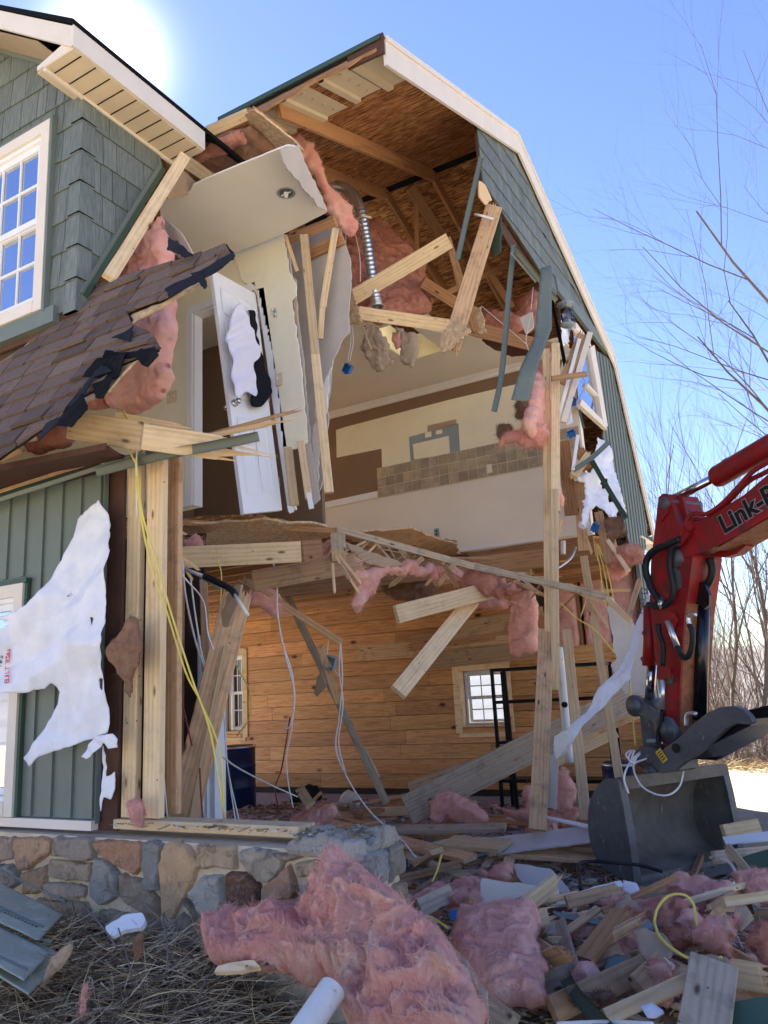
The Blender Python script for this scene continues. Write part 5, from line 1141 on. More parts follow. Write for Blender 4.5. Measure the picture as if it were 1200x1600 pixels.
# wall lantern on the gable
P=Y(885,490,8.0);lan=thing('wall_lantern','old wall lantern with glass jar and wire cage hanging under the gable band','lantern',tuple(P-np.array([0,0,.16])))
prof=[(.0,.17),(.02,.165),(.03,.14),(.09,.115),(.095,.105),(.03,.095),(.03,.07)];b=MB();b.tube([P+np.array([0,0,h]) for r,h in prof],[max(.002,r) for r,h in prof],18);b.build('lamp_hood','bluegrey',lan,smooth=True)
b=MB();b.tube([P+np.array([0,0,h]) for h in (.068,.03,-.03,-.1,-.12)],[.04,.062,.065,.055,.05],18);b.build('lamp_glass','glass',lan,smooth=True)
b=MB();b.tube([P+np.array([0,0,h]) for h in (-.12,-.135,-.15)],[.075,.08,.06],18);b.build('lamp_base','bluegrey',lan,smooth=True)
b=MB()
for h in (.04,-.02,-.08): b.tube([P+np.array([.078*math.cos(t),.078*math.sin(t),h]) for t in np.linspace(0,2*math.pi,20)],.004,5)
for t in np.linspace(0,2*math.pi,6)[:-1]: b.tube([P+np.array([.078*math.cos(t),.078*math.sin(t),h]) for h in (.1,-.13)],.004,5)
b.build('wire_cage','steel',lan)
# ---- door and towels
D0,D1,D2,D3=Y(331,421,4.62),Y(399,459,5.08),Y(441,797,5.05),Y(381,803,4.60)
dpl=P3(D3,D0,D2);door=thing('interior_door','white six panel door hanging askew from its frame with towels on it','door',tuple(D3))
def q4(s,t,h=0):
    # bilinear on the leaf: s across from free edge, t up
    a=D3*(1-s)*(1-t)+D2*s*(1-t)+D1*s*t+D0*(1-s)*t;return a+dpl.n*h
b=MB();b.prism([q4(0,0),q4(1,0),q4(1,1),q4(0,1)],-dpl.n*.035);leaf=b.build('door_leaf','white',door)
b=MB()
def panel(s0,s1,t0,t1):
    ds=.035;dt=.016
    O=[(s0,t0),(s1,t0),(s1,t1),(s0,t1)];I=[(s0+ds,t0+dt),(s1-ds,t0+dt),(s1-ds,t1-dt),(s0+ds,t1-dt)];J=[(s0+ds*2,t0+dt*2),(s1-ds*2,t0+dt*2),(s1-ds*2,t1-dt*2),(s0+ds*2,t1-dt*2)]
    V=[q4(*p,.001) for p in O]+[q4(*p,.008) for p in I]+[q4(p[0],p[1],.002) for p in J]
    b.add(V,[(i,(i+1)%4,4+(i+1)%4,4+i) for i in range(4)]+[(4+i,4+(i+1)%4,8+(i+1)%4,8+i) for i in range(4)]+[(8,9,10,11)])
for (t0,t1) in ((.82,.94),(.46,.78),(.07,.38)):
    panel(.14,.46,t0,t1);panel(.54,.86,t0,t1)
b.build('door_panels','white',door)
b=MB();p=q4(.10,.43,.0);b.tube([p,p+dpl.n*.02],.03,12);b.tube([p+dpl.n*.02,p+dpl.n*.045,p+dpl.n*.06,p+dpl.n*.075],[.012,.024,.027,.015],12);b.tube([p-dpl.n*.036,p-dpl.n*.06,p-dpl.n*.08,p-dpl.n*.1],[.02,.024,.027,.015],12);kn=b.build('door_knob','chrome',door,smooth=True)
b=MB()
for t in (.12,.5,.88): b.prism([q4(.985,t-.02,.002),q4(1.01,t-.02,.002),q4(1.01,t+.02,.002),q4(.985,t+.02,.002)],dpl.n*.008)
b.build('hinge','chrome',door)
tp=Plane(q4(.5,.5,.05),(1,0,0),dpl.n)
def towel(name,poly,off,mat,label,am,sd):
    pl=Plane(q4(.5,.5,off),(1,0,0),dpl.n);return sheet(name,poly,pl,.008,.02,mat,label,'towel',smooth=True,w=.012,disp=lambda u,v,W0,prof,s:am*np.sin(u*46+v*7+sd+fbm(u*3,v*2,sd,2)*2.5)+am*.8*np.sin(u*19-v*6+sd)+.004*fbm(u*9,v*9,sd,3))
towel('hanging_towel',[(388,484),(398,488),(402,520),(410,560),(420,588),(424,612),(414,630),(405,636),(392,630),(398,580),(392,530)],.05,'blacktowel','black towel hanging on the door behind the white one',.008,2)
towel('hanging_towel',[(368,478),(376,474),(384,482),(392,510),(408,552),(396,570),(402,600),(398,620),(385,612),(372,622),(364,600),(362,560),(358,545),(354,530),(360,500)],.09,'towel','white towel hanging from the top of the askew white door',.009,0)
towel('hanging_towel_fold',[(356,530),(376,545),(392,572),(408,552),(400,520),(388,500),(372,490),(360,505)],.115,'towel','folded over upper flap of the white towel on the door',.012,4) if False else None
# splinter stick near wall top
pb('wood_lath',(446,368),5.1,(464,423),5.0,.03,.015,'split','pale split lath hanging from the top of the cream wall',sA=.02)
# ---- boards across the eave
pb('splintered_beam',(222,682),2.95,(345,700),3.3,.14,.045,'lumber','splintered yellow beam end jutting over the corner post',sB=.35)
pb('splintered_beam',(180,650),2.98,(278,668),3.2,.05,.03,'split','broken white wood tongue above the splintered beam end',sB=.12)
pb('long_splinter',(240,700),3.15,(420,662),3.4,.03,.012,'split','long thin splinter crossing in front of the door bottom',sB=.2)
pb('long_splinter',(170,722),3.12,(450,645),3.5,.022,.010,'oldwood','longest grey splinter slanting up past the towels',sB=.12)
strip_path('eave_channel',[Y(150,738,3.0),Y(250,712,3.1),Y(330,697,3.2),Y(403,682,3.3)],.055,.02,'green','green eave channel sticking out over the open corner','metal strip')
pb('splinter',(160,722),3.05,(182,728),3.05,.03,.01,'split','white splinter lying on the eave trim above the corner posts',cat='splinter',sB=.05)
# insulation and fluff on posts
insul('insulation_clump',[(175,1010),(205,965),(215,985),(215,1040),(205,1060),(205,1090),(195,1060),(172,1030)],PY(3.08),.09,'browninsul','grey brown insulation rag caught on the corner post',step=.009,amp=.03,tufts=250,tl=.02,jag=.02)
insul('insulation_clump',[(205,1285),(195,1260),(205,1255),(212,1245),(222,1270),(220,1288)],PY(3.12),.05,'pink3','pink fluff lying at the foot of the corner post',step=.008,amp=.015,tufts=300,tl=.02,jag=.02)
for poly,y,lab,mt in (([(252,870),(262,880),(268,905),(258,915),(250,905)],3.5,'pink tuft beside the rim joist at the corner','pink3'),([(285,845),(305,835),(320,850),(312,862),(290,860)],4.6,'pink tuft under the upper floor by the door','pink3'),([(252,740),(266,742),(270,752),(258,758)],3.7,'tiny pink tuft behind the corner post','pink')):
    insul('insulation_tuft',poly,PY(y),.06,mt,lab,step=.01,tufts=200,tl=.03,amp=.02)
# house wrap on the left
wp=Plane((-3.9,3.02,1.9),(1,.0,0),(.12,-1,.05))
_wc=d_crease(.09,1.0,.27,2.2)
def wf(u,v,W0,prof,sd): return np.maximum(_wc(u,v,W0,prof,sd)+.02*np.sin(u*5+v*2.6)+.06*np.clip((-3.9-W0[:,0])*1.5,0,1.2),W0[:,1]-3.155+.01*fbm(u*6,v*6,2,3))
wr=sheet('house_wrap',[(160,783),(167,800),(173,838),(172,850),(177,862),(177,960),(176,1000),(164,1040),(163,1085),(164,1130),(160,1145),(90,1168),(60,1180),(42,1198),(38,1185),(60,1140),(80,1100),(85,1080),(75,1066),(60,1075),(30,1082),(-10,1085),(-40,1070),(-30,1040),(5,990),(22,975),(8,967),(55,950),(75,925),(105,865),(118,840),(120,810),(125,805),(158,785)],wp,.012,.003,'wrap','large torn sheet of white house wrap draped over the green siding','house wrap',rim=.003,jag=.004,jf=45,disp=wf,holes=[[(100,938),(112,925),(108,932)],[(155,965),(160,968),(158,980)],[(153,1060),(162,1060),(161,1080),(154,1075)],[(140,918),(146,914),(142,922)]])
sheet('house_wrap_strip',[(163,1148),(150,1150),(138,1162),(128,1182),(135,1186),(150,1175),(162,1160),(170,1170),(182,1168),(184,1155),(176,1146)],PY(3.06),.009,.003,'wrap','small curled white wrap strip beside the bottom of the large sheet','house wrap',rim=.003,disp=d_crease(.015,.5,.05,1.5))
sheet('house_wrap_strip',[(162,1165),(166,1180),(164,1215),(178,1205),(179,1235),(172,1252),(163,1245),(160,1270),(157,1240)],PY(3.16),.009,.003,'wrap','torn white wrap edge on the bare sheathing beside the corner posts','house wrap',rim=.003,jag=.008,disp=d_crease(.008,.5,.06,1.5))
# print on the wrap
def text(body,loc,size,rx,mat,name,parent,ext=.0005,off=0,align='LEFT'):
    cu=bpy.data.curves.new(name,'FONT');cu.body=body;cu.size=size;cu.extrude=ext;cu.offset=off;cu.align_x=align
    ob=bpy.data.objects.new(name+'_tmp',cu);COL.objects.link(ob);bpy.context.view_layer.update()
    me=bpy.data.meshes.new_from_object(ob.evaluated_get(bpy.context.evaluated_depsgraph_get()));bpy.data.objects.remove(ob)
    me.materials.clear();me.materials.append(MATS[mat]);o=bpy.data.objects.new(name,me);place(o,parent,rx if isinstance(rx,Matrix) else Matrix.Translation(Vector(loc)));return o
def frame(o,ex,ez):
    ex=Vector(ex).normalized();ez=Vector(ez).normalized();ey=ez.cross(ex).normalized();ex=ey.cross(ez)
    m_=Matrix.Identity(4)
    for i in range(3): m_[i][0]=ex[i];m_[i][1]=ey[i];m_[i][2]=ez[i];m_[i][3]=o[i]
    return m_
def on_surf(o,pt,dirv):
    # project decal start on the mesh surface along a direction
    inv=WM[o.name].inverted();a=inv@Vector(pt);bdir=(inv.to_3x3()@Vector(dirv)).normalized();ok,loc,nor,_=o.ray_cast(a,bdir);return WM[o.name]@loc if ok else Vector(pt)
def print_on(o,txt,p0,p1,yy,size,mat,nm):
    # letters each laid on the cloth along a line
    cur=0
    for i,ch in enumerate(txt):
        if ch==' ': continue
        f=i/max(1,len(txt)-1);P=Y(p0[0]+(p1[0]-p0[0])*f,p0[1]+(p1[1]-p0[1])*f,yy-.4);s=on_surf(o,P,(P-np.array([0,0,H])));
        d=Vector(Y(*p1,yy)-Y(*p0,yy)).normalized();text(ch,s,size,frame(s+Vector((0,-.014,0)),d,(.12,-1,.05)),mat,nm,o)
print_on(wr,'BUILT TOUGH',(17,1068),(19,1018),3.0,.05,'textred','wrap_lettering')
print_on(wr,'WWW',(3,1045),(7,1030),3.0,.045,'textblue','wrap_lettering')
# ---- electrical cables hanging at the post and inside
def W_(pts,r,m_,lab,cat='cable',group=None): return cable('electric_cable',[Y(p[0],p[1],p[2]) for p in pts],r,m_,lab,cat,group=group)
W_([(214,668,3.05),(212,720,3.05),(218,790,3.02),(235,880,3.1),(262,960,3.2),(290,1050,3.3),(315,1100,3.4),(345,1180,3.5),(350,1290,3.5)],.0055,'yellow','first of two yellow cables hanging from the eave past the corner post')
W_([(216,668,3.05),(214,720,3.05),(222,800,3.0),(248,890,3.1),(268,960,3.2),(300,1060,3.3),(330,1150,3.4),(352,1285,3.5)],.0055,'yellow','second yellow cable twisted round the first beside the corner post')
W_([(186,640,3.0),(200,665,3.0),(202,700,3.0),(215,730,3.04)],.005,'yellow','short yellow cable end curling over the eave beam')
W_([(192,640,3.0),(208,668,3.0),(220,694,3.0)],.005,'yellow','thin yellow loop over the eave beam')
W_([(215,694,3.0),(213,730,3.03),(214,810,3.05)],.004,'wire','white cable hanging straight down the corner post')
W_([(247,1000,3.4),(258,940,3.45),(262,1000,3.5),(285,1100,3.6),(300,1165,3.7)],.005,'redwire','dark red cable hanging beside the corner post')
W_([(312,1200,3.7),(314,1240,3.7),(318,1290,3.7)],.006,'redwire','dark red cable rising beside the white door jamb')
W_([(247,1120,3.35),(255,1200,3.35),(262,1285,3.35)],.004,'wire','white cable running down just right of the corner post')
W_([(285,875,3.9),(290,930,3.9),(305,1000,3.95),(322,1048,3.95)],.007,'wire','left white cable hanging beside the leaning plank')
W_([(298,905,3.9),(305,960,3.9),(315,1020,3.95),(324,1048,3.95)],.006,'wire','right white cable hanging beside the leaning plank')
W_([(253,862,3.4),(290,905,3.5),(318,940,3.8),(325,990,3.8),(334,1015,3.8)],.005,'wire','grey cable running in front of the rim joist')
W_([(338,870,4.3),(346,900,4.3),(343,960,4.3),(344,982,4.3)],.005,'yellow','yellow cable hanging down from the rim joist')
W_([(357,1008,5.5),(372,1045,5.5),(390,1080,5.5),(390,1120,5.5),(370,1150,5.5)],.006,'yellow','yellow cable looping in front of the left garage window')
W_([(421,865,5.2),(432,900,5.2),(434,960,5.2),(445,1020,5.2),(460,1080,5.2),(455,1130,5.2),(445,1140,5.2)],.007,'wire','left white cable hanging down in front of the cedar wall')
W_([(434,960,5.2),(440,1000,5.2),(458,1060,5.25),(457,1130,5.3),(448,1180,5.3),(450,1220,5.3),(458,1262,5.3)],.005,'wire','long white cable continuing down to the rubble in the garage')
W_([(532,1004,6.4),(535,1060,6.4),(530,1120,6.4),(525,1170,6.35),(545,1220,6.3),(580,1270,6.2),(625,1310,6.0),(650,1340,5.8)],.007,'wire','right white cable hanging from the bent stick down over the rubble')
W_([(532,1004,6.35),(530,1050,6.35),(536,1100,6.35),(529,1160,6.35),(540,1210,6.3)],.006,'wire','second white cable hanging with the right one from the bent stick')
W_([(513,1000,6.3),(512,1030,6.3),(525,1050,6.35),(535,1062,6.35)],.005,'wire','short white cable tied to the grey box on the leaning stick')
W_([(345,1180,3.7),(372,1200,4.5),(420,1225,5.4),(465,1245,5.8)],.006,'wire','white cable stretched low from the door jamb into the garage')
W_([(350,1000,5.0),(352,1080,4.8),(354,1180,4.6),(368,1285,4.4)],.005,'wire','white cable falling beside the door jamb towards the sill')
W_([(344,1040,4.6),(350,1120,4.5),(356,1200,4.4),(374,1285,4.3)],.005,'wire','another white cable falling behind the yellow pair')
W_([(453,1120,9.0),(440,1200,9.0),(430,1230,9.0),(435,1265,9.0)],.01,'redwire','dark thin cable hanging far back on the cedar wall')
W_([(873,940,7.8),(900,965,7.9),(930,985,8.0),(960,1020,8.1)],.006,'yellow','thin yellow cable slung between the gable studs')
# black hose end with white pipe
hb=thing('insulated_pipe','white pipe in black foam sleeve sticking out under the floor','pipe',tuple(Y(330,905,4.0)))
b=MB();b.tube([Y(280,886,4.0),Y(325,903,3.95)],.012,8);b.build('pipe','pvc',hb,smooth=True)
b=MB();b.tube([Y(284,884,4.03),Y(345,920,3.95)],.010,8);b.build('pipe','bluegrey',hb,smooth=True)
b=MB();b.tube(smooth_pts([Y(320,900,3.95),Y(345,912,3.93),Y(360,920,3.92),Y(368,930,3.9)],4),.022,10);b.build('foam_sleeve','rubber',hb,smooth=True)
b=MB();b.tube([Y(366,928,3.9),Y(388,962,3.86)],.012,8);b.build('pipe','pvc',hb,smooth=True)
# ---- garage lumber
pb('leaning_plank',(372,925),4.15,(283,1290),3.75,.19,.04,'oldwood','wide weathered plank leaning inside the garage behind the yellow cables',sA=.05)
gus([(345,965),(358,930),(372,915),(380,912),(372,945),(362,975),(350,978)],PY(4.05),parent=bpy.data.objects['leaning_plank'],name='torn_paper_end',mat='paper')
pb('plank_edge_strip',(352,1010),4.0,(296,1288),3.72,.03,.02,'split','pale edge strip running along the right side of the leaning plank')
pb('lath',(318,905),4.4,(322,1050),4.4,.06,.02,'oldwood','grey lath hanging beside the leaning plank',sB=.05)
pb('long_stick',(446,925),6.7,(604,1255),7.2,.075,.04,'greywood','long grey stick leaning down across the cedar wall',cat='stick',sA=.04)
pb('stick',(592,1215),7.2,(570,1170),7.2,.03,.02,'greywood','small broken offshoot near the foot of the long stick',cat='stick',sB=.04)
pb('bent_stick',(380,905),5.3,(532,1003),6.3,.06,.03,'oldwood','thin broken stick jutting out through a pink tuft',cat='stick',sA=.06)
insul('insulation_tuft',[(388,918),(405,912),(425,925),(448,945),(450,962),(430,962),(405,950),(392,938)],P3(Y(390,915,5.4),Y(450,960,5.8),Y(400,950,5.45)),.1,'pink3','mauve pink tuft wrapped round the thin broken stick',step=.012,tufts=600)
st=pb('short_stud',(500,1008),6.2,(528,1098),6.5,.07,.04,'oldwood','short stud tied to the long leaning stick with a grey box on it',cat='stud',sA=.03)
jb=jbox(517,1035,6.3,.1,(.2,.4,.2),'grey electrical box fixed to the short leaning stud');jb.data=jb.data.copy();jb.data.materials.clear();jb.data.materials.append(MATS['bluegrey'])
sheet('paper_scrap',[(495,1060),(505,1048),(510,1075),(495,1088),(490,1082)],PY(6.3),.01,.008,'paper','torn brown paper scrap hanging from the short leaning stud','paper',rim=.008,jag=.02)
pb('lumber_end',(619,960),6.2,(790,916),7.4,.165,.045,'lumber','stamped yellow board jutting left from the pink tuft under the floor')
lo=bpy.data.objects['lumber_end']
pb('lumber_end',(622,1082),6.0,(738,938),7.2,.15,.045,'lumber','nailed yellow board slanting down under the level one')
insul('insulation_clump',[(722,895),(745,893),(790,905),(815,918),(812,930),(780,932),(755,925),(728,925)],PY(7.1),.12,'pink2','rusty pink tuft on the root of the jutting yellow board',step=.012,tufts=1200,tl=.05,jag=.05)
insul('insulation_clump',[(545,865),(570,880),(620,880),(680,885),(720,895),(715,905),(660,900),(600,900),(580,930),(560,952),(548,950),(560,920),(545,900),(535,870)],P3(Y(540,860,5.8),Y(700,895,7.4),Y(560,945,6.0)),.13,'pink3','long mauve insulation drape hanging under the upper floor edge',step=.014,tufts=1500,jag=.05,amp=.05)
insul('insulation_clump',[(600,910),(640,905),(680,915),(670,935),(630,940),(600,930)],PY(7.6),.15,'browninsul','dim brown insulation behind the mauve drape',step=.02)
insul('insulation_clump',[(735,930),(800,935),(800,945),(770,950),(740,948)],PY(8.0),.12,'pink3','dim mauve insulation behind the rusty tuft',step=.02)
insul('insulation_batt_hanging',[(800,930),(835,925),(842,1005),(838,1018),(802,1025),(795,1000),(796,960)],PY(9.6),.16,'pink3','large dusty insulation batt hanging in front of the cedar wall',step=.02,amp=.03,jag=.02)
insul('insulation_clump',[(490,850),(515,852),(512,866),(495,866)],PY(5.5),.08,'pink3','small pink tuft between the floor joists',step=.012)
# collapsed floor edge strip
sheet('subfloor_sheet',[(255,822),(300,812),(420,806),(520,828),(530,838),(470,848),(380,850),(300,852),(262,838)],P3(Y(255,822,4.7),Y(520,828,5.9),Y(380,850,5.6)),.03,.02,'osb2','warped brown subfloor sheet along the broken upper floor','plywood',rim=.02,jag=.02,disp=d_fold(.03,3,2))
sheet('subfloor_sheet',[(525,832),(640,825),(712,850),(718,866),(690,870),(640,862),(560,848)],P3(Y(525,832,6.2),Y(715,862,8.6),Y(640,825,7.0)),.03,.02,'oldwood','split brown floor panel sagging below the beige kitchen wall','plywood',rim=.02,jag=.03)
sheet('subfloor_sheet',[(668,845),(700,842),(717,845),(705,852),(690,856)],PY(8.9),.02,.02,'oldwood','small torn floor panel tip in front of the beige wall','plywood',rim=.02,jag=.02)
pb('floor_edge_strip',(262,815),4.6,(540,830),6.0,.05,.03,'rafter','thin torn edge strip along the broken upper floor',sB=.05)
pb('floor_edge_strip',(525,826),5.9,(740,885),6.9,.06,.035,'greywood','long sagging edge strip hanging below the upper floor',sA=.04)
pb('floor_edge_strip',(738,884),6.9,(948,932),7.7,.065,.04,'greywood','far half of the sagging edge strip reaching behind the studs',sB=.12)
sheet('paper_flap',[(535,845),(575,862),(640,882),(600,888),(565,878),(548,862)],P3(Y(535,845,5.8),Y(640,882,6.6),Y(560,880,6.0)),.015,.008,'paper','grey brown paper flap peeling under the floor edge','paper',rim=.008,jag=.01,disp=d_fold(.02,6,3))
pb('joist_end',(528,840),5.6,(530,868),5.4,.12,.1,'lumber','short yellow joist end under the torn floor edge')
for i,(a,c) in enumerate((((525,870),(560,925)),((528,875),(545,905)),((520,880),(523,925)),((530,868),(565,912)))):
    pb('splinter',a,5.35,c,5.2,.022,.01,'split','long pale splinters fanning from the broken joist end',cat='splinter',sB=.03,group='splinters at the broken joist end')
for i,(a,c) in enumerate((((250,805),(285,820)),((248,812),(290,835)),((252,838),(300,905)),((262,855),(310,890)))):
    pb('splinter',a,3.7,c,4.1,.02,.01,'split','pale splinters sticking out beside the corner post at floor level',cat='splinter',sB=.04,group='splinters beside the corner post')
# ---- right garage corner: drywall, wrap strip
sheet('drywall_piece',[(945,935),(955,930),(990,975),(1010,1000),(1012,1085),(975,1082),(955,1040),(962,1025),(955,985)],PY(7.7),.02,.014,'gypsum','torn pale drywall slab hanging behind the white wrap strip','drywall',rim=.014,jag=.02)
pb('splinter',(945,932),7.7,(985,970),7.6,.05,.02,'split','split wood edge along the top of the hanging drywall slab',cat='splinter',sA=.05)
sheet('wrap_strip',[(1005,945),(1015,925),(1016,960),(1000,1000),(985,1060),(955,1085),(925,1120),(895,1160),(880,1180),(868,1185),(865,1160),(885,1148),(915,1110),(935,1080),(960,1050),(985,1010),(995,970)],P3(Y(1010,930,7.2),Y(870,1180,6.7),Y(985,1060,6.8)),.012,.003,'wrap','long white wrap strip swooping down beside the excavator arm','house wrap',rim=.003,disp=d_crease(.03,.6,.16,2.4))
ws=bpy.data.objects['wrap_strip']
print_on(ws,'TOU',(1004,962),(1011,930),7.0,.07,'textblue','wrap_lettering')
sheet('torn_wrap_scrap',[(866,1150),(885,1140),(895,1155),(880,1175),(868,1188),(864,1170)],PY(6.65),.01,.006,'gypsum','ragged grey paper end at the bottom of the white wrap strip','paper',rim=.006,jag=.01)
# ---- garage contents
dr=thing('storage_drum','large navy blue drum standing by the left garage window','drum',tuple(Y(368,1252,9.6)))
def drum(P,r,h,mat,par):
    b=MB();prof=[(0,.97),(.02,1),(h*.33-.01,1),(h*.33,1.03),(h*.33+.02,1),(h*.66-.01,1),(h*.66,1.03),(h*.66+.02,1),(h-.03,1)];b.tube([P+np.array([0,0,z]) for z,s in prof],[r*s for z,s in prof],28);b.build('drum_body',mat,par,smooth=True)
    b=MB();b.tube([P+np.array([0,0,z]) for z in (h-.035,h-.03,h-.005,h)],[r*1.0,r*1.04,r*1.04,r*.95],28);b.build('drum_rim','silver',par,smooth=True)
    b=MB();b.tube([P+np.array([0,0,z]) for z in (h+.001,h+.008)],[r*.9,r*.88],28);b.build('drum_lid',mat,par,smooth=True)
P=Y(368,1250,9.6);P[2]=0;dr.location=P;WM[dr.name]=Matrix.Translation(Vector(P));drum(P,.30,.88,'drum',dr)
P=Y(978,1200,9.6);P[2]=0;d2=thing('storage_drum','low navy drum with pale rim half hidden behind the excavator','drum',tuple(P));drum(P,.27,.62,'drum',d2)
sh=thing('metal_shelf','black metal shelf unit standing in front of the small garage window','shelf',(-4.3,10.2,0))
ys=9.9;P0=Y(768,1045,ys);x0=P0[0];zt=P0[2];x1=x0+1.45
def leg(p,q,nm='post',w=.045): board(nm,p,q,w,.03,'blackmetal',parent=sh,hint=(0,-1,0))
for yy in (ys,ys+.35):
    dx=.0 if yy==ys else .0
    leg((x0,yy,zt),(x0+.0,yy,.0));leg((x1,yy,zt),(x1,yy,0))
leg((x0+.16,ys+.02,zt),(x0+.19,ys+.02,0))
for z in (zt-.02,zt-.43,zt-.93,zt-1.4):
    b=MB();b.box((x0,ys-.01,z-.02),(x1,ys+.37,z+.02));b.build('shelf_board','blackmetal',sh)
# ---- rubble lumber on the garage floor
def fb(a,za,b_,zb,w,t,mat,lab,**k):
    k.setdefault('hint',(0,-.25,1));return board('loose_board',Z(a[0],a[1],za),Z(b_[0],b_[1],zb),w,t,mat,lab,'board',**k)
pb('fallen_beam',(636,1266),7.6,(1000,1082),9.2,.30,.06,'greywood','widest weathered beam slanting up across the garage floor',cat='beam')
pb('fallen_beam',(640,1235),8.6,(735,1200),9.0,.2,.05,'oldwood','shorter brown board behind the foot of the widest beam',cat='beam')
pb('fallen_beam',(880,1150),8.9,(1010,1095),9.4,.28,.05,'oldwood','brown plank crossing behind the lower leaning studs',cat='beam')
pb('fallen_beam',(835,1200),8.6,(960,1140),9.2,.18,.05,'lumber','yellow plank behind the white pipe in the garage',cat='beam')
pb('upright_board',(862,1180),6.9,(858,1262),6.9,.13,.02,'greyboard','upright grey board scrap behind the lower gable stud',roll=.4)
L=[((500,1283),.22,(735,1342),.18,.14,.04,'oldwood','long brown board sloping from the insulation tuft towards the bucket'),
((575,1297),.22,(790,1293),.24,.14,.04,'greywood','level grey board in the middle of the garage floor pile'),
((697,1315),.24,(790,1322),.26,.2,.04,'lumber','short wide tan board end in front of the grey drywall strip'),
((560,1275),.2,(640,1250),.2,.14,.04,'rafter','brown board reaching to the foot of the long stick'),
((520,1270),.15,(590,1290),.15,.1,.04,'oldwood','small brown board left of the level grey board'),
((610,1330),.12,(730,1372),.1,.1,.04,'greywood','dark grey board lying low in front of the pile'),
((780,1330),.2,(930,1340),.16,.16,.04,'oldwood','board lying under the grey drywall strip near the bucket'),
((640,1300),.15,(860,1330),.12,.12,.04,'oldwood','hidden brown board under the middle of the pile'),
((480,1262),.12,(500,1240),.3,.1,.04,'oldwood','short board standing up behind the insulation tuft'),
((540,1300),.1,(640,1345),.08,.14,.04,'rafter','brown board next to the stone pillar inside'),
((590,1355),.06,(680,1325),.12,.06,.03,'greywood','thin grey stick in front of the low grey board'),
((820,1345),.08,(930,1325),.12,.14,.04,'greywood','grey board sticking out beneath the bucket side'),
((700,1275),.2,(770,1290),.22,.1,.04,'oldwood','short board under the pink bundle in the garage'),
((600,1250),.12,(700,1262),.12,.14,.04,'rafter','brown board in the shade behind the pile'),
((655,1350),.1,(683,1330),.34,.10,.04,'split','broken yellow block standing on end in front of the pile'),
((613,1340),.08,(634,1352),.06,.06,.04,'white','small white painted block on the dusty floor'),
((870,1320),.22,(985,1330),.25,.12,.04,'oldwood','brown board resting against the side of the bucket')]
for a,za,c,zb,w,t,m_,lab in L: fb(a,za,c,zb,w,t,m_,lab,sA=.02 if len(lab)%2 else 0)
b=MB();
def zsheet(name,poly,z,T,mat,lab,cat,tilt=(0,-.35,1),y0=None,**k):
    c=poly[0];o_=Z(c[0],c[1],z);pl=Plane(o_,(1,0,0),tilt);k.setdefault('rim',T);k.setdefault('step',.02);st_=k.pop('step');return sheet(name,poly,pl,st_,T,mat,lab,cat,**k)
zsheet('drywall_strip',[(768,1310),(925,1290),(935,1315),(775,1335)],.28,.014,'greyboard','long grey drywall strip leaning on the boards beside the bucket','drywall',jag=.006)
zsheet('trim_strip',[(840,1276),(848,1274),(925,1290),(924,1295)],.42,.012,'white','thin white trim strip above the grey drywall strip','trim')
insul('insulation_clump',[(675,1250),(690,1240),(715,1240),(745,1255),(762,1285),(740,1290),(700,1283),(672,1282)],Plane(Z(720,1285,.25),(1,0,0),(0,-1,.5)),.2,'pink3','rounded pink bundle resting in front of the widest beam',step=.014,tufts=1200,amp=.05)
insul('insulation_clump',[(760,1255),(790,1270),(815,1285),(840,1290),(830,1230),(818,1240),(820,1265),(790,1262)],Plane(Z(800,1288,.2),(1,0,0),(0,-1,.5)),.12,'pink3','mauve insulation sheet crumpled at the foot of the lower gable stud',step=.014,tufts=600)
insul('insulation_clump',[(868,1220),(880,1200),(905,1240),(890,1260),(870,1275),(848,1300),(850,1285),(868,1260)],Plane(Z(870,1290,.2),(1,0,0),(0,-1,.3)),.1,'pink3','mauve insulation leaning between the lower studs',step=.014,tufts=500)
insul('insulation_clump',[(456,1280),(480,1265),(500,1262),(525,1255),(522,1275),(500,1295),(490,1308),(462,1305)],Plane(Z(490,1308,.25),(1,0,0),(0,-1,.4)),.12,'pink3','dusty pink tuft just behind the stone pillar',step=.012,tufts=700)
insul('insulation_clump',[(880,1255),(905,1262),(900,1285),(882,1283)],Plane(Z(890,1285,.15),(1,0,0),(0,-1,.5)),.1,'pink3','small mauve clump in the shade right of the lower stud',step=.014)
for i,(px,py) in enumerate(((485,1235),(545,1245),(470,1240))):
    insul('plastic_bag',[(px-15,py+12),(px-8,py-6),(px+8,py-8),(px+18,py+5),(px+12,py+16)],Plane(Z(px,py+16,.1),(1,0,0),(0,-1,.5)),.14,('felt','gypsum','felt')[i],('dark bag lying far back on the garage floor','pale crumpled bag lying on the garage floor','black bag behind the pink tuft in the garage')[i],step=.02,tufts=0)
pb('broken_block',(468,1232),6.6,(485,1258),6.4,.09,.04,'lumber','short yellow block sticking up behind the pink tuft',cat='block',sA=.03)

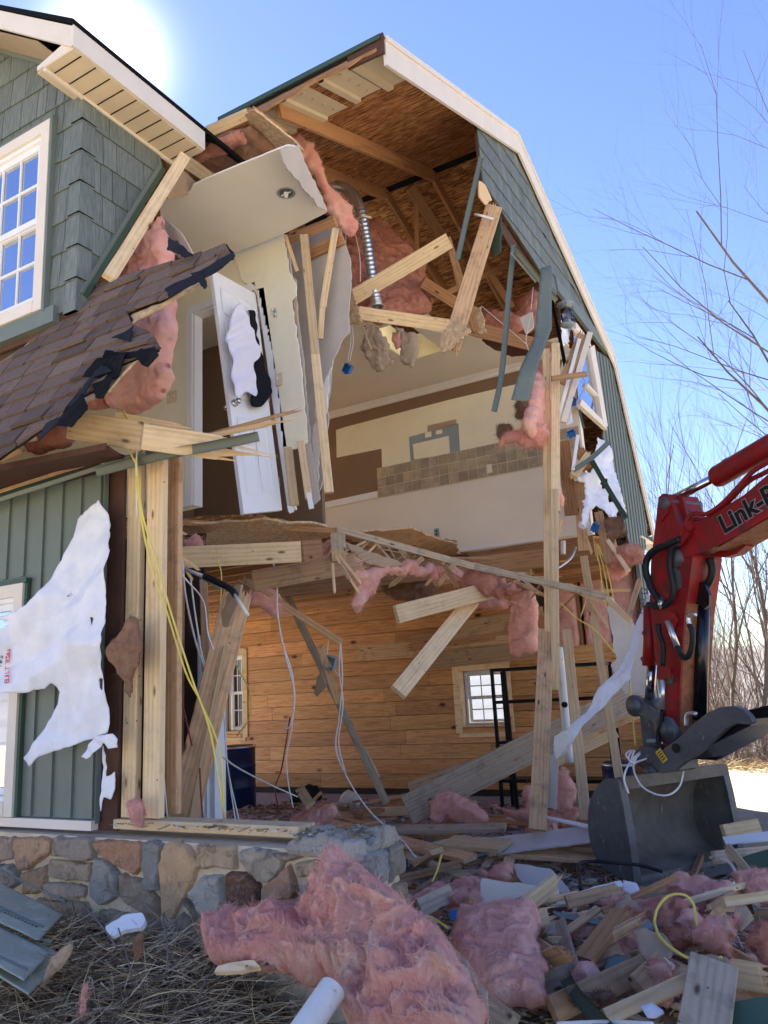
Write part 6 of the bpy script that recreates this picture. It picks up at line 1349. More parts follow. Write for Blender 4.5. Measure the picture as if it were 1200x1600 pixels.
# splinters, joist ends and scraps packed along the torn floor
r=random.Random(14)
for k in range(46):
    f=r.random();px=520+f*420+r.uniform(-8,8);py=832+f*98+r.uniform(-6,14);y=5.9+f*2.3+r.uniform(0,.5)
    A=Y(px,py,y);a=r.uniform(-1.2,1.2);L=r.uniform(.12,.5);e=np.array([math.cos(a)*L*r.choice((-1,1)),r.uniform(-.15,.1),-abs(math.sin(a))*L*.7-.02])
    board('floor_splinter',A,A+e,r.choice((.012,.02,.035,.05)),.012,r.choice(('split','oldwood','rafter','lumber')),'pale splinter hanging from the torn edge of the upper floor','splinter',sB=.06,group='splinters along the torn floor edge')
for k,(px,py,y,m_) in enumerate(((600,862,7.4,'rafter'),(650,872,7.8,'oldwood'),(700,880,8.1,'rafter'),(755,886,8.3,'oldwood'),(800,892,8.5,'rafter'),(830,885,8.7,'lumber'))):
    board('broken_joist',Y(px,py,y),Y(px,py,y)+np.array([-1.3,.5,r.uniform(-.02,.1)]),.2,.04,m_,'broken joist end showing under the torn upper floor','joist',sA=.12,group='broken joist ends under the upper floor')
for k,(x0,y0,x1,y1) in enumerate(((575,868,700,905),(640,862,780,905),(760,880,850,925))):
    sheet('ceiling_remnant',[(x0,y0),((x0+x1)/2,y0-2),(x1,y1-14),(x1-8,y1+4),((x0+x1)/2,y0+24),(x0+6,y0+14)],PY(8.6+.2*k),.02,.014,'brownwood',('left','middle','right')[k]+' dark ragged ceiling remnant under the torn floor','ceiling board',rim=.014,jag=.03,disp=d_fold(.03,5,3))
# ================= EXCAVATOR =================
S=np.array([-1.72,7.0,0]);TH=math.radians(30);ED=np.array([math.cos(TH),-math.sin(TH),0]);MD=np.array([-math.sin(TH),-math.cos(TH),0])
def MP(off): return Plane(S+MD*off,ED,MD)   # plane of the machine, off metres towards the camera side
ex=thing('excavator','red excavator with its arm lowered beside the torn gable and black bucket on the rubble','excavator',(-1.7,7.0,0))
def mpx(px,py,off): return MP(off).px(px,py)
def plate(b,pts,off,th): b.prism([mpx(p[0],p[1],off) for p in pts],-MD*th)
# stick
b=MB();plate(b,[(1029,777),(1036,771),(1045,772),(1054,800),(1063,826),(1077,838),(1082,872),(1078,905),(1070,960),(1063,1060),(1058,1168),(1036,1168),(1029,1060),(1021,1000),(1015,940),(1017,880),(1021,845)],.17,.34);stick=b.build('stick','red',ex)
b=MB();plate(b,[(1066,868),(1078,873),(1074,905),(1068,960),(1062,1060),(1058,1150),(1057,1150),(1062,960)],.165,.33) if False else None
# inner face grime plate (rusty side facing the machine)
q=[mpx(1080,880,.155),mpx(1071,960,.155),mpx(1064,1060,.155),mpx(1060,1150,.155)];b=MB();e=.006
for i in range(3): b.prism([q[i]+ED*e,q[i+1]+ED*e,q[i+1]+ED*e-MD*.31,q[i]+ED*e-MD*.31],ED*.004)
b.build('stick_back_plate','rust',stick)
for o in (.19,-.15): b=MB();plate(b,[(1029,779),(1035,772),(1043,772),(1047,782),(1044,800),(1032,815),(1026,800)],o,.03);b.build('stick_ear','red',ex)
b=MB();c=mpx(1037,786,.2);b.tube([c,c-MD*.4],.05,14);b.build('pin','steel',ex,smooth=True);b=MB();c=mpx(1053,872,.2);b.tube([c,c-MD*.42],.07,16);b.build('pin','steel',ex,smooth=True)
# boom
b=MB();bt=[(1058,850),(1066,838),(1082,818),(1106,808),(1135,790),(1163,773),(1200,741),(1260,702),(1420,590)];bb=[(1420,680),(1260,772),(1200,808),(1150,838),(1112,857),(1085,866),(1063,873)]
zv=np.array([0,0,1.]);b.prism([mpx(q_[0],q_[1],.18) for q_ in bt]+[mpx(*bt[-1],.18)+ED*1.6-zv*.15,mpx(*bt[-1],.18)+ED*3.0-zv*1.1,mpx(*bb[0],.18)+ED*2.6-zv*1.35,mpx(*bb[0],.18)+ED*1.4-zv*.25]+[mpx(q_[0],q_[1],.18) for q_ in bb],-MD*.36);boom=b.build('boom','red',ex)
b=MB();plate(b,[(1100,868),(1112,858),(1150,840),(1165,853),(1150,866),(1130,871)],-.02,.1);b.build('boom_gusset','red',ex)
b=MB();q=[mpx(1116,858.5,.17),mpx(1200,810.5,.17),mpx(1260,774,.17)]
for i in range(2): b.prism([q[i],q[i+1],q[i+1]-MD*.34,q[i]-MD*.34],np.array([0,0,-.004]))
b.build('boom_belly_plate','rust',boom)
# lettering on the boom
A=mpx(1131,834,.186);B=mpx(1200,790,.186);e1=B-A;e1/=np.linalg.norm(e1);fr=frame(A,e1,MD)
sc=.19
text('Link-Belt',A,sc,fr,'textblack','boom_lettering',boom,ext=.002,off=.005)
text('Link-Belt',A,sc,frame(A-MD*.003,e1,MD),'textgrey','boom_lettering_edge',boom,ext=.0015,off=.011)
# arm cylinder above the boom
def mt(b,pts,r,off,k=14): b.tube([mpx(p[0],p[1],off) for p in pts],r,k)
b=MB();mt(b,[(1050,781),(1116,747)],.035,.0);b.build('cylinder_rod','chrome',ex,smooth=True)
b=MB();mt(b,[(1113,749),(1117,747),(1121,745),(1200,699),(1330,625)],[.04,.075,.085,.085,.085],.0);b.build('arm_cylinder','red',ex,smooth=True)
b=MB();mt(b,[(1132,724),(1139,720)],.03,.0);b.build('cylinder_fitting','red',ex,smooth=True)
for o in (.08,-.06): b=MB();plate(b,[(1036,776),(1052,772),(1066,776),(1072,800),(1076,818),(1060,824),(1050,800)],o,.025);b.build('cylinder_bracket','red',ex)
b=MB();plate(b,[(1044,782),(1062,778),(1070,800),(1062,816),(1052,800)],.05,.1);b.build('bracket_core','black',ex)
b=MB();b.tube(smooth_pts([mpx(*p,.2) for p in ((1068,824),(1078,806),(1088,802),(1104,803),(1125,790),(1150,765),(1175,738),(1200,722),(1260,685))]),.018,8);b.tube(smooth_pts([mpx(*p,.15) for p in ((1073,822),(1086,811),(1100,812),(1118,803),(1142,780),(1170,752),(1200,736),(1260,700))]),.018,8);b.build('hydraulic_pipe','red',ex,smooth=True)
b=MB();plate(b,[(1060,822),(1080,812),(1082,826),(1068,838),(1058,842)],.21,.03);mt(b,[(1057,846),(1072,828)],.022,.22);mt(b,[(1062,850),(1077,832)],.022,.22);b.build('hose_clamp','red',ex)
# bucket cylinder on the left of the stick
b=MB();mt(b,[(1013,950),(1014,1000),(1014,1040)],[.04,.045,.055],.12);mt(b,[(1020,950),(1023,1035)],.055,.05);b.build('bucket_cylinder','red',ex,smooth=True)
b=MB();mt(b,[(1019,1035),(1015,1092)],.038,.07);b.build('cylinder_rod','chrome',ex,smooth=True)
b=MB();plate(b,[(1000,1028),(1012,1020),(1014,1032),(1004,1036)],.1,.06);plate(b,[(1004,946),(1013,944),(1014,955),(1006,956)],.1,.05);b.build('cylinder_fitting','red',ex)
# hoses
def hose(pts,off,r=.028,mat='rubber'): 
    b=MB();b.tube(smooth_pts([mpx(p[0],p[1],off+(p[2] if len(p)>2 else 0)) for p in pts]),r,10);return b.build('hydraulic_hose',mat,ex,smooth=True)
hose([(1063,842),(1045,850),(1025,858),(1012,872),(1009,892),(1018,920),(1030,940)],.24)
hose([(1062,850),(1051,858),(1046,880),(1050,905),(1052,925),(1046,940),(1034,947),(1012,945)],.23,.024)
hose([(1058,1010),(1064,1024),(1073,1027),(1080,1015),(1082,990),(1077,975)],.24,.022)
hose([(1109,872,-.1),(1113,890,-.1),(1110,905,-.1),(1104,915,-.1)],.1,.03)
hose([(1028,975),(1030,990),(1036,1010),(1035,1040)],.21,.02);hose([(1035,1110),(1033,1130),(1028,1145),(1029,1160),(1035,1172)],.21,.018)
for a,c,r in (((1030,936),(1036,950),.026),((1043,970),(1058,1010),.024),((1035,1062),(1035,1108),.022)): b=MB();mt(b,[a,c],r,.23,10);b.build('hose_fitting','silver',ex,smooth=True)
for q in (((1077,975),(1075,965),(1079,961),(1087,960)),((1072,1135),(1073,1118),(1080,1114),(1088,1116))): b=MB();b.tube(smooth_pts([mpx(*p_,.26) for p_ in q]),.016,8);b.build('hose_fitting','silver',ex,smooth=True)
b=MB();plate(b,[(1034,955),(1050,955),(1056,970),(1050,985),(1036,978)],.22,.03);b.build('hose_clamp','red',ex);b=MB();plate(b,[(1026,1043),(1043,1042),(1044,1060),(1026,1061)],.225,.04);b.build('hose_clamp','red',ex)
b=MB();plate(b,[(1052,885),(1062,892),(1064,918),(1058,922),(1052,905)],.185,.01);b.build('worn_patch','steel',stick);b=MB();plate(b,[(1044,1050),(1052,1055),(1050,1068),(1042,1068)],.18,.008);b.build('worn_patch','steel',stick)
# thumb cylinder (black) with bracket
for o in (.06,-.12): b=MB();plate(b,[(1074,912),(1082,909),(1100,910),(1108,930),(1108,945),(1100,952),(1090,942),(1076,955),(1073,940)],o,.03);b.build('thumb_bracket','black',ex)
b=MB();mt(b,[(1097,945),(1096,1030),(1094,1125)],[.055,.055,.05],-.02,16);c=mpx(1078,941,.09);b.tube([c,c-MD*.24],.035,12);b.build('thumb_cylinder','black',ex,smooth=True)
# linkage and coupler
b=MB();c=mpx(990,1103,.22);b.tube([c,c-MD*.36],.055,14)
for i in range(4):
    c=mpx(990,1103,.18-.09*i);b.tube([c,c-MD*.045],.085,16)
c=mpx(1040,1140,.22);b.tube([c,c-MD*.44],.06,14)
for o in (.2,-.14): 
    c=mpx(1040,1140,o);b.tube([c,c-MD*.05],.10,18)
b.build('linkage_pin','steel',ex,smooth=True)
for o in (.2,-.12): b=MB();plate(b,[(985,1095),(996,1090),(1038,1122),(1036,1136),(990,1112)],o,.03);b.build('link_arm','steel',ex)
for o in (.12,-.04): b=MB();plate(b,[(999,1110),(1012,1112),(1018,1150),(1030,1172),(1034,1185),(1006,1185),(1003,1150)],o,.035);b.build('link_arm','steel',ex)
b=MB();plate(b,[(1010,1155),(1030,1155),(1030,1160),(1010,1160)],.15,.3);b.build('link_bar','bluegrey',ex)
# coupler block under stick
b=MB();plate(b,[(990,1180),(1000,1166),(1020,1168),(1040,1180),(1045,1205),(1030,1210),(1012,1205),(995,1195)],.2,.34);b.build('coupler','steel',ex)
# thumb: two curved cheek plates
th1=[(1020,1195),(1028,1180),(1040,1168),(1062,1152),(1085,1130),(1105,1114),(1125,1105),(1145,1103),(1160,1108),(1170,1118),(1176,1128),(1170,1132),(1150,1130),(1135,1138),(1110,1160),(1090,1178),(1068,1192),(1050,1206),(1032,1208)]
b=MB();plate(b,th1,.36,.05);th=b.build('thumb','steel',ex)
b=MB();off=-.25
plate(b,[(1050,1195),(1085,1186),(1118,1188),(1150,1170),(1180,1150),(1215,1130),(1240,1110),(1235,1098),(1200,1102),(1165,1110),(1140,1120),(1105,1148),(1075,1172)],off,.05);b.build('thumb_cheek','black',th)
b=MB();b.prism([mpx(1066,1180,.31),mpx(1120,1150,.31),mpx(1172,1124,.31),mpx(1172,1124,.31)-MD*.5,mpx(1120,1150,.31)-MD*.5,mpx(1066,1180,.31)-MD*.5],-ED*.0+np.array([0,0,-.04]));b.build('thumb_web','black',th)
b=MB();c=mpx(1056,1169,.365);b.tube([c,c+MD*.003],.035,16);b.build('thumb_hole','hole',th)
c=mpx(1034,1181,.363);e1=mpx(1040,1178,.363)-mpx(1030,1187,.363);up=mpx(1030,1177,.363)-mpx(1036,1186,.363)
b=MB();e1=e1/np.linalg.norm(e1);u2=up/np.linalg.norm(up);b.prism([c-e1*.03-u2*.05,c+e1*.03-u2*.05,c+e1*.03+u2*.05,c-e1*.03+u2*.05],MD*.003);tg=b.build('warning_tag','tagyellow',th)
b=MB()
for k in range(4): b.prism([c+MD*.0035-e1*.02+u2*(-.032+k*.02),c+MD*.0035+e1*.02+u2*(-.032+k*.02),c+MD*.0035+e1*.02+u2*(-.025+k*.02),c+MD*.0035-e1*.02+u2*(-.025+k*.02)],MD*.001)
b.build('warning_tag_print','hole',tg)
# bucket
BW=1.16;BO=.62
prof=[(966,1217),(950,1217),(938,1226),(928,1243),(922,1265),(922,1295),(927,1322),(938,1345),(955,1362),(992,1380)]
pp=[mpx(p[0],p[1],BO) for p in prof];ps=[p for p in smooth_pts(pp,4)]
cen=sum(pp)/len(pp);bk=thing if False else None
b=MB();N=len(ps);ins=[p+(cen-p)/np.linalg.norm(cen-p)*.035 for p in ps]
NW=8
for lay,flip in ((ps,False),(ins,True)):
    V=[p-MD*BW*j/NW for j in range(NW+1) for p in lay];F=[(j*N+i,j*N+i+1,(j+1)*N+i+1,(j+1)*N+i) for j in range(NW) for i in range(N-1)]
    b.add(V,F)
V=[ps[0],ins[0],ins[0]-MD*BW,ps[0]-MD*BW,ps[-1],ins[-1],ins[-1]-MD*BW,ps[-1]-MD*BW];b.add(V,[(0,1,2,3),(4,5,6,7)])
bucket=b.build('bucket','steel2',ex,smooth=False)
b=MB();lip=[mpx(966,1217,BO),mpx(975,1260,BO),mpx(985,1320,BO),mpx(992,1380,BO)]
poly=ps+lip[::-1][1:-1]
b.prism([p+MD*.02 for p in poly],-MD*.04);b.build('bucket_side','steel',bucket)
b=MB();b.prism([p-MD*(BW-.02) for p in poly],-MD*.04);b.build('bucket_side','steel2',bucket)
L2=[p+ED*.0 for p in lip]
for o in (0,BW):
    b=MB()
    for i in range(3):
        a,c=L2[i]-MD*o,L2[i+1]-MD*o;b.prism([a+MD*.035,a-MD*.035,c-MD*.035,c+MD*.035],ED*.03)
    b.build('bucket_side_cutter','steel',bucket)
b=MB();a=lip[-1];b.prism([a+MD*.02,a-MD*BW,a-MD*BW+ED*.09-np.array([0,0,.02]),a+MD*.02+ED*.09-np.array([0,0,.02])],np.array([0,0,-.03]));b.build('bucket_edge','steel2',bucket)
b=MB();a=mpx(966,1214,BO);b.prism([a,a-MD*BW,a-MD*BW+np.array([0,0,-.09]),a+np.array([0,0,-.09])],ED*.04);b.build('bucket_top_bar','steel2',bucket)
for o in (.2,-.16): b=MB();plate(b,[(985,1222),(988,1196),(1000,1186),(1020,1192),(1032,1205),(1036,1224)],o,.04);b.build('bucket_ear','rust',bucket)
b=MB();c=mpx(1012,1207,.25);b.tube([c,c-MD*.5],.045,14);b.build('bucket_pin','steel',bucket,smooth=True)
cable('electric_cable',[mpx(1010,1185,.3),mpx(990,1196,.5),mpx(1000,1225,.6),mpx(1022,1240,.6),mpx(1045,1242,.55),mpx(1062,1228,.4),mpx(1068,1205,.3)],.007,'wire','white cable loop snagged on top of the bucket','cable')
cable('electric_cable',[mpx(1000,1175,.3),mpx(985,1190,.5),mpx(975,1215,.66),mpx(982,1240,.66)],.008,'wire','frayed pale cord hanging at the left bucket corner','cord')
cable('electric_cable',[Y(984,1065,7.4),Y(987,1110,7.2),Y(993,1165,7.0)],.007,'yellow','pair of yellow cords hanging left of the bucket linkage','cord')
for i in range(3): cable('frayed_cord',[mpx(985+i*3,1172,.5),mpx(978+i*4,1180+i*4,.6),mpx(990-i*2,1192,.62),mpx(996+i*2,1178,.5)],.006,'wire','tangle of pale frayed cord on the coupler','cord',group='frayed cord tangle on the coupler')

# ================= RUBBLE IN THE FOREGROUND =================
rz=lambda x,y: .0
def mound(x,y):
    s=lambda a:np.clip(a,0,1)**2*(3-2*np.clip(a,0,1))
    return .30*s(1-np.hypot((x+1.2)/1.9,(y-4.3)/1.7))*(1+.4*fbm(x*2,y*2,4,3))+.18*s(1-np.hypot((x+.2)/1.4,(y-5.6)/1.3))+.05*fbm(x*3,y*3,1,3)-.03
gx,gy=np.meshgrid(np.arange(-3.1,1.6,.04),np.arange(2.5,7.6,.04),indexing='ij');gzz=mound(gx,gy)+.02*ridge(gx*6,gy*6,2,3);n,m=gx.shape
V=np.stack([gx,gy,gzz],-1).reshape(-1,3);i=np.arange(n*m).reshape(n,m);F=np.stack([i[:-1,:-1],i[1:,:-1],i[1:,1:],i[:-1,1:]],-1).reshape(-1,4).tolist()
o=mesh('rubble_soil',V,F,'slab',smooth=True);tag(o,kind='structure')
o.data.materials.append(MATS['soil']);o.data.polygons.foreach_set('material_index',[1 if (V[f[0]][1]<4.9+.3*math.sin(V[f[0]][0]*4) and True) else 0 for f in F])
def topz(x,y): return max(0,float(mound(np.array(x),np.array(y))),float(gz(x,y)))
# uncountable chips
class Lut:
    def __init__(s,f,x0,x1,y0,y1,st=.04):
        s.x0,s.y0,s.st=x0,y0,st;gx,gy=np.meshgrid(np.arange(x0,x1+st*2,st),np.arange(y0,y1+st*2,st),indexing='ij');s.g=f(gx,gy)
    def __call__(s,x,y):
        a=np.clip((np.asarray(x)-s.x0)/s.st,0,s.g.shape[0]-1.01);b=np.clip((np.asarray(y)-s.y0)/s.st,0,s.g.shape[1]-1.01);i=a.astype(int);j=b.astype(int);f=a-i;h=b-j;g=s.g
        return g[i,j]*(1-f)*(1-h)+g[i+1,j]*f*(1-h)+g[i,j+1]*(1-f)*h+g[i+1,j+1]*f*h
ML=Lut(mound,-3.2,1.6,2.4,7.7);N1=Lut(lambda x,y:fbm(x*2,y*2,7,2),-9,2,2,11,.08)
def bits(name,N,xr,yr,zf,seed,cols,smin,smax,dens=None,h=.1,long=.5):
    r=random.Random(seed);b=MB();k=0
    while k<N:
        x,y=r.uniform(*xr),r.uniform(*yr)
        if dens and r.random()>dens(x,y): continue
        k+=1;z=zf(x,y);s=r.uniform(smin,smax)*(r.random()**1.5+.3)
        el=r.random()<long;l=s*(r.uniform(2,6) if el else r.uniform(.8,1.6));w=s*(.35 if el else 1);t=s*r.uniform(.08,.5)
        a=r.uniform(0,6.28);p=r.uniform(-.35,.35);q=r.uniform(-.5,.5);ca,sa=math.cos(a),math.sin(a)
        e=np.array([ca*math.cos(p),sa*math.cos(p),math.sin(p)]);f=np.array([-sa,ca,q*.6]);f/=np.linalg.norm(f);g=np.cross(e,f)
        c=np.array([x,y,z+r.random()**2*h+t/2]);V=[]
        for sx in(-1,1):
            for sy,sz in ((-1,-1),(1,-1),(1,1),(-1,1)):
                V.append(c+e*l/2*(sx+r.uniform(-.25,.25))+f*w/2*(sy+r.uniform(-.3,.3))*(1 if sx<0 else r.uniform(.2,1))+g*t/2*(sz+r.uniform(-.3,.3)))
        col=np.array(lin(r.choice(cols)))*r.uniform(.6,1.15);b.add(V,[(0,1,2,3),(7,6,5,4),(0,4,5,1),(1,5,6,2),(2,6,7,3),(3,7,4,0)],tuple(col))
    o=b.build(name,'rubble',tint=True);return tag(o,kind='stuff')
WC=['#c0a078','#a07e58','#dcbc8c','#80694f','#a88e70','#c8baa4','#f0ebe2','#6a6058','#e6dccc','#a09890','#d8a89c']
rub=bits('rubble',9500,(-2.9,1.3),(2.6,7.4),lambda x,y:max(0,float(ML(x,y))),1,WC,.012,.05,dens=lambda x,y:.45+.55*(N1(x,y)>-.1),h=.05)
bits('rubble',900,(-2.7,1.3),(2.9,7.3),lambda x,y:max(0,float(ML(x,y))),8,WC,.03,.085,h=.10)
rub['label']='small broken chips of wood, drywall and plastic covering the rubble heap'
bits('rubble',6500,(-8,-1.9),(4.6,10.5),lambda x,y:.0,2,WC,.012,.05,dens=lambda x,y:.3+.7*(N1(x*.65,y*.65+1)>0),h=.05)['label']='small wood and plaster chips scattered over the garage floor'
bits('rubble',420,(-3.55,-2.0),(3.12,3.4),lambda x,y:.905 if x<-2.38 else .9,3,['#c9a878','#e2ddd4','#a98a62','#7d7468'],.005,.02,h=.008)['label']='crumbs of plaster and wood lying on the sill and stone wall top'
insc=['#d9a6a0','#c98f8c','#e3b7a6','#b98784']
# small insulation tufts as stuff
r=random.Random(9);Vs=[];Fs=[];nn=0
for k in range(90):
    x,y=r.uniform(-2.4,1.0),r.uniform(2.9,7.0);z=topz(x,y)+.02;s=r.uniform(.03,.09);pl=Plane((x,y,z+s*.3),(math.cos(k),math.sin(k),0),(r.uniform(-.3,.3),-.5,1));
    poly=[(s*math.cos(t)*r.uniform(.5,1.2),s*math.sin(t)*r.uniform(.5,1.2)) for t in np.linspace(0,6.28,8)[:-1]]
    V,F=sheet_geo(poly,pl,.012,.05,disp=d_ins(.02,18),px=False,smooth=True,w=.03,jag=.01);V,F=add_tufts(V,F,60,.02);Vs.append(V);Fs+=[[i+nn for i in f] for f in F];nn+=len(V)
o=mesh('insulation_fluff',np.concatenate(Vs),Fs,'pink3',smooth=True);tag(o,'small tufts of pink insulation strewn over the rubble',None,kind='stuff')
def TP(px,py,z,n=(0,-1,.6),e=(1,0,0)): return Plane(Z(px,py,z),e,n)
# hero insulation slab leaning on the stone pillar
hero=[(547,1363),(538,1380),(530,1372),(515,1385),(500,1400),(488,1420),(460,1430),(420,1432),(385,1432),(362,1430),(352,1440),(335,1455),(328,1480),(326,1498),(340,1505),(380,1505),(400,1512),(412,1505),(440,1515),(480,1528),(505,1522),(525,1535),(548,1545),(545,1575),(550,1620),(640,1650),(760,1650),(755,1600),(758,1565),(745,1535),(720,1510),(700,1480),(672,1455),(650,1440),(640,1415),(610,1400),(590,1375),(572,1368),(560,1360)]
hp=P3(Y(547,1363,2.98),Y(330,1490,2.75),Y(760,1600,2.45))
def hd(u,v,W0,prof,sd):
    x,y,z=W0.T*4.2;wx=fbm(x+3,y,z,3)*1.5;wy=fbm(x,y+8,z,3)*1.5
    P_=(x+z)*.7;Q_=(x-z)*.7;a=ridge(x*.8+wx*1.3,y+wy,z*.8,2);c=fbm(x*.9+wx,y*.8,z*.9,3);d=ridge(P_*1.2+wy*2,y,Q_*5+wx*4,3);g=ridge(P_*3+wy*4,y*2,Q_*14+wx*9,2);h=(.075*a+.085*c+.022*d+.007*g)*(.3+.7*prof)
    P=hp.uv(Y(590,1440,2.75));q=np.hypot((u-P[0]),(v-P[1])*.5);h=h+.10*np.exp(-(q/.14)**2)
    return (h,-h*.3)
sheet('insulation_slab',hero,hp,.0065,.16,'pink','largest pink insulation slab sprawled over the stone pillar in the foreground','insulation',smooth=False,jag=.02,jf=16,disp=hd,w=.06,tufts=16000,tl=.022)
sheet('insulation_backing',[(640,1418),(655,1420),(690,1455),(720,1490),(760,1545),(768,1620),(750,1620),(742,1550),(700,1500),(660,1455)],P3(Y(645,1420,2.95),Y(755,1600,2.55),Y(690,1455,2.85)),.012,.03,'paper','stiff paper edge along the right side of the largest insulation slab','paper',rim=.01,jag=.01,disp=d_fold(.012,9,4))
insul('insulation_batt',[(722,1428),(770,1420),(838,1417),(840,1450),(836,1480),(850,1490),(863,1508),(848,1520),(848,1562),(820,1568),(765,1566),(748,1545),(722,1510),(706,1480),(718,1455)],P3(Y(722,1428,3.75),Y(838,1417,3.8),Y(765,1566,3.3)),.13,'pink3','square mauve insulation batt lying flat in the middle of the rubble',step=.008,amp=.035,tufts=2600,tl=.016,jag=.03,fr=9)
IC=[([(1045,1388),(1052,1362),(1075,1362),(1105,1370),(1130,1378),(1145,1392),(1148,1412),(1130,1430),(1110,1425),(1088,1432),(1070,1420),(1050,1412)],5.3,'pink3','mauve insulation heap directly in front of the bucket edge',.2),
([(880,1450),(905,1442),(940,1445),(942,1470),(925,1500),(920,1530),(895,1540),(880,1510)],4.3,'pink3','tall dim pink lump left of the brown paper in the rubble',.15),
([(935,1470),(955,1462),(985,1458),(1000,1475),(990,1498),(1000,1510),(970,1520),(960,1540),(940,1520)],4.1,'pink3','bright pink lump beside the crumpled brown paper',.15),
([(930,1415),(975,1402),(1010,1405),(1045,1410),(1030,1430),(990,1445),(955,1440)],4.7,'pink3','long pink wad between the white strip and the yellow loop',.14),
([(1040,1445),(1075,1450),(1092,1465),(1075,1480),(1050,1484),(1038,1470)],4.1,'pink2','pink wad inside the yellow cable loop',.12),
([(1092,1445),(1115,1430),(1145,1425),(1152,1445),(1150,1475),(1130,1490),(1100,1492),(1090,1470)],4.0,'pink','pale pink lump right of the yellow cable loop',.16),
([(1160,1470),(1175,1450),(1215,1445),(1225,1500),(1190,1510),(1165,1495)],3.8,'pink2','orange pink roll at the right edge of the picture',.16),
([(1148,1365),(1180,1360),(1215,1370),(1215,1412),(1180,1415),(1155,1400)],5.0,'pink3','torn pink insulation at the right edge beyond the bucket',.14),
([(620,1410),(660,1398),(700,1392),(715,1400),(700,1420),(660,1425),(625,1422)],4.5,'pink3','grey pink wad behind the paper edge of the largest slab',.1),
([(700,1395),(740,1398),(745,1415),(720,1425),(700,1418)],4.4,'pink3','small grey pink wad above the square batt',.08),
([(745,1362),(785,1358),(790,1372),(760,1378)],5.0,'pink3','thin pink wisp behind the cream panel',.06),
([(1015,1515),(1040,1512),(1050,1540),(1030,1552),(1012,1535)],3.6,'pink','small pink wad hanging over the lowest long board',.08),
([(1080,1420),(1100,1415),(1098,1435),(1082,1436)],4.6,'pink2','tiny rusty wad beside the top of the yellow loop',.07),
([(838,1470),(852,1455),(865,1475),(858,1492),(842,1488)],3.9,'browninsul','brown wad tucked against the right side of the square batt',.08),
([(885,1548),(930,1545),(960,1555),(940,1575),(895,1572)],3.4,'browninsul','dark grey wad under the lower boards in the rubble',.08),
([(270*2.0,1450),(545,1450),(548,1455)],3.,'pink','x',.02)]
for poly,y,m_,lab,T in IC[:-1]:
    insul('insulation_clump',poly,Plane(Y(poly[0][0],poly[0][1],y),(1,0,0),(0,-1,.45)),T,m_,lab,step=.010,amp=.06,tufts=900,tl=.018,jag=.05,fr=10)
# panels, drywall and trim in the rubble
def sh(name,poly,y,tilt,T,mat,lab,cat,**k):
    k.setdefault('rim',T);st_=k.pop('step',.014);jg=k.pop('jag',.005);return sheet(name,poly,Plane(Y(poly[0][0],poly[0][1],y),(1,0,0),tilt),st_,T,mat,lab,cat,jag=jg,**k)
sh('drywall_slab',[(752,1372),(875,1390),(870,1411),(750,1425)],4.7,(0,-1,.5),.014,'cream','pale yellow drywall panel propped above the square batt','drywall')
sh('drywall_slab',[(802,1350),(862,1358),(893,1393),(880,1396),(822,1386),(808,1370)],5.1,(0,-1,.6),.014,'greyboard','triangular grey drywall piece behind the pale yellow panel','drywall')
sh('drywall_slab',[(738,1425),(838,1406),(834,1425),(828,1415)],4.4,(0,-.6,1),.014,'white','thin white drywall edge lying on top of the square batt','drywall')
sh('metal_trim',[(850,1412),(915,1392),(972,1378),(975,1386),(900,1412),(865,1420)],4.7,(0,-.6,1),.02,'white','dented white trim lying above the green scrap','trim',disp=d_fold(.006,20,4,crumple=.004))
sh('siding_piece',[(856,1422),(955,1440),(972,1452),(945,1448),(880,1436)],4.3,(0,-.7,1),.01,'green','narrow green siding scrap beside the square batt','siding')
sh('paper_sheet',[(990,1455),(1010,1450),(1035,1458),(1052,1480),(1045,1500),(1010,1502),(998,1485)],3.9,(0,-1,.7),.008,'paper','crumpled brown paper in the middle of the right hand rubble','paper',disp=d_crease(.035,.5,.08,1.3),jag=.01)
sh('paper_sheet',[(1075,1500),(1100,1490),(1140,1495),(1148,1510),(1120,1525),(1085,1548),(1075,1530)],3.5,(0,-1,.7),.008,'paper','grey brown paper hanging over the widest grey plank','paper',disp=d_crease(.025,.5,.07,1.3),jag=.01)
sh('paper_sheet',[(1148,1420),(1165,1415),(1180,1435),(1160,1455),(1145,1445)],4.1,(0,-1,.7),.008,'paper','small brown paper near the right edge','paper',disp=d_crease(.025,.5,.07,1.3),jag=.01)
sh('paper_sheet',[(1010,1500),(1040,1495),(1058,1510),(1040,1520),(1015,1518)],3.7,(0,-1,.7),.008,'gypsum','pale torn paper under the crumpled brown paper','paper',disp=d_crease(.025,.5,.07,1.3),jag=.01)
sh('white_scrap',[(1000,1570),(1020,1565),(1040,1580),(1025,1590),(1012,1590)],3.2,(0,-.8,1),.008,'white','white plastic scrap near the bottom edge under the boards','plastic')
sh('white_scrap',[(975,1375),(995,1380),(1000,1392),(985,1398),(972,1392)],5.0,(0,-1,.7),.008,'white','small white scrap at the left foot of the bucket','plastic')
sh('white_scrap',[(1145,1404),(1180,1398),(1178,1406),(1150,1412)],4.8,(0,-.7,1),.012,'white','white strip scrap right of the mauve heap','plastic')
sh('white_scrap',[(1130,1308),(1200,1300),(1215,1312),(1135,1320)],6.4,(0,-.7,1),.012,'white','flat white panel on the ground right of the bucket','plastic')
sh('dark_panel',[(1145,1345),(1215,1325),(1220,1350),(1150,1362)],5.8,(0,-.6,1),.02,'green_dark','dark green panel on the ground right of the bucket','panel')
sh('dark_panel',[(1138,1570),(1180,1560),(1225,1560),(1225,1640),(1140,1640)],3.3,(0,-.8,1),.02,'green_dark','dark green panel in the bottom right corner','panel')
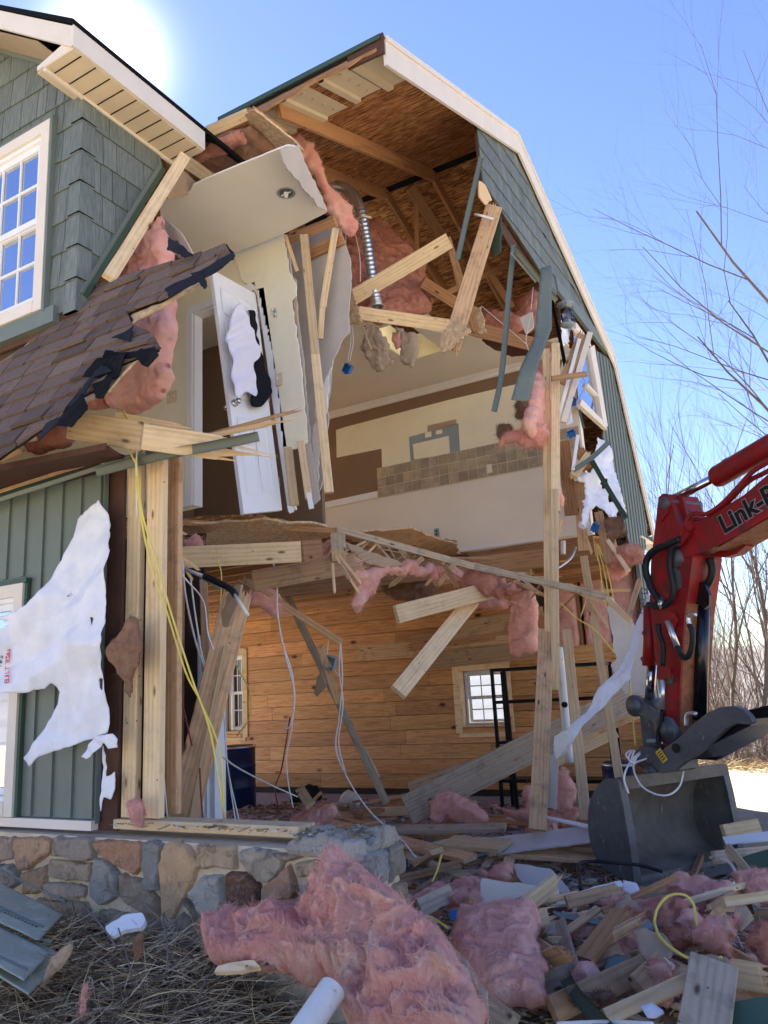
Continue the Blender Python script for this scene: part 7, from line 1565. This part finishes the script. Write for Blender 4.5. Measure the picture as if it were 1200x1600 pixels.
sh('dark_panel',[(1090,1530),(1105,1532),(1100,1560),(1092,1558)],3.4,(0,-1,.6),.01,'felt','black scrap behind the widest grey plank','plastic')
def rb(a,ya,c,yc,w,t,m_,lab,**k): return pb('rubble_board',a,ya,c,yc,w,t,m_,lab,**k)
rb((862,1578),3.3,(1006,1512),3.7,.10,.04,'oldwood','upper of two parallel boards in the lower right rubble')
rb((945,1590),3.2,(1075,1532),3.5,.055,.03,'lumber','lower thin parallel board in the lower right rubble')
rb((1115,1505),3.4,(1095,1640),3.0,.165,.035,'greywood','widest grey plank running out of the bottom edge')
rb((885,1410),4.6,(972,1388),4.8,.07,.04,'oldwood','brown board under the dented white trim',sB=.04)
rb((832,1478),4.0,(885,1480),4.0,.09,.04,'lumber','short brown board right of the square batt')
rb((1000,1548),3.5,(1040,1508),3.7,.12,.04,'oldwood','short brown board behind the two parallel ones')
rb((1040,1408),4.6,(980,1440),4.3,.05,.03,'oldwood','brown lath crossing under the pink wad',sA=.03)
rb((990,1418),4.5,(1010,1455),4.2,.08,.015,'bluegrey','grey metal scrap next to the yellow loop')
rb((1140,1520),3.6,(1200,1530),3.6,.1,.05,'split','splintered yellow block at the right edge',sA=.05,sB=.03)
rb((1115,1340),5.9,(1200,1332),6.2,.08,.04,'greywood','grey board on the ground right of the bucket')
rb((1130,1300),6.6,(1185,1290),7.0,.1,.03,'lumber','pale board end beyond the bucket')
rb((655,1420),4.2,(705,1395),4.4,.10,.035,'greywood','short grey board behind the largest insulation slab')
rb((570,1405),4.5,(620,1418),4.3,.12,.04,'oldwood','brown block between pillar and rubble')
rb((760,1572),3.2,(800,1600),3.1,.08,.05,'greywood','grey block under the square batt')
rb((1130,1410),4.5,(1200,1400),4.7,.05,.03,'lumber','light lath at the right edge under the torn pink')
rb((735,1415),4.2,(870,1500),3.6,.08,.04,'oldwood','hidden board under the square batt')
rb((840,1540),3.5,(900,1520),3.7,.09,.04,'greywood','grey board poking out right of the square batt',sB=.03)
rb((960,1425),4.6,(905,1435),4.4,.06,.02,'split','pale lath lying over the green scrap',sB=.03)
strip_path('green_strip',[Y(884,1528,3.5),Y(905,1560,3.3),Y(952,1610,3.0)],.05,.012,'green_dark','dark green metal strip sticking up in the bottom right rubble','metal strip')
strip_path('grey_strip',[Y(570,1352,5.0),Y(634,1350,5.0)],.06,.03,'felt','short black sleeve lying on the dusty floor','sleeve',lip=False)
W_([(1022,1440,4.0),(1028,1418,4.05),(1045,1400,4.1),(1068,1398,4.1),(1083,1412,4.1),(1087,1435,4.05),(1090,1452,4.0)],.0065,'yellow','upper arc of the thick yellow cable looped over the rubble')
W_([(1022,1440,4.0),(1030,1462,3.85),(1050,1482,3.7),(1080,1499,3.6),(1108,1503,3.55),(1128,1496,3.5)],.0065,'yellow','lower arc of the thick yellow cable looped over the rubble')
W_([(905,1365,5.2),(906,1350,5.3),(925,1346,5.4),(960,1348,5.4),(1000,1352,5.5),(1035,1362,5.5)],.012,'rubber','black cable arching from the rubble into the bucket mouth')
W_([(905,1365,5.2),(907,1390,5.0)],.012,'rubber','black cable end dropping in front of the triangular drywall')
W_([(570,1388,4.6),(610,1386,4.7),(650,1388,4.7)],.009,'redwire','red cable lying on the dusty floor by the pillar')
W_([(575,1360,4.8),(600,1365,4.8),(620,1385,4.6),(622,1398,4.5)],.006,'wire','white cable curving on the floor beside the pillar')
W_([(640,1430,3.6),(670,1432,3.7),(700,1450,3.6)],.006,'yellow','thin yellow cable behind the largest insulation slab')
W_([(690,1335,5.6),(683,1360,5.4),(675,1378,5.3)],.008,'yellow','short yellow cable by the block standing on end')
W_([(1110,1340,6.0),(1140,1348,5.8),(1150,1375,5.4),(1128,1392,5.2),(1100,1395,5.2)],.010,'wire','white cable bending round the right bucket corner')
W_([(870,1600,3.0),(950,1597,3.05),(1020,1600,3.0)],.008,'wire','white cable near the bottom edge under the boards')
sh('blue_scrap',[(703,1425),(714,1422),(712,1438),(704,1440)],3.9,(0,-1,.6),.01,'blue','small blue scrap above the left corner of the square batt','plastic')
# pipe at the bottom left
pp0,pp1=Y(520,1545,2.35),Y(455,1640,2.15);b=MB();d=(pp1-pp0)/np.linalg.norm(pp1-pp0)
b.tube([pp0,pp1],.045,28,cap=False);b.tube([pp0,pp0+d*.0005,pp1],[.045,.040,.040],28,cap=False);o=b.build('plastic_pipe','pvc',None,smooth=True);tag(o,'thick white plastic pipe lying under the largest insulation slab','pipe')
b=MB();b.tube([pp0+d*.004,pp0+d*.01],.040,28);b.build('pipe_plug','soil',o)
# siding panels lower left
def panel(name,poly,lab,dz,h):
    pl=P3(Y(98,1432,2.95),Y(0,1380,2.95),Y(37,1533,2.35));pl.o=pl.o+pl.n*dz
    return sheet(name,poly,pl,.012,.006,'green',lab,'siding',rim=.006,disp=lambda u,v,W0,prof,sd:.006*np.sin(v*60)*0+.008*fbm(u*2,v*2,sd,2)+h*0)
gl=MATS['green']
g2=plain('dusty_green_panel',lin('#a3a894'),.45,var=.1,nscale=4,dirt=(lin('#cfcdbf'),.52,.6),bump=.15);MATS['green2']=g2
for poly,lab,dz in (([(-30,1362),(0,1380),(98,1430),(60,1471),(0,1441),(-30,1427)],'upper dusty green siding panel in the lower left corner',.05),([(-30,1432),(0,1447),(78,1490),(37,1533),(0,1512),(-30,1500)],'middle dusty green siding panel in the lower left corner',.03),([(50,1468),(60,1472),(93,1488),(78,1520),(45,1552),(0,1524),(-30,1515),(-30,1490),(20,1500)],'lowest green siding panel half under the middle one',.0)):
    o=panel('loose_siding',poly,lab,dz,0);o.data.materials.clear();o.data.materials.append(g2)
pl=P3(Y(98,1432,2.95),Y(0,1380,2.95),Y(37,1533,2.35))
for (a,c,dz) in (((-30,1364),(97,1428),.058),((-30,1424),(62,1469),.056),((-30,1436),(76,1488),.038),((-30,1497),(38,1530),.036)):
    A,B=pl.px(*a)+pl.n*dz,pl.px(*c)+pl.n*dz;b=MB();b.tube([A,B],.006,6)
    par=[o for o in bpy.data.objects if o.name.startswith('loose_siding')][0 if dz>.05 else 1];b.build('panel_rib','green',par)
# slots in nailing hem
for row,(a,c,dz) in enumerate((((-10,1440),(55,1470),.057),)):
    A,B=pl.px(*a)+pl.n*dz,pl.px(*c)+pl.n*dz;b=MB();n_=12
    for k in range(n_):
        p=A+(B-A)*k/n_;q=A+(B-A)*(k+.55)/n_;w=np.cross(pl.n,(B-A)/np.linalg.norm(B-A))*.004;b.prism([p-w,q-w,q+w,p+w],pl.n*.001)
    b.build('nail_slot','hole',bpy.data.objects['loose_siding'])
sh('plastic_scrap',[(167,1450),(195,1435),(225,1432),(231,1444),(226,1454),(200,1456),(178,1467),(168,1462)],2.78,(0,-.7,1),.02,'white','white plastic scrap lying in the dead grass by the stone wall','plastic',disp=d_fold(.01,14,9,crumple=.01))
sh('loose_board',[(340,1512),(400,1500),(410,1512),(360,1522),(335,1520)],2.62,(0,-.7,1),.02,'lumber','yellow wood slat under the left end of the largest slab','board',jag=.008)
insul('rag',[(215,1462),(224,1458),(226,1470),(216,1498),(208,1495)],PY(2.6),.03,'browninsul','curled brown scrap below the white plastic one',step=.006,amp=.015,tufts=40,tl=.015,jag=.01)
insul('rag',[(130,1540),(140,1535),(138,1565),(128,1588),(124,1570)],PY(2.35),.03,'pink3','pinkish rag lying in the dead grass',step=.006,amp=.02,tufts=120,tl=.015,jag=.015)
insul('rag',[(80,1495),(95,1482),(108,1474),(108,1490),(88,1518),(74,1530),(66,1540),(72,1515)],PY(2.42),.03,'paper','pale felt rag beside the lowest green panel',step=.006,amp=.02,tufts=120,tl=.015,jag=.015)
# anonymous broken pieces mixed into the heap
r=random.Random(51)
for k in range(62):
    px=r.uniform(585,1215);py=r.uniform(1330,1600) if px>760 else r.uniform(1330,1420)
    Q=Z(px,py,.15);Q[2]=topz(Q[0],Q[1])+r.uniform(.02,.14);a=r.uniform(-.7,.7)+(0 if r.random()<.7 else 1.4);L=r.uniform(.2,.75);dz=r.uniform(-.12,.16)
    e=np.array([math.cos(a)*L,math.sin(a)*L,dz]);board('broken_lath',Q,Q+e,r.choice((.03,.045,.06,.09)),r.choice((.012,.02,.035)),r.choice(('oldwood','greywood','lumber','rafter','greywood','oldwood')),'broken lath lying mixed into the rubble heap','lath',sA=r.choice((0,.03,.06)),sB=r.choice((0,.04,.08)),roll=r.uniform(-.8,.8),group='broken laths in the rubble heap')
for k in range(30):
    px=r.uniform(600,1215);py=r.uniform(1340,1600) if px>780 else r.uniform(1330,1410);Q=Z(px,py,.15);Q[2]=topz(Q[0],Q[1])+r.uniform(.02,.1);sz=r.uniform(.05,.13)
    poly=[(sz*math.cos(t)*r.uniform(.5,1.2),sz*math.sin(t)*r.uniform(.4,1)) for t in np.linspace(0,6.28,7)[:-1]]
    sheet('torn_scrap',poly,Plane(Q,(math.cos(k),math.sin(k),r.uniform(-.3,.3)),(r.uniform(-.5,.5),-.7,1)),.012,.008,r.choice(('greyboard','paper','gypsum','beige','green','brownwood')),'torn scrap of board or paper in the rubble heap','scrap',group='torn scraps in the rubble heap',px=False,rim=.008,jag=.012,jf=30,disp=d_fold(.008,14,9,crumple=.01))
for k in range(26):
    px=r.uniform(640,1215);py=r.uniform(1345,1600) if px>800 else r.uniform(1345,1410);Q=Z(px,py,.15);Q[2]=topz(Q[0],Q[1])+.04;sz=r.uniform(.07,.17)
    poly=[(sz*math.cos(t)*r.uniform(.6,1.3),sz*math.sin(t)*r.uniform(.35,.9)) for t in np.linspace(0,6.28,9)[:-1]]
    sheet('insulation_wad',poly,Plane(Q,(1,0,0),(r.uniform(-.4,.4),-1,.7)),.012,.09,r.choice(('pink3','pink','pink3','pink2')),'small torn wad of pink insulation in the rubble heap','insulation',group='small insulation wads in the rubble heap',px=False,smooth=True,jag=.025,w=.05,disp=d_ins(.045,13),tufts=260,tl=.018)

r=random.Random(61)
for k in range(34):
    px=r.uniform(470,930);py=r.uniform(1262,1345);Q=Z(px,py,.05);Q[2]=.03+r.uniform(0,.16)
    if not(3.6<Q[1]<10.3): continue
    a=r.uniform(-.8,.8);L=r.uniform(.25,1.1);board('floor_lath',Q,Q+np.array([math.cos(a)*L,math.sin(a)*L,r.uniform(-.02,.12)]),r.choice((.03,.05,.08,.1)),r.choice((.012,.02,.035)),r.choice(('oldwood','greywood','rafter','oldwood','lumber')),'broken lath strewn over the garage floor','lath',sA=r.choice((0,.04)),sB=r.choice((0,.06)),roll=r.uniform(-.6,.6),group='broken laths on the garage floor')
for k in range(14):
    px=r.uniform(480,900);py=r.uniform(1262,1335);Q=Z(px,py,.05);Q[2]=.06;sz=r.uniform(.08,.2)
    poly=[(sz*math.cos(t)*r.uniform(.6,1.3),sz*math.sin(t)*r.uniform(.35,.9)) for t in np.linspace(0,6.28,9)[:-1]]
    sheet('floor_wad',poly,Plane(Q,(1,0,0),(r.uniform(-.4,.4),-1,.7)),.014,.09,'pink3','torn wad of pink insulation on the garage floor','insulation',group='insulation wads on the garage floor',px=False,smooth=True,jag=.03,w=.05,disp=d_ins(.05,13),tufts=250,tl=.02)
# ================= VEGETATION =================
GL1=Lut(gz,-6.5,-.5,1.2,3.6,.03)
def bank_z(x,y): return float(GL1(x,y))
def strands(name,N,region,seed,lo,hi,cols,w,mat,flat=.6,zf=bank_z,kk=5):
    r=np.random.default_rng(seed);V=[];F=[];T=[]
    k=0
    while k<N:
        x,y=region(r)
        z=float(zf(x,y));L=r.uniform(lo,hi);a=r.uniform(0,6.28);el=abs(r.normal(0,.35))*(1.4 if r.random()<.25 else .5)
        d=np.array([math.cos(a)*math.cos(el),math.sin(a)*math.cos(el),math.sin(el)]);p=np.array([x,y,z+r.uniform(0,.08)]);s=np.cross(d,(0,0,1));s/=np.linalg.norm(s)+1e-6;s=s*math.cos(1)+np.cross(d,s)*math.sin(1)
        c=np.array(lin(cols[r.integers(len(cols))]))*r.uniform(.6,1.2);n0=len(V)
        cd=r.normal(0,.35,3);cd[2]-=.25
        for i in range(kk):
            t=i/(kk-1);ww=w*(1-.8*t)*r.uniform(.8,1.2);V+= [p-s*ww,p+s*ww];T+=[c,c]
            d=d+cd/kk;d/=np.linalg.norm(d);p=p+d*L/kk;p[2]=max(p[2],zf(p[0],p[1])+.004)
        for i in range(kk-1):F.append((n0+2*i,n0+2*i+1,n0+2*i+3,n0+2*i+2))
        k+=1
    return mesh(name,np.array(V),F,mat,tint=np.array(T))
def regL(r):
    while True:
        x=r.uniform(-5.6,-1.3);y=r.uniform(1.5,3.1)
        if x>-1.9 and r.random()>.35: continue
        if N1(x*1.2,y*1.2+3)>-.25 or r.random()<.3: return x,y
SC=['#d6c19a','#b9a283','#eedcb4','#8d7a64','#c4b294','#75655a']
o=strands('dry_grass',21000,regL,1,.08,.38,SC,.0026,'straw');tag(o,'matted dry dead grass on the bank below the stone wall',kind='stuff')
def regW(r): return r.uniform(-5.6,-2.2),3.08-abs(r.normal(0,.05))
o=strands('dry_grass',900,regW,2,.08,.28,SC,.0015,'straw');tag(o,'dry grass stalks standing along the foot of the stone wall',kind='stuff')
# dead leaves
def leaves(name,N,xr,yr,seed,zf,lab):
    r=random.Random(seed);b=MB();cols=['#6b4a38','#8a6248','#5a4438','#9a7a5c','#7a6658']
    for k in range(N):
        x,y=r.uniform(*xr),r.uniform(*yr);z=zf(x,y)+r.uniform(.01,.05);s=r.uniform(.02,.05);a=r.uniform(0,6.28);e=np.array([math.cos(a),math.sin(a),r.uniform(-.4,.4)]);f=np.array([-math.sin(a),math.cos(a),r.uniform(-.5,.5)]);c=np.array([x,y,z]);u=np.array([0,0,1.])
        P=[c-e*s,c-e*s*.4+f*s*.45+u*s*.25,c+e*s*.2+f*s*.5+u*s*.3,c+e*s,c+e*s*.2-f*s*.5+u*s*.28,c-e*s*.4-f*s*.45+u*s*.2,c];t=np.array(lin(r.choice(cols)))*r.uniform(.6,1.2)
        b.add(P,[(6,0,1),(6,1,2),(6,2,3),(6,3,4),(6,4,5),(6,5,0)],tuple(t))
    o=b.build(name,'leaf',tint=True);tag(o,lab,kind='stuff')
leaves('dead_leaves',1500,(-5.2,-1.2),(1.5,3.05),4,bank_z,'curled brown dead leaves lying among the dry grass')
# twigs sprouting at the wall
def twig(pts,r,lab): return cable('dead_twig',[Y(*p) for p in pts],r,'twig',lab,'twig')
twig([(182,1480,2.5),(165,1455,2.6),(130,1415,2.8),(95,1402,2.9)],.004,'bare twig arching left over the dead grass')
twig([(165,1390,2.95),(185,1400,2.9),(215,1405,2.85),(250,1435,2.7)],.0035,'bare twig crossing in front of the stone wall')
twig([(260,1520,2.45),(262,1480,2.5),(255,1430,2.7),(262,1440,2.7)],.0035,'bare upright twig between scrap and insulation slab')
twig([(205,1530,2.4),(200,1500,2.45),(185,1450,2.6)],.003,'thin upright twig under the white plastic scrap')
twig([(308,1568,2.3),(320,1535,2.4),(335,1510,2.5)],.003,'thin straw like twig near the pipe')
# bare trees
def tree_geo(seed,Ht,r0,spread=.5,levels=5,first=.25,nb=7,lean=(0,0),up=.25):
    r=random.Random(seed);tr=MB();br=MB()
    def limb(p,d,L,rad,lev,mb):
        n=5 if lev<2 else 4 if lev<4 else 3;pts=[p];rs=[rad];q=p;dd=d
        for i in range(n):
            dd=dd+np.array([r.gauss(0,.13),r.gauss(0,.13),r.gauss(0,.08)+up*.12]);dd/=np.linalg.norm(dd);q=q+dd*L/n;pts.append(q);rs.append(rad*(1-.68*(i+1)/n))
        mb.tube(pts,rs,8 if lev==0 else (5 if lev<2 else 3),cap=False)
        if lev>=levels: return
        k=(nb if lev==0 else r.randint(3,5) if lev<levels-1 else r.randint(3,4))
        for j in range(k):
            t=first+(1-first)*(j+r.random())/k if lev==0 else .2+.8*(j+r.random())/k;t=min(.98,t);i=min(n-1,int(t*n));f=t*n-i;o=pts[i]*(1-f)+pts[i+1]*f;ax=pts[i+1]-pts[i];ax/=np.linalg.norm(ax)
            v=np.array([r.gauss(0,1),r.gauss(0,1),r.gauss(0,.5)]);v-=ax*(v@ax);v/=np.linalg.norm(v);nd=ax*(1-spread)+v*spread+np.array([0,0,up]);nd/=np.linalg.norm(nd)
            limb(o,nd,L*(r.uniform(.38,.6) if lev==0 else r.uniform(.45,.72)),rs[i]*.55,lev+1,br)
    limb(np.zeros(3),np.array([lean[0],lean[1],1.])/np.linalg.norm([lean[0],lean[1],1.]),Ht,r0,0,tr);return tr,br
def add_tree(x,y,z,geo,rot,s,label,group=None,src=None,name='bare_tree'):
    if src is None:
        t=thing(name,label,'tree',(0,0,0),group);M0=Matrix.Identity(4)
        a=geo[0].build('trunk','bark',t,smooth=True,Mw=M0);b=geo[1].build('branches','twig',t,Mw=M0);t.location=(x,y,z);t.rotation_euler=(0,0,rot);t.scale=(s,s,s);return t
    t=src.copy();COL.objects.link(t);t.location=(x,y,z);t.rotation_euler=(0,0,rot);t.scale=(s,s,s);tag(t,label,'tree',group)
    for c in src.children: d=c.copy();COL.objects.link(d);d.parent=t
    return t
G=[tree_geo(11,10,.10,.42,4,.22,9,up=.3),tree_geo(12,9,.08,.36,4,.3,8,up=.4),tree_geo(13,8,.06,.34,4,.15,9,up=.35),tree_geo(14,10,.10,.5,4,.35,9,up=.2)]
protos=[];RT=random.Random(21)
def gzf(x,y): return float(gz(x,y))
def xat(px,y): return Y(px,1100,y)[0]
sp=[]
# woods behind the lot, to the right of and behind the house
for k in range(46):
    y=RT.uniform(17,34);px=RT.uniform(1110,1420) if k<36 else RT.uniform(990,1120);sp.append((xat(px,y),y,RT.randrange(4) if k%3 else 2,RT.uniform(0,6.28),RT.uniform(.32,.52)))
cl={};gl_=['bare tree in the leafless woods beyond the gravel lot']
for k,(x,y,g,a,s) in enumerate(sp):
    t=add_tree(x,y,gzf(x,y)-.1,G[g],a,s*(1 if y<25 else 1.25),gl_[0],'leafless trees in the woods behind the lot',src=cl.get(g));cl.setdefault(g,t)
# the tall trees
g5=tree_geo(41,13,.15,.45,5,.3,15,up=.15);t=add_tree(xat(1360,16),16,gzf(xat(1360,16),16),g5,1.2,.72,'tall bare tree whose branches reach in from the right edge against the sky')
g6=tree_geo(42,7.2,.075,.3,5,.2,9,up=.45);t=add_tree(xat(1010,19),19.5,gzf(xat(1010,19),19.5),g6,.3,.97,'slender bare tree rising right behind the rear roof edge')
t6=add_tree(xat(1085,22),22.,gzf(xat(1085,22),22),None,2.3,.8,'slender bare tree between the roof edge and the boom',src=t)
for i,(px,y,s,lb) in enumerate(((1150,17.5,.75,'nearest stout grey trunk beyond the gravel seen right of the thumb'),(1118,18.5,.7,'thin trunk beyond the gravel just right of the black cylinder'),(1185,16.8,.8,'leaning trunk beyond the gravel at the right edge'))):
    gg=tree_geo(60+i,8.5,.085,.4,4,.12,11,lean=(.1*(i-1),0),up=.3);add_tree(xat(px,y),y,gzf(xat(px,y),y)-.1,gg,i,s*.85,lb)
# brush: uncountable thicket
r=random.Random(77);b=MB()
for k in range(900):
    y=r.uniform(15,24);x=xat(r.uniform(1030,1400),y);z=gzf(x,y);L=r.uniform(.8,2.8);a=r.uniform(0,6.28);d=np.array([math.cos(a)*.5,math.sin(a)*.5,r.uniform(.5,1.2)]);d/=np.linalg.norm(d);p=np.array([x,y,z]);P=[p]
    for i in range(3): d=d+np.array([r.gauss(0,.2),r.gauss(0,.2),-.08]);P.append(P[-1]+d*L/3)
    b.tube(P,[.012,.009,.006,.003],3,cap=False)
    for j in range(3):
        q=P[1+j%2];dd=np.array([r.gauss(0,1),r.gauss(0,1),r.uniform(.1,1)]);dd/=np.linalg.norm(dd);b.tube([q,q+dd*.3,q+dd*.6+np.array([0,0,-.05])],[.006,.004,.002],3,cap=False)
o=b.build('undergrowth','twig');tag(o,'tangled leafless undergrowth beyond the gravel lot',kind='stuff')
def regB(r):
    y=r.uniform(13.6,20);return Y(r.uniform(1040,1380),1200,y)[0],y
GL2=Lut(gz,-9,14,13,21,.1)
o=strands('field_grass',4500,regB,8,.2,.6,['#c2ad88','#a8946f','#8d7a5c'],.006,'straw',zf=lambda x,y:float(GL2(x,y)),kk=4);tag(o,'tall dead grass on the slope under the woods',kind='stuff')
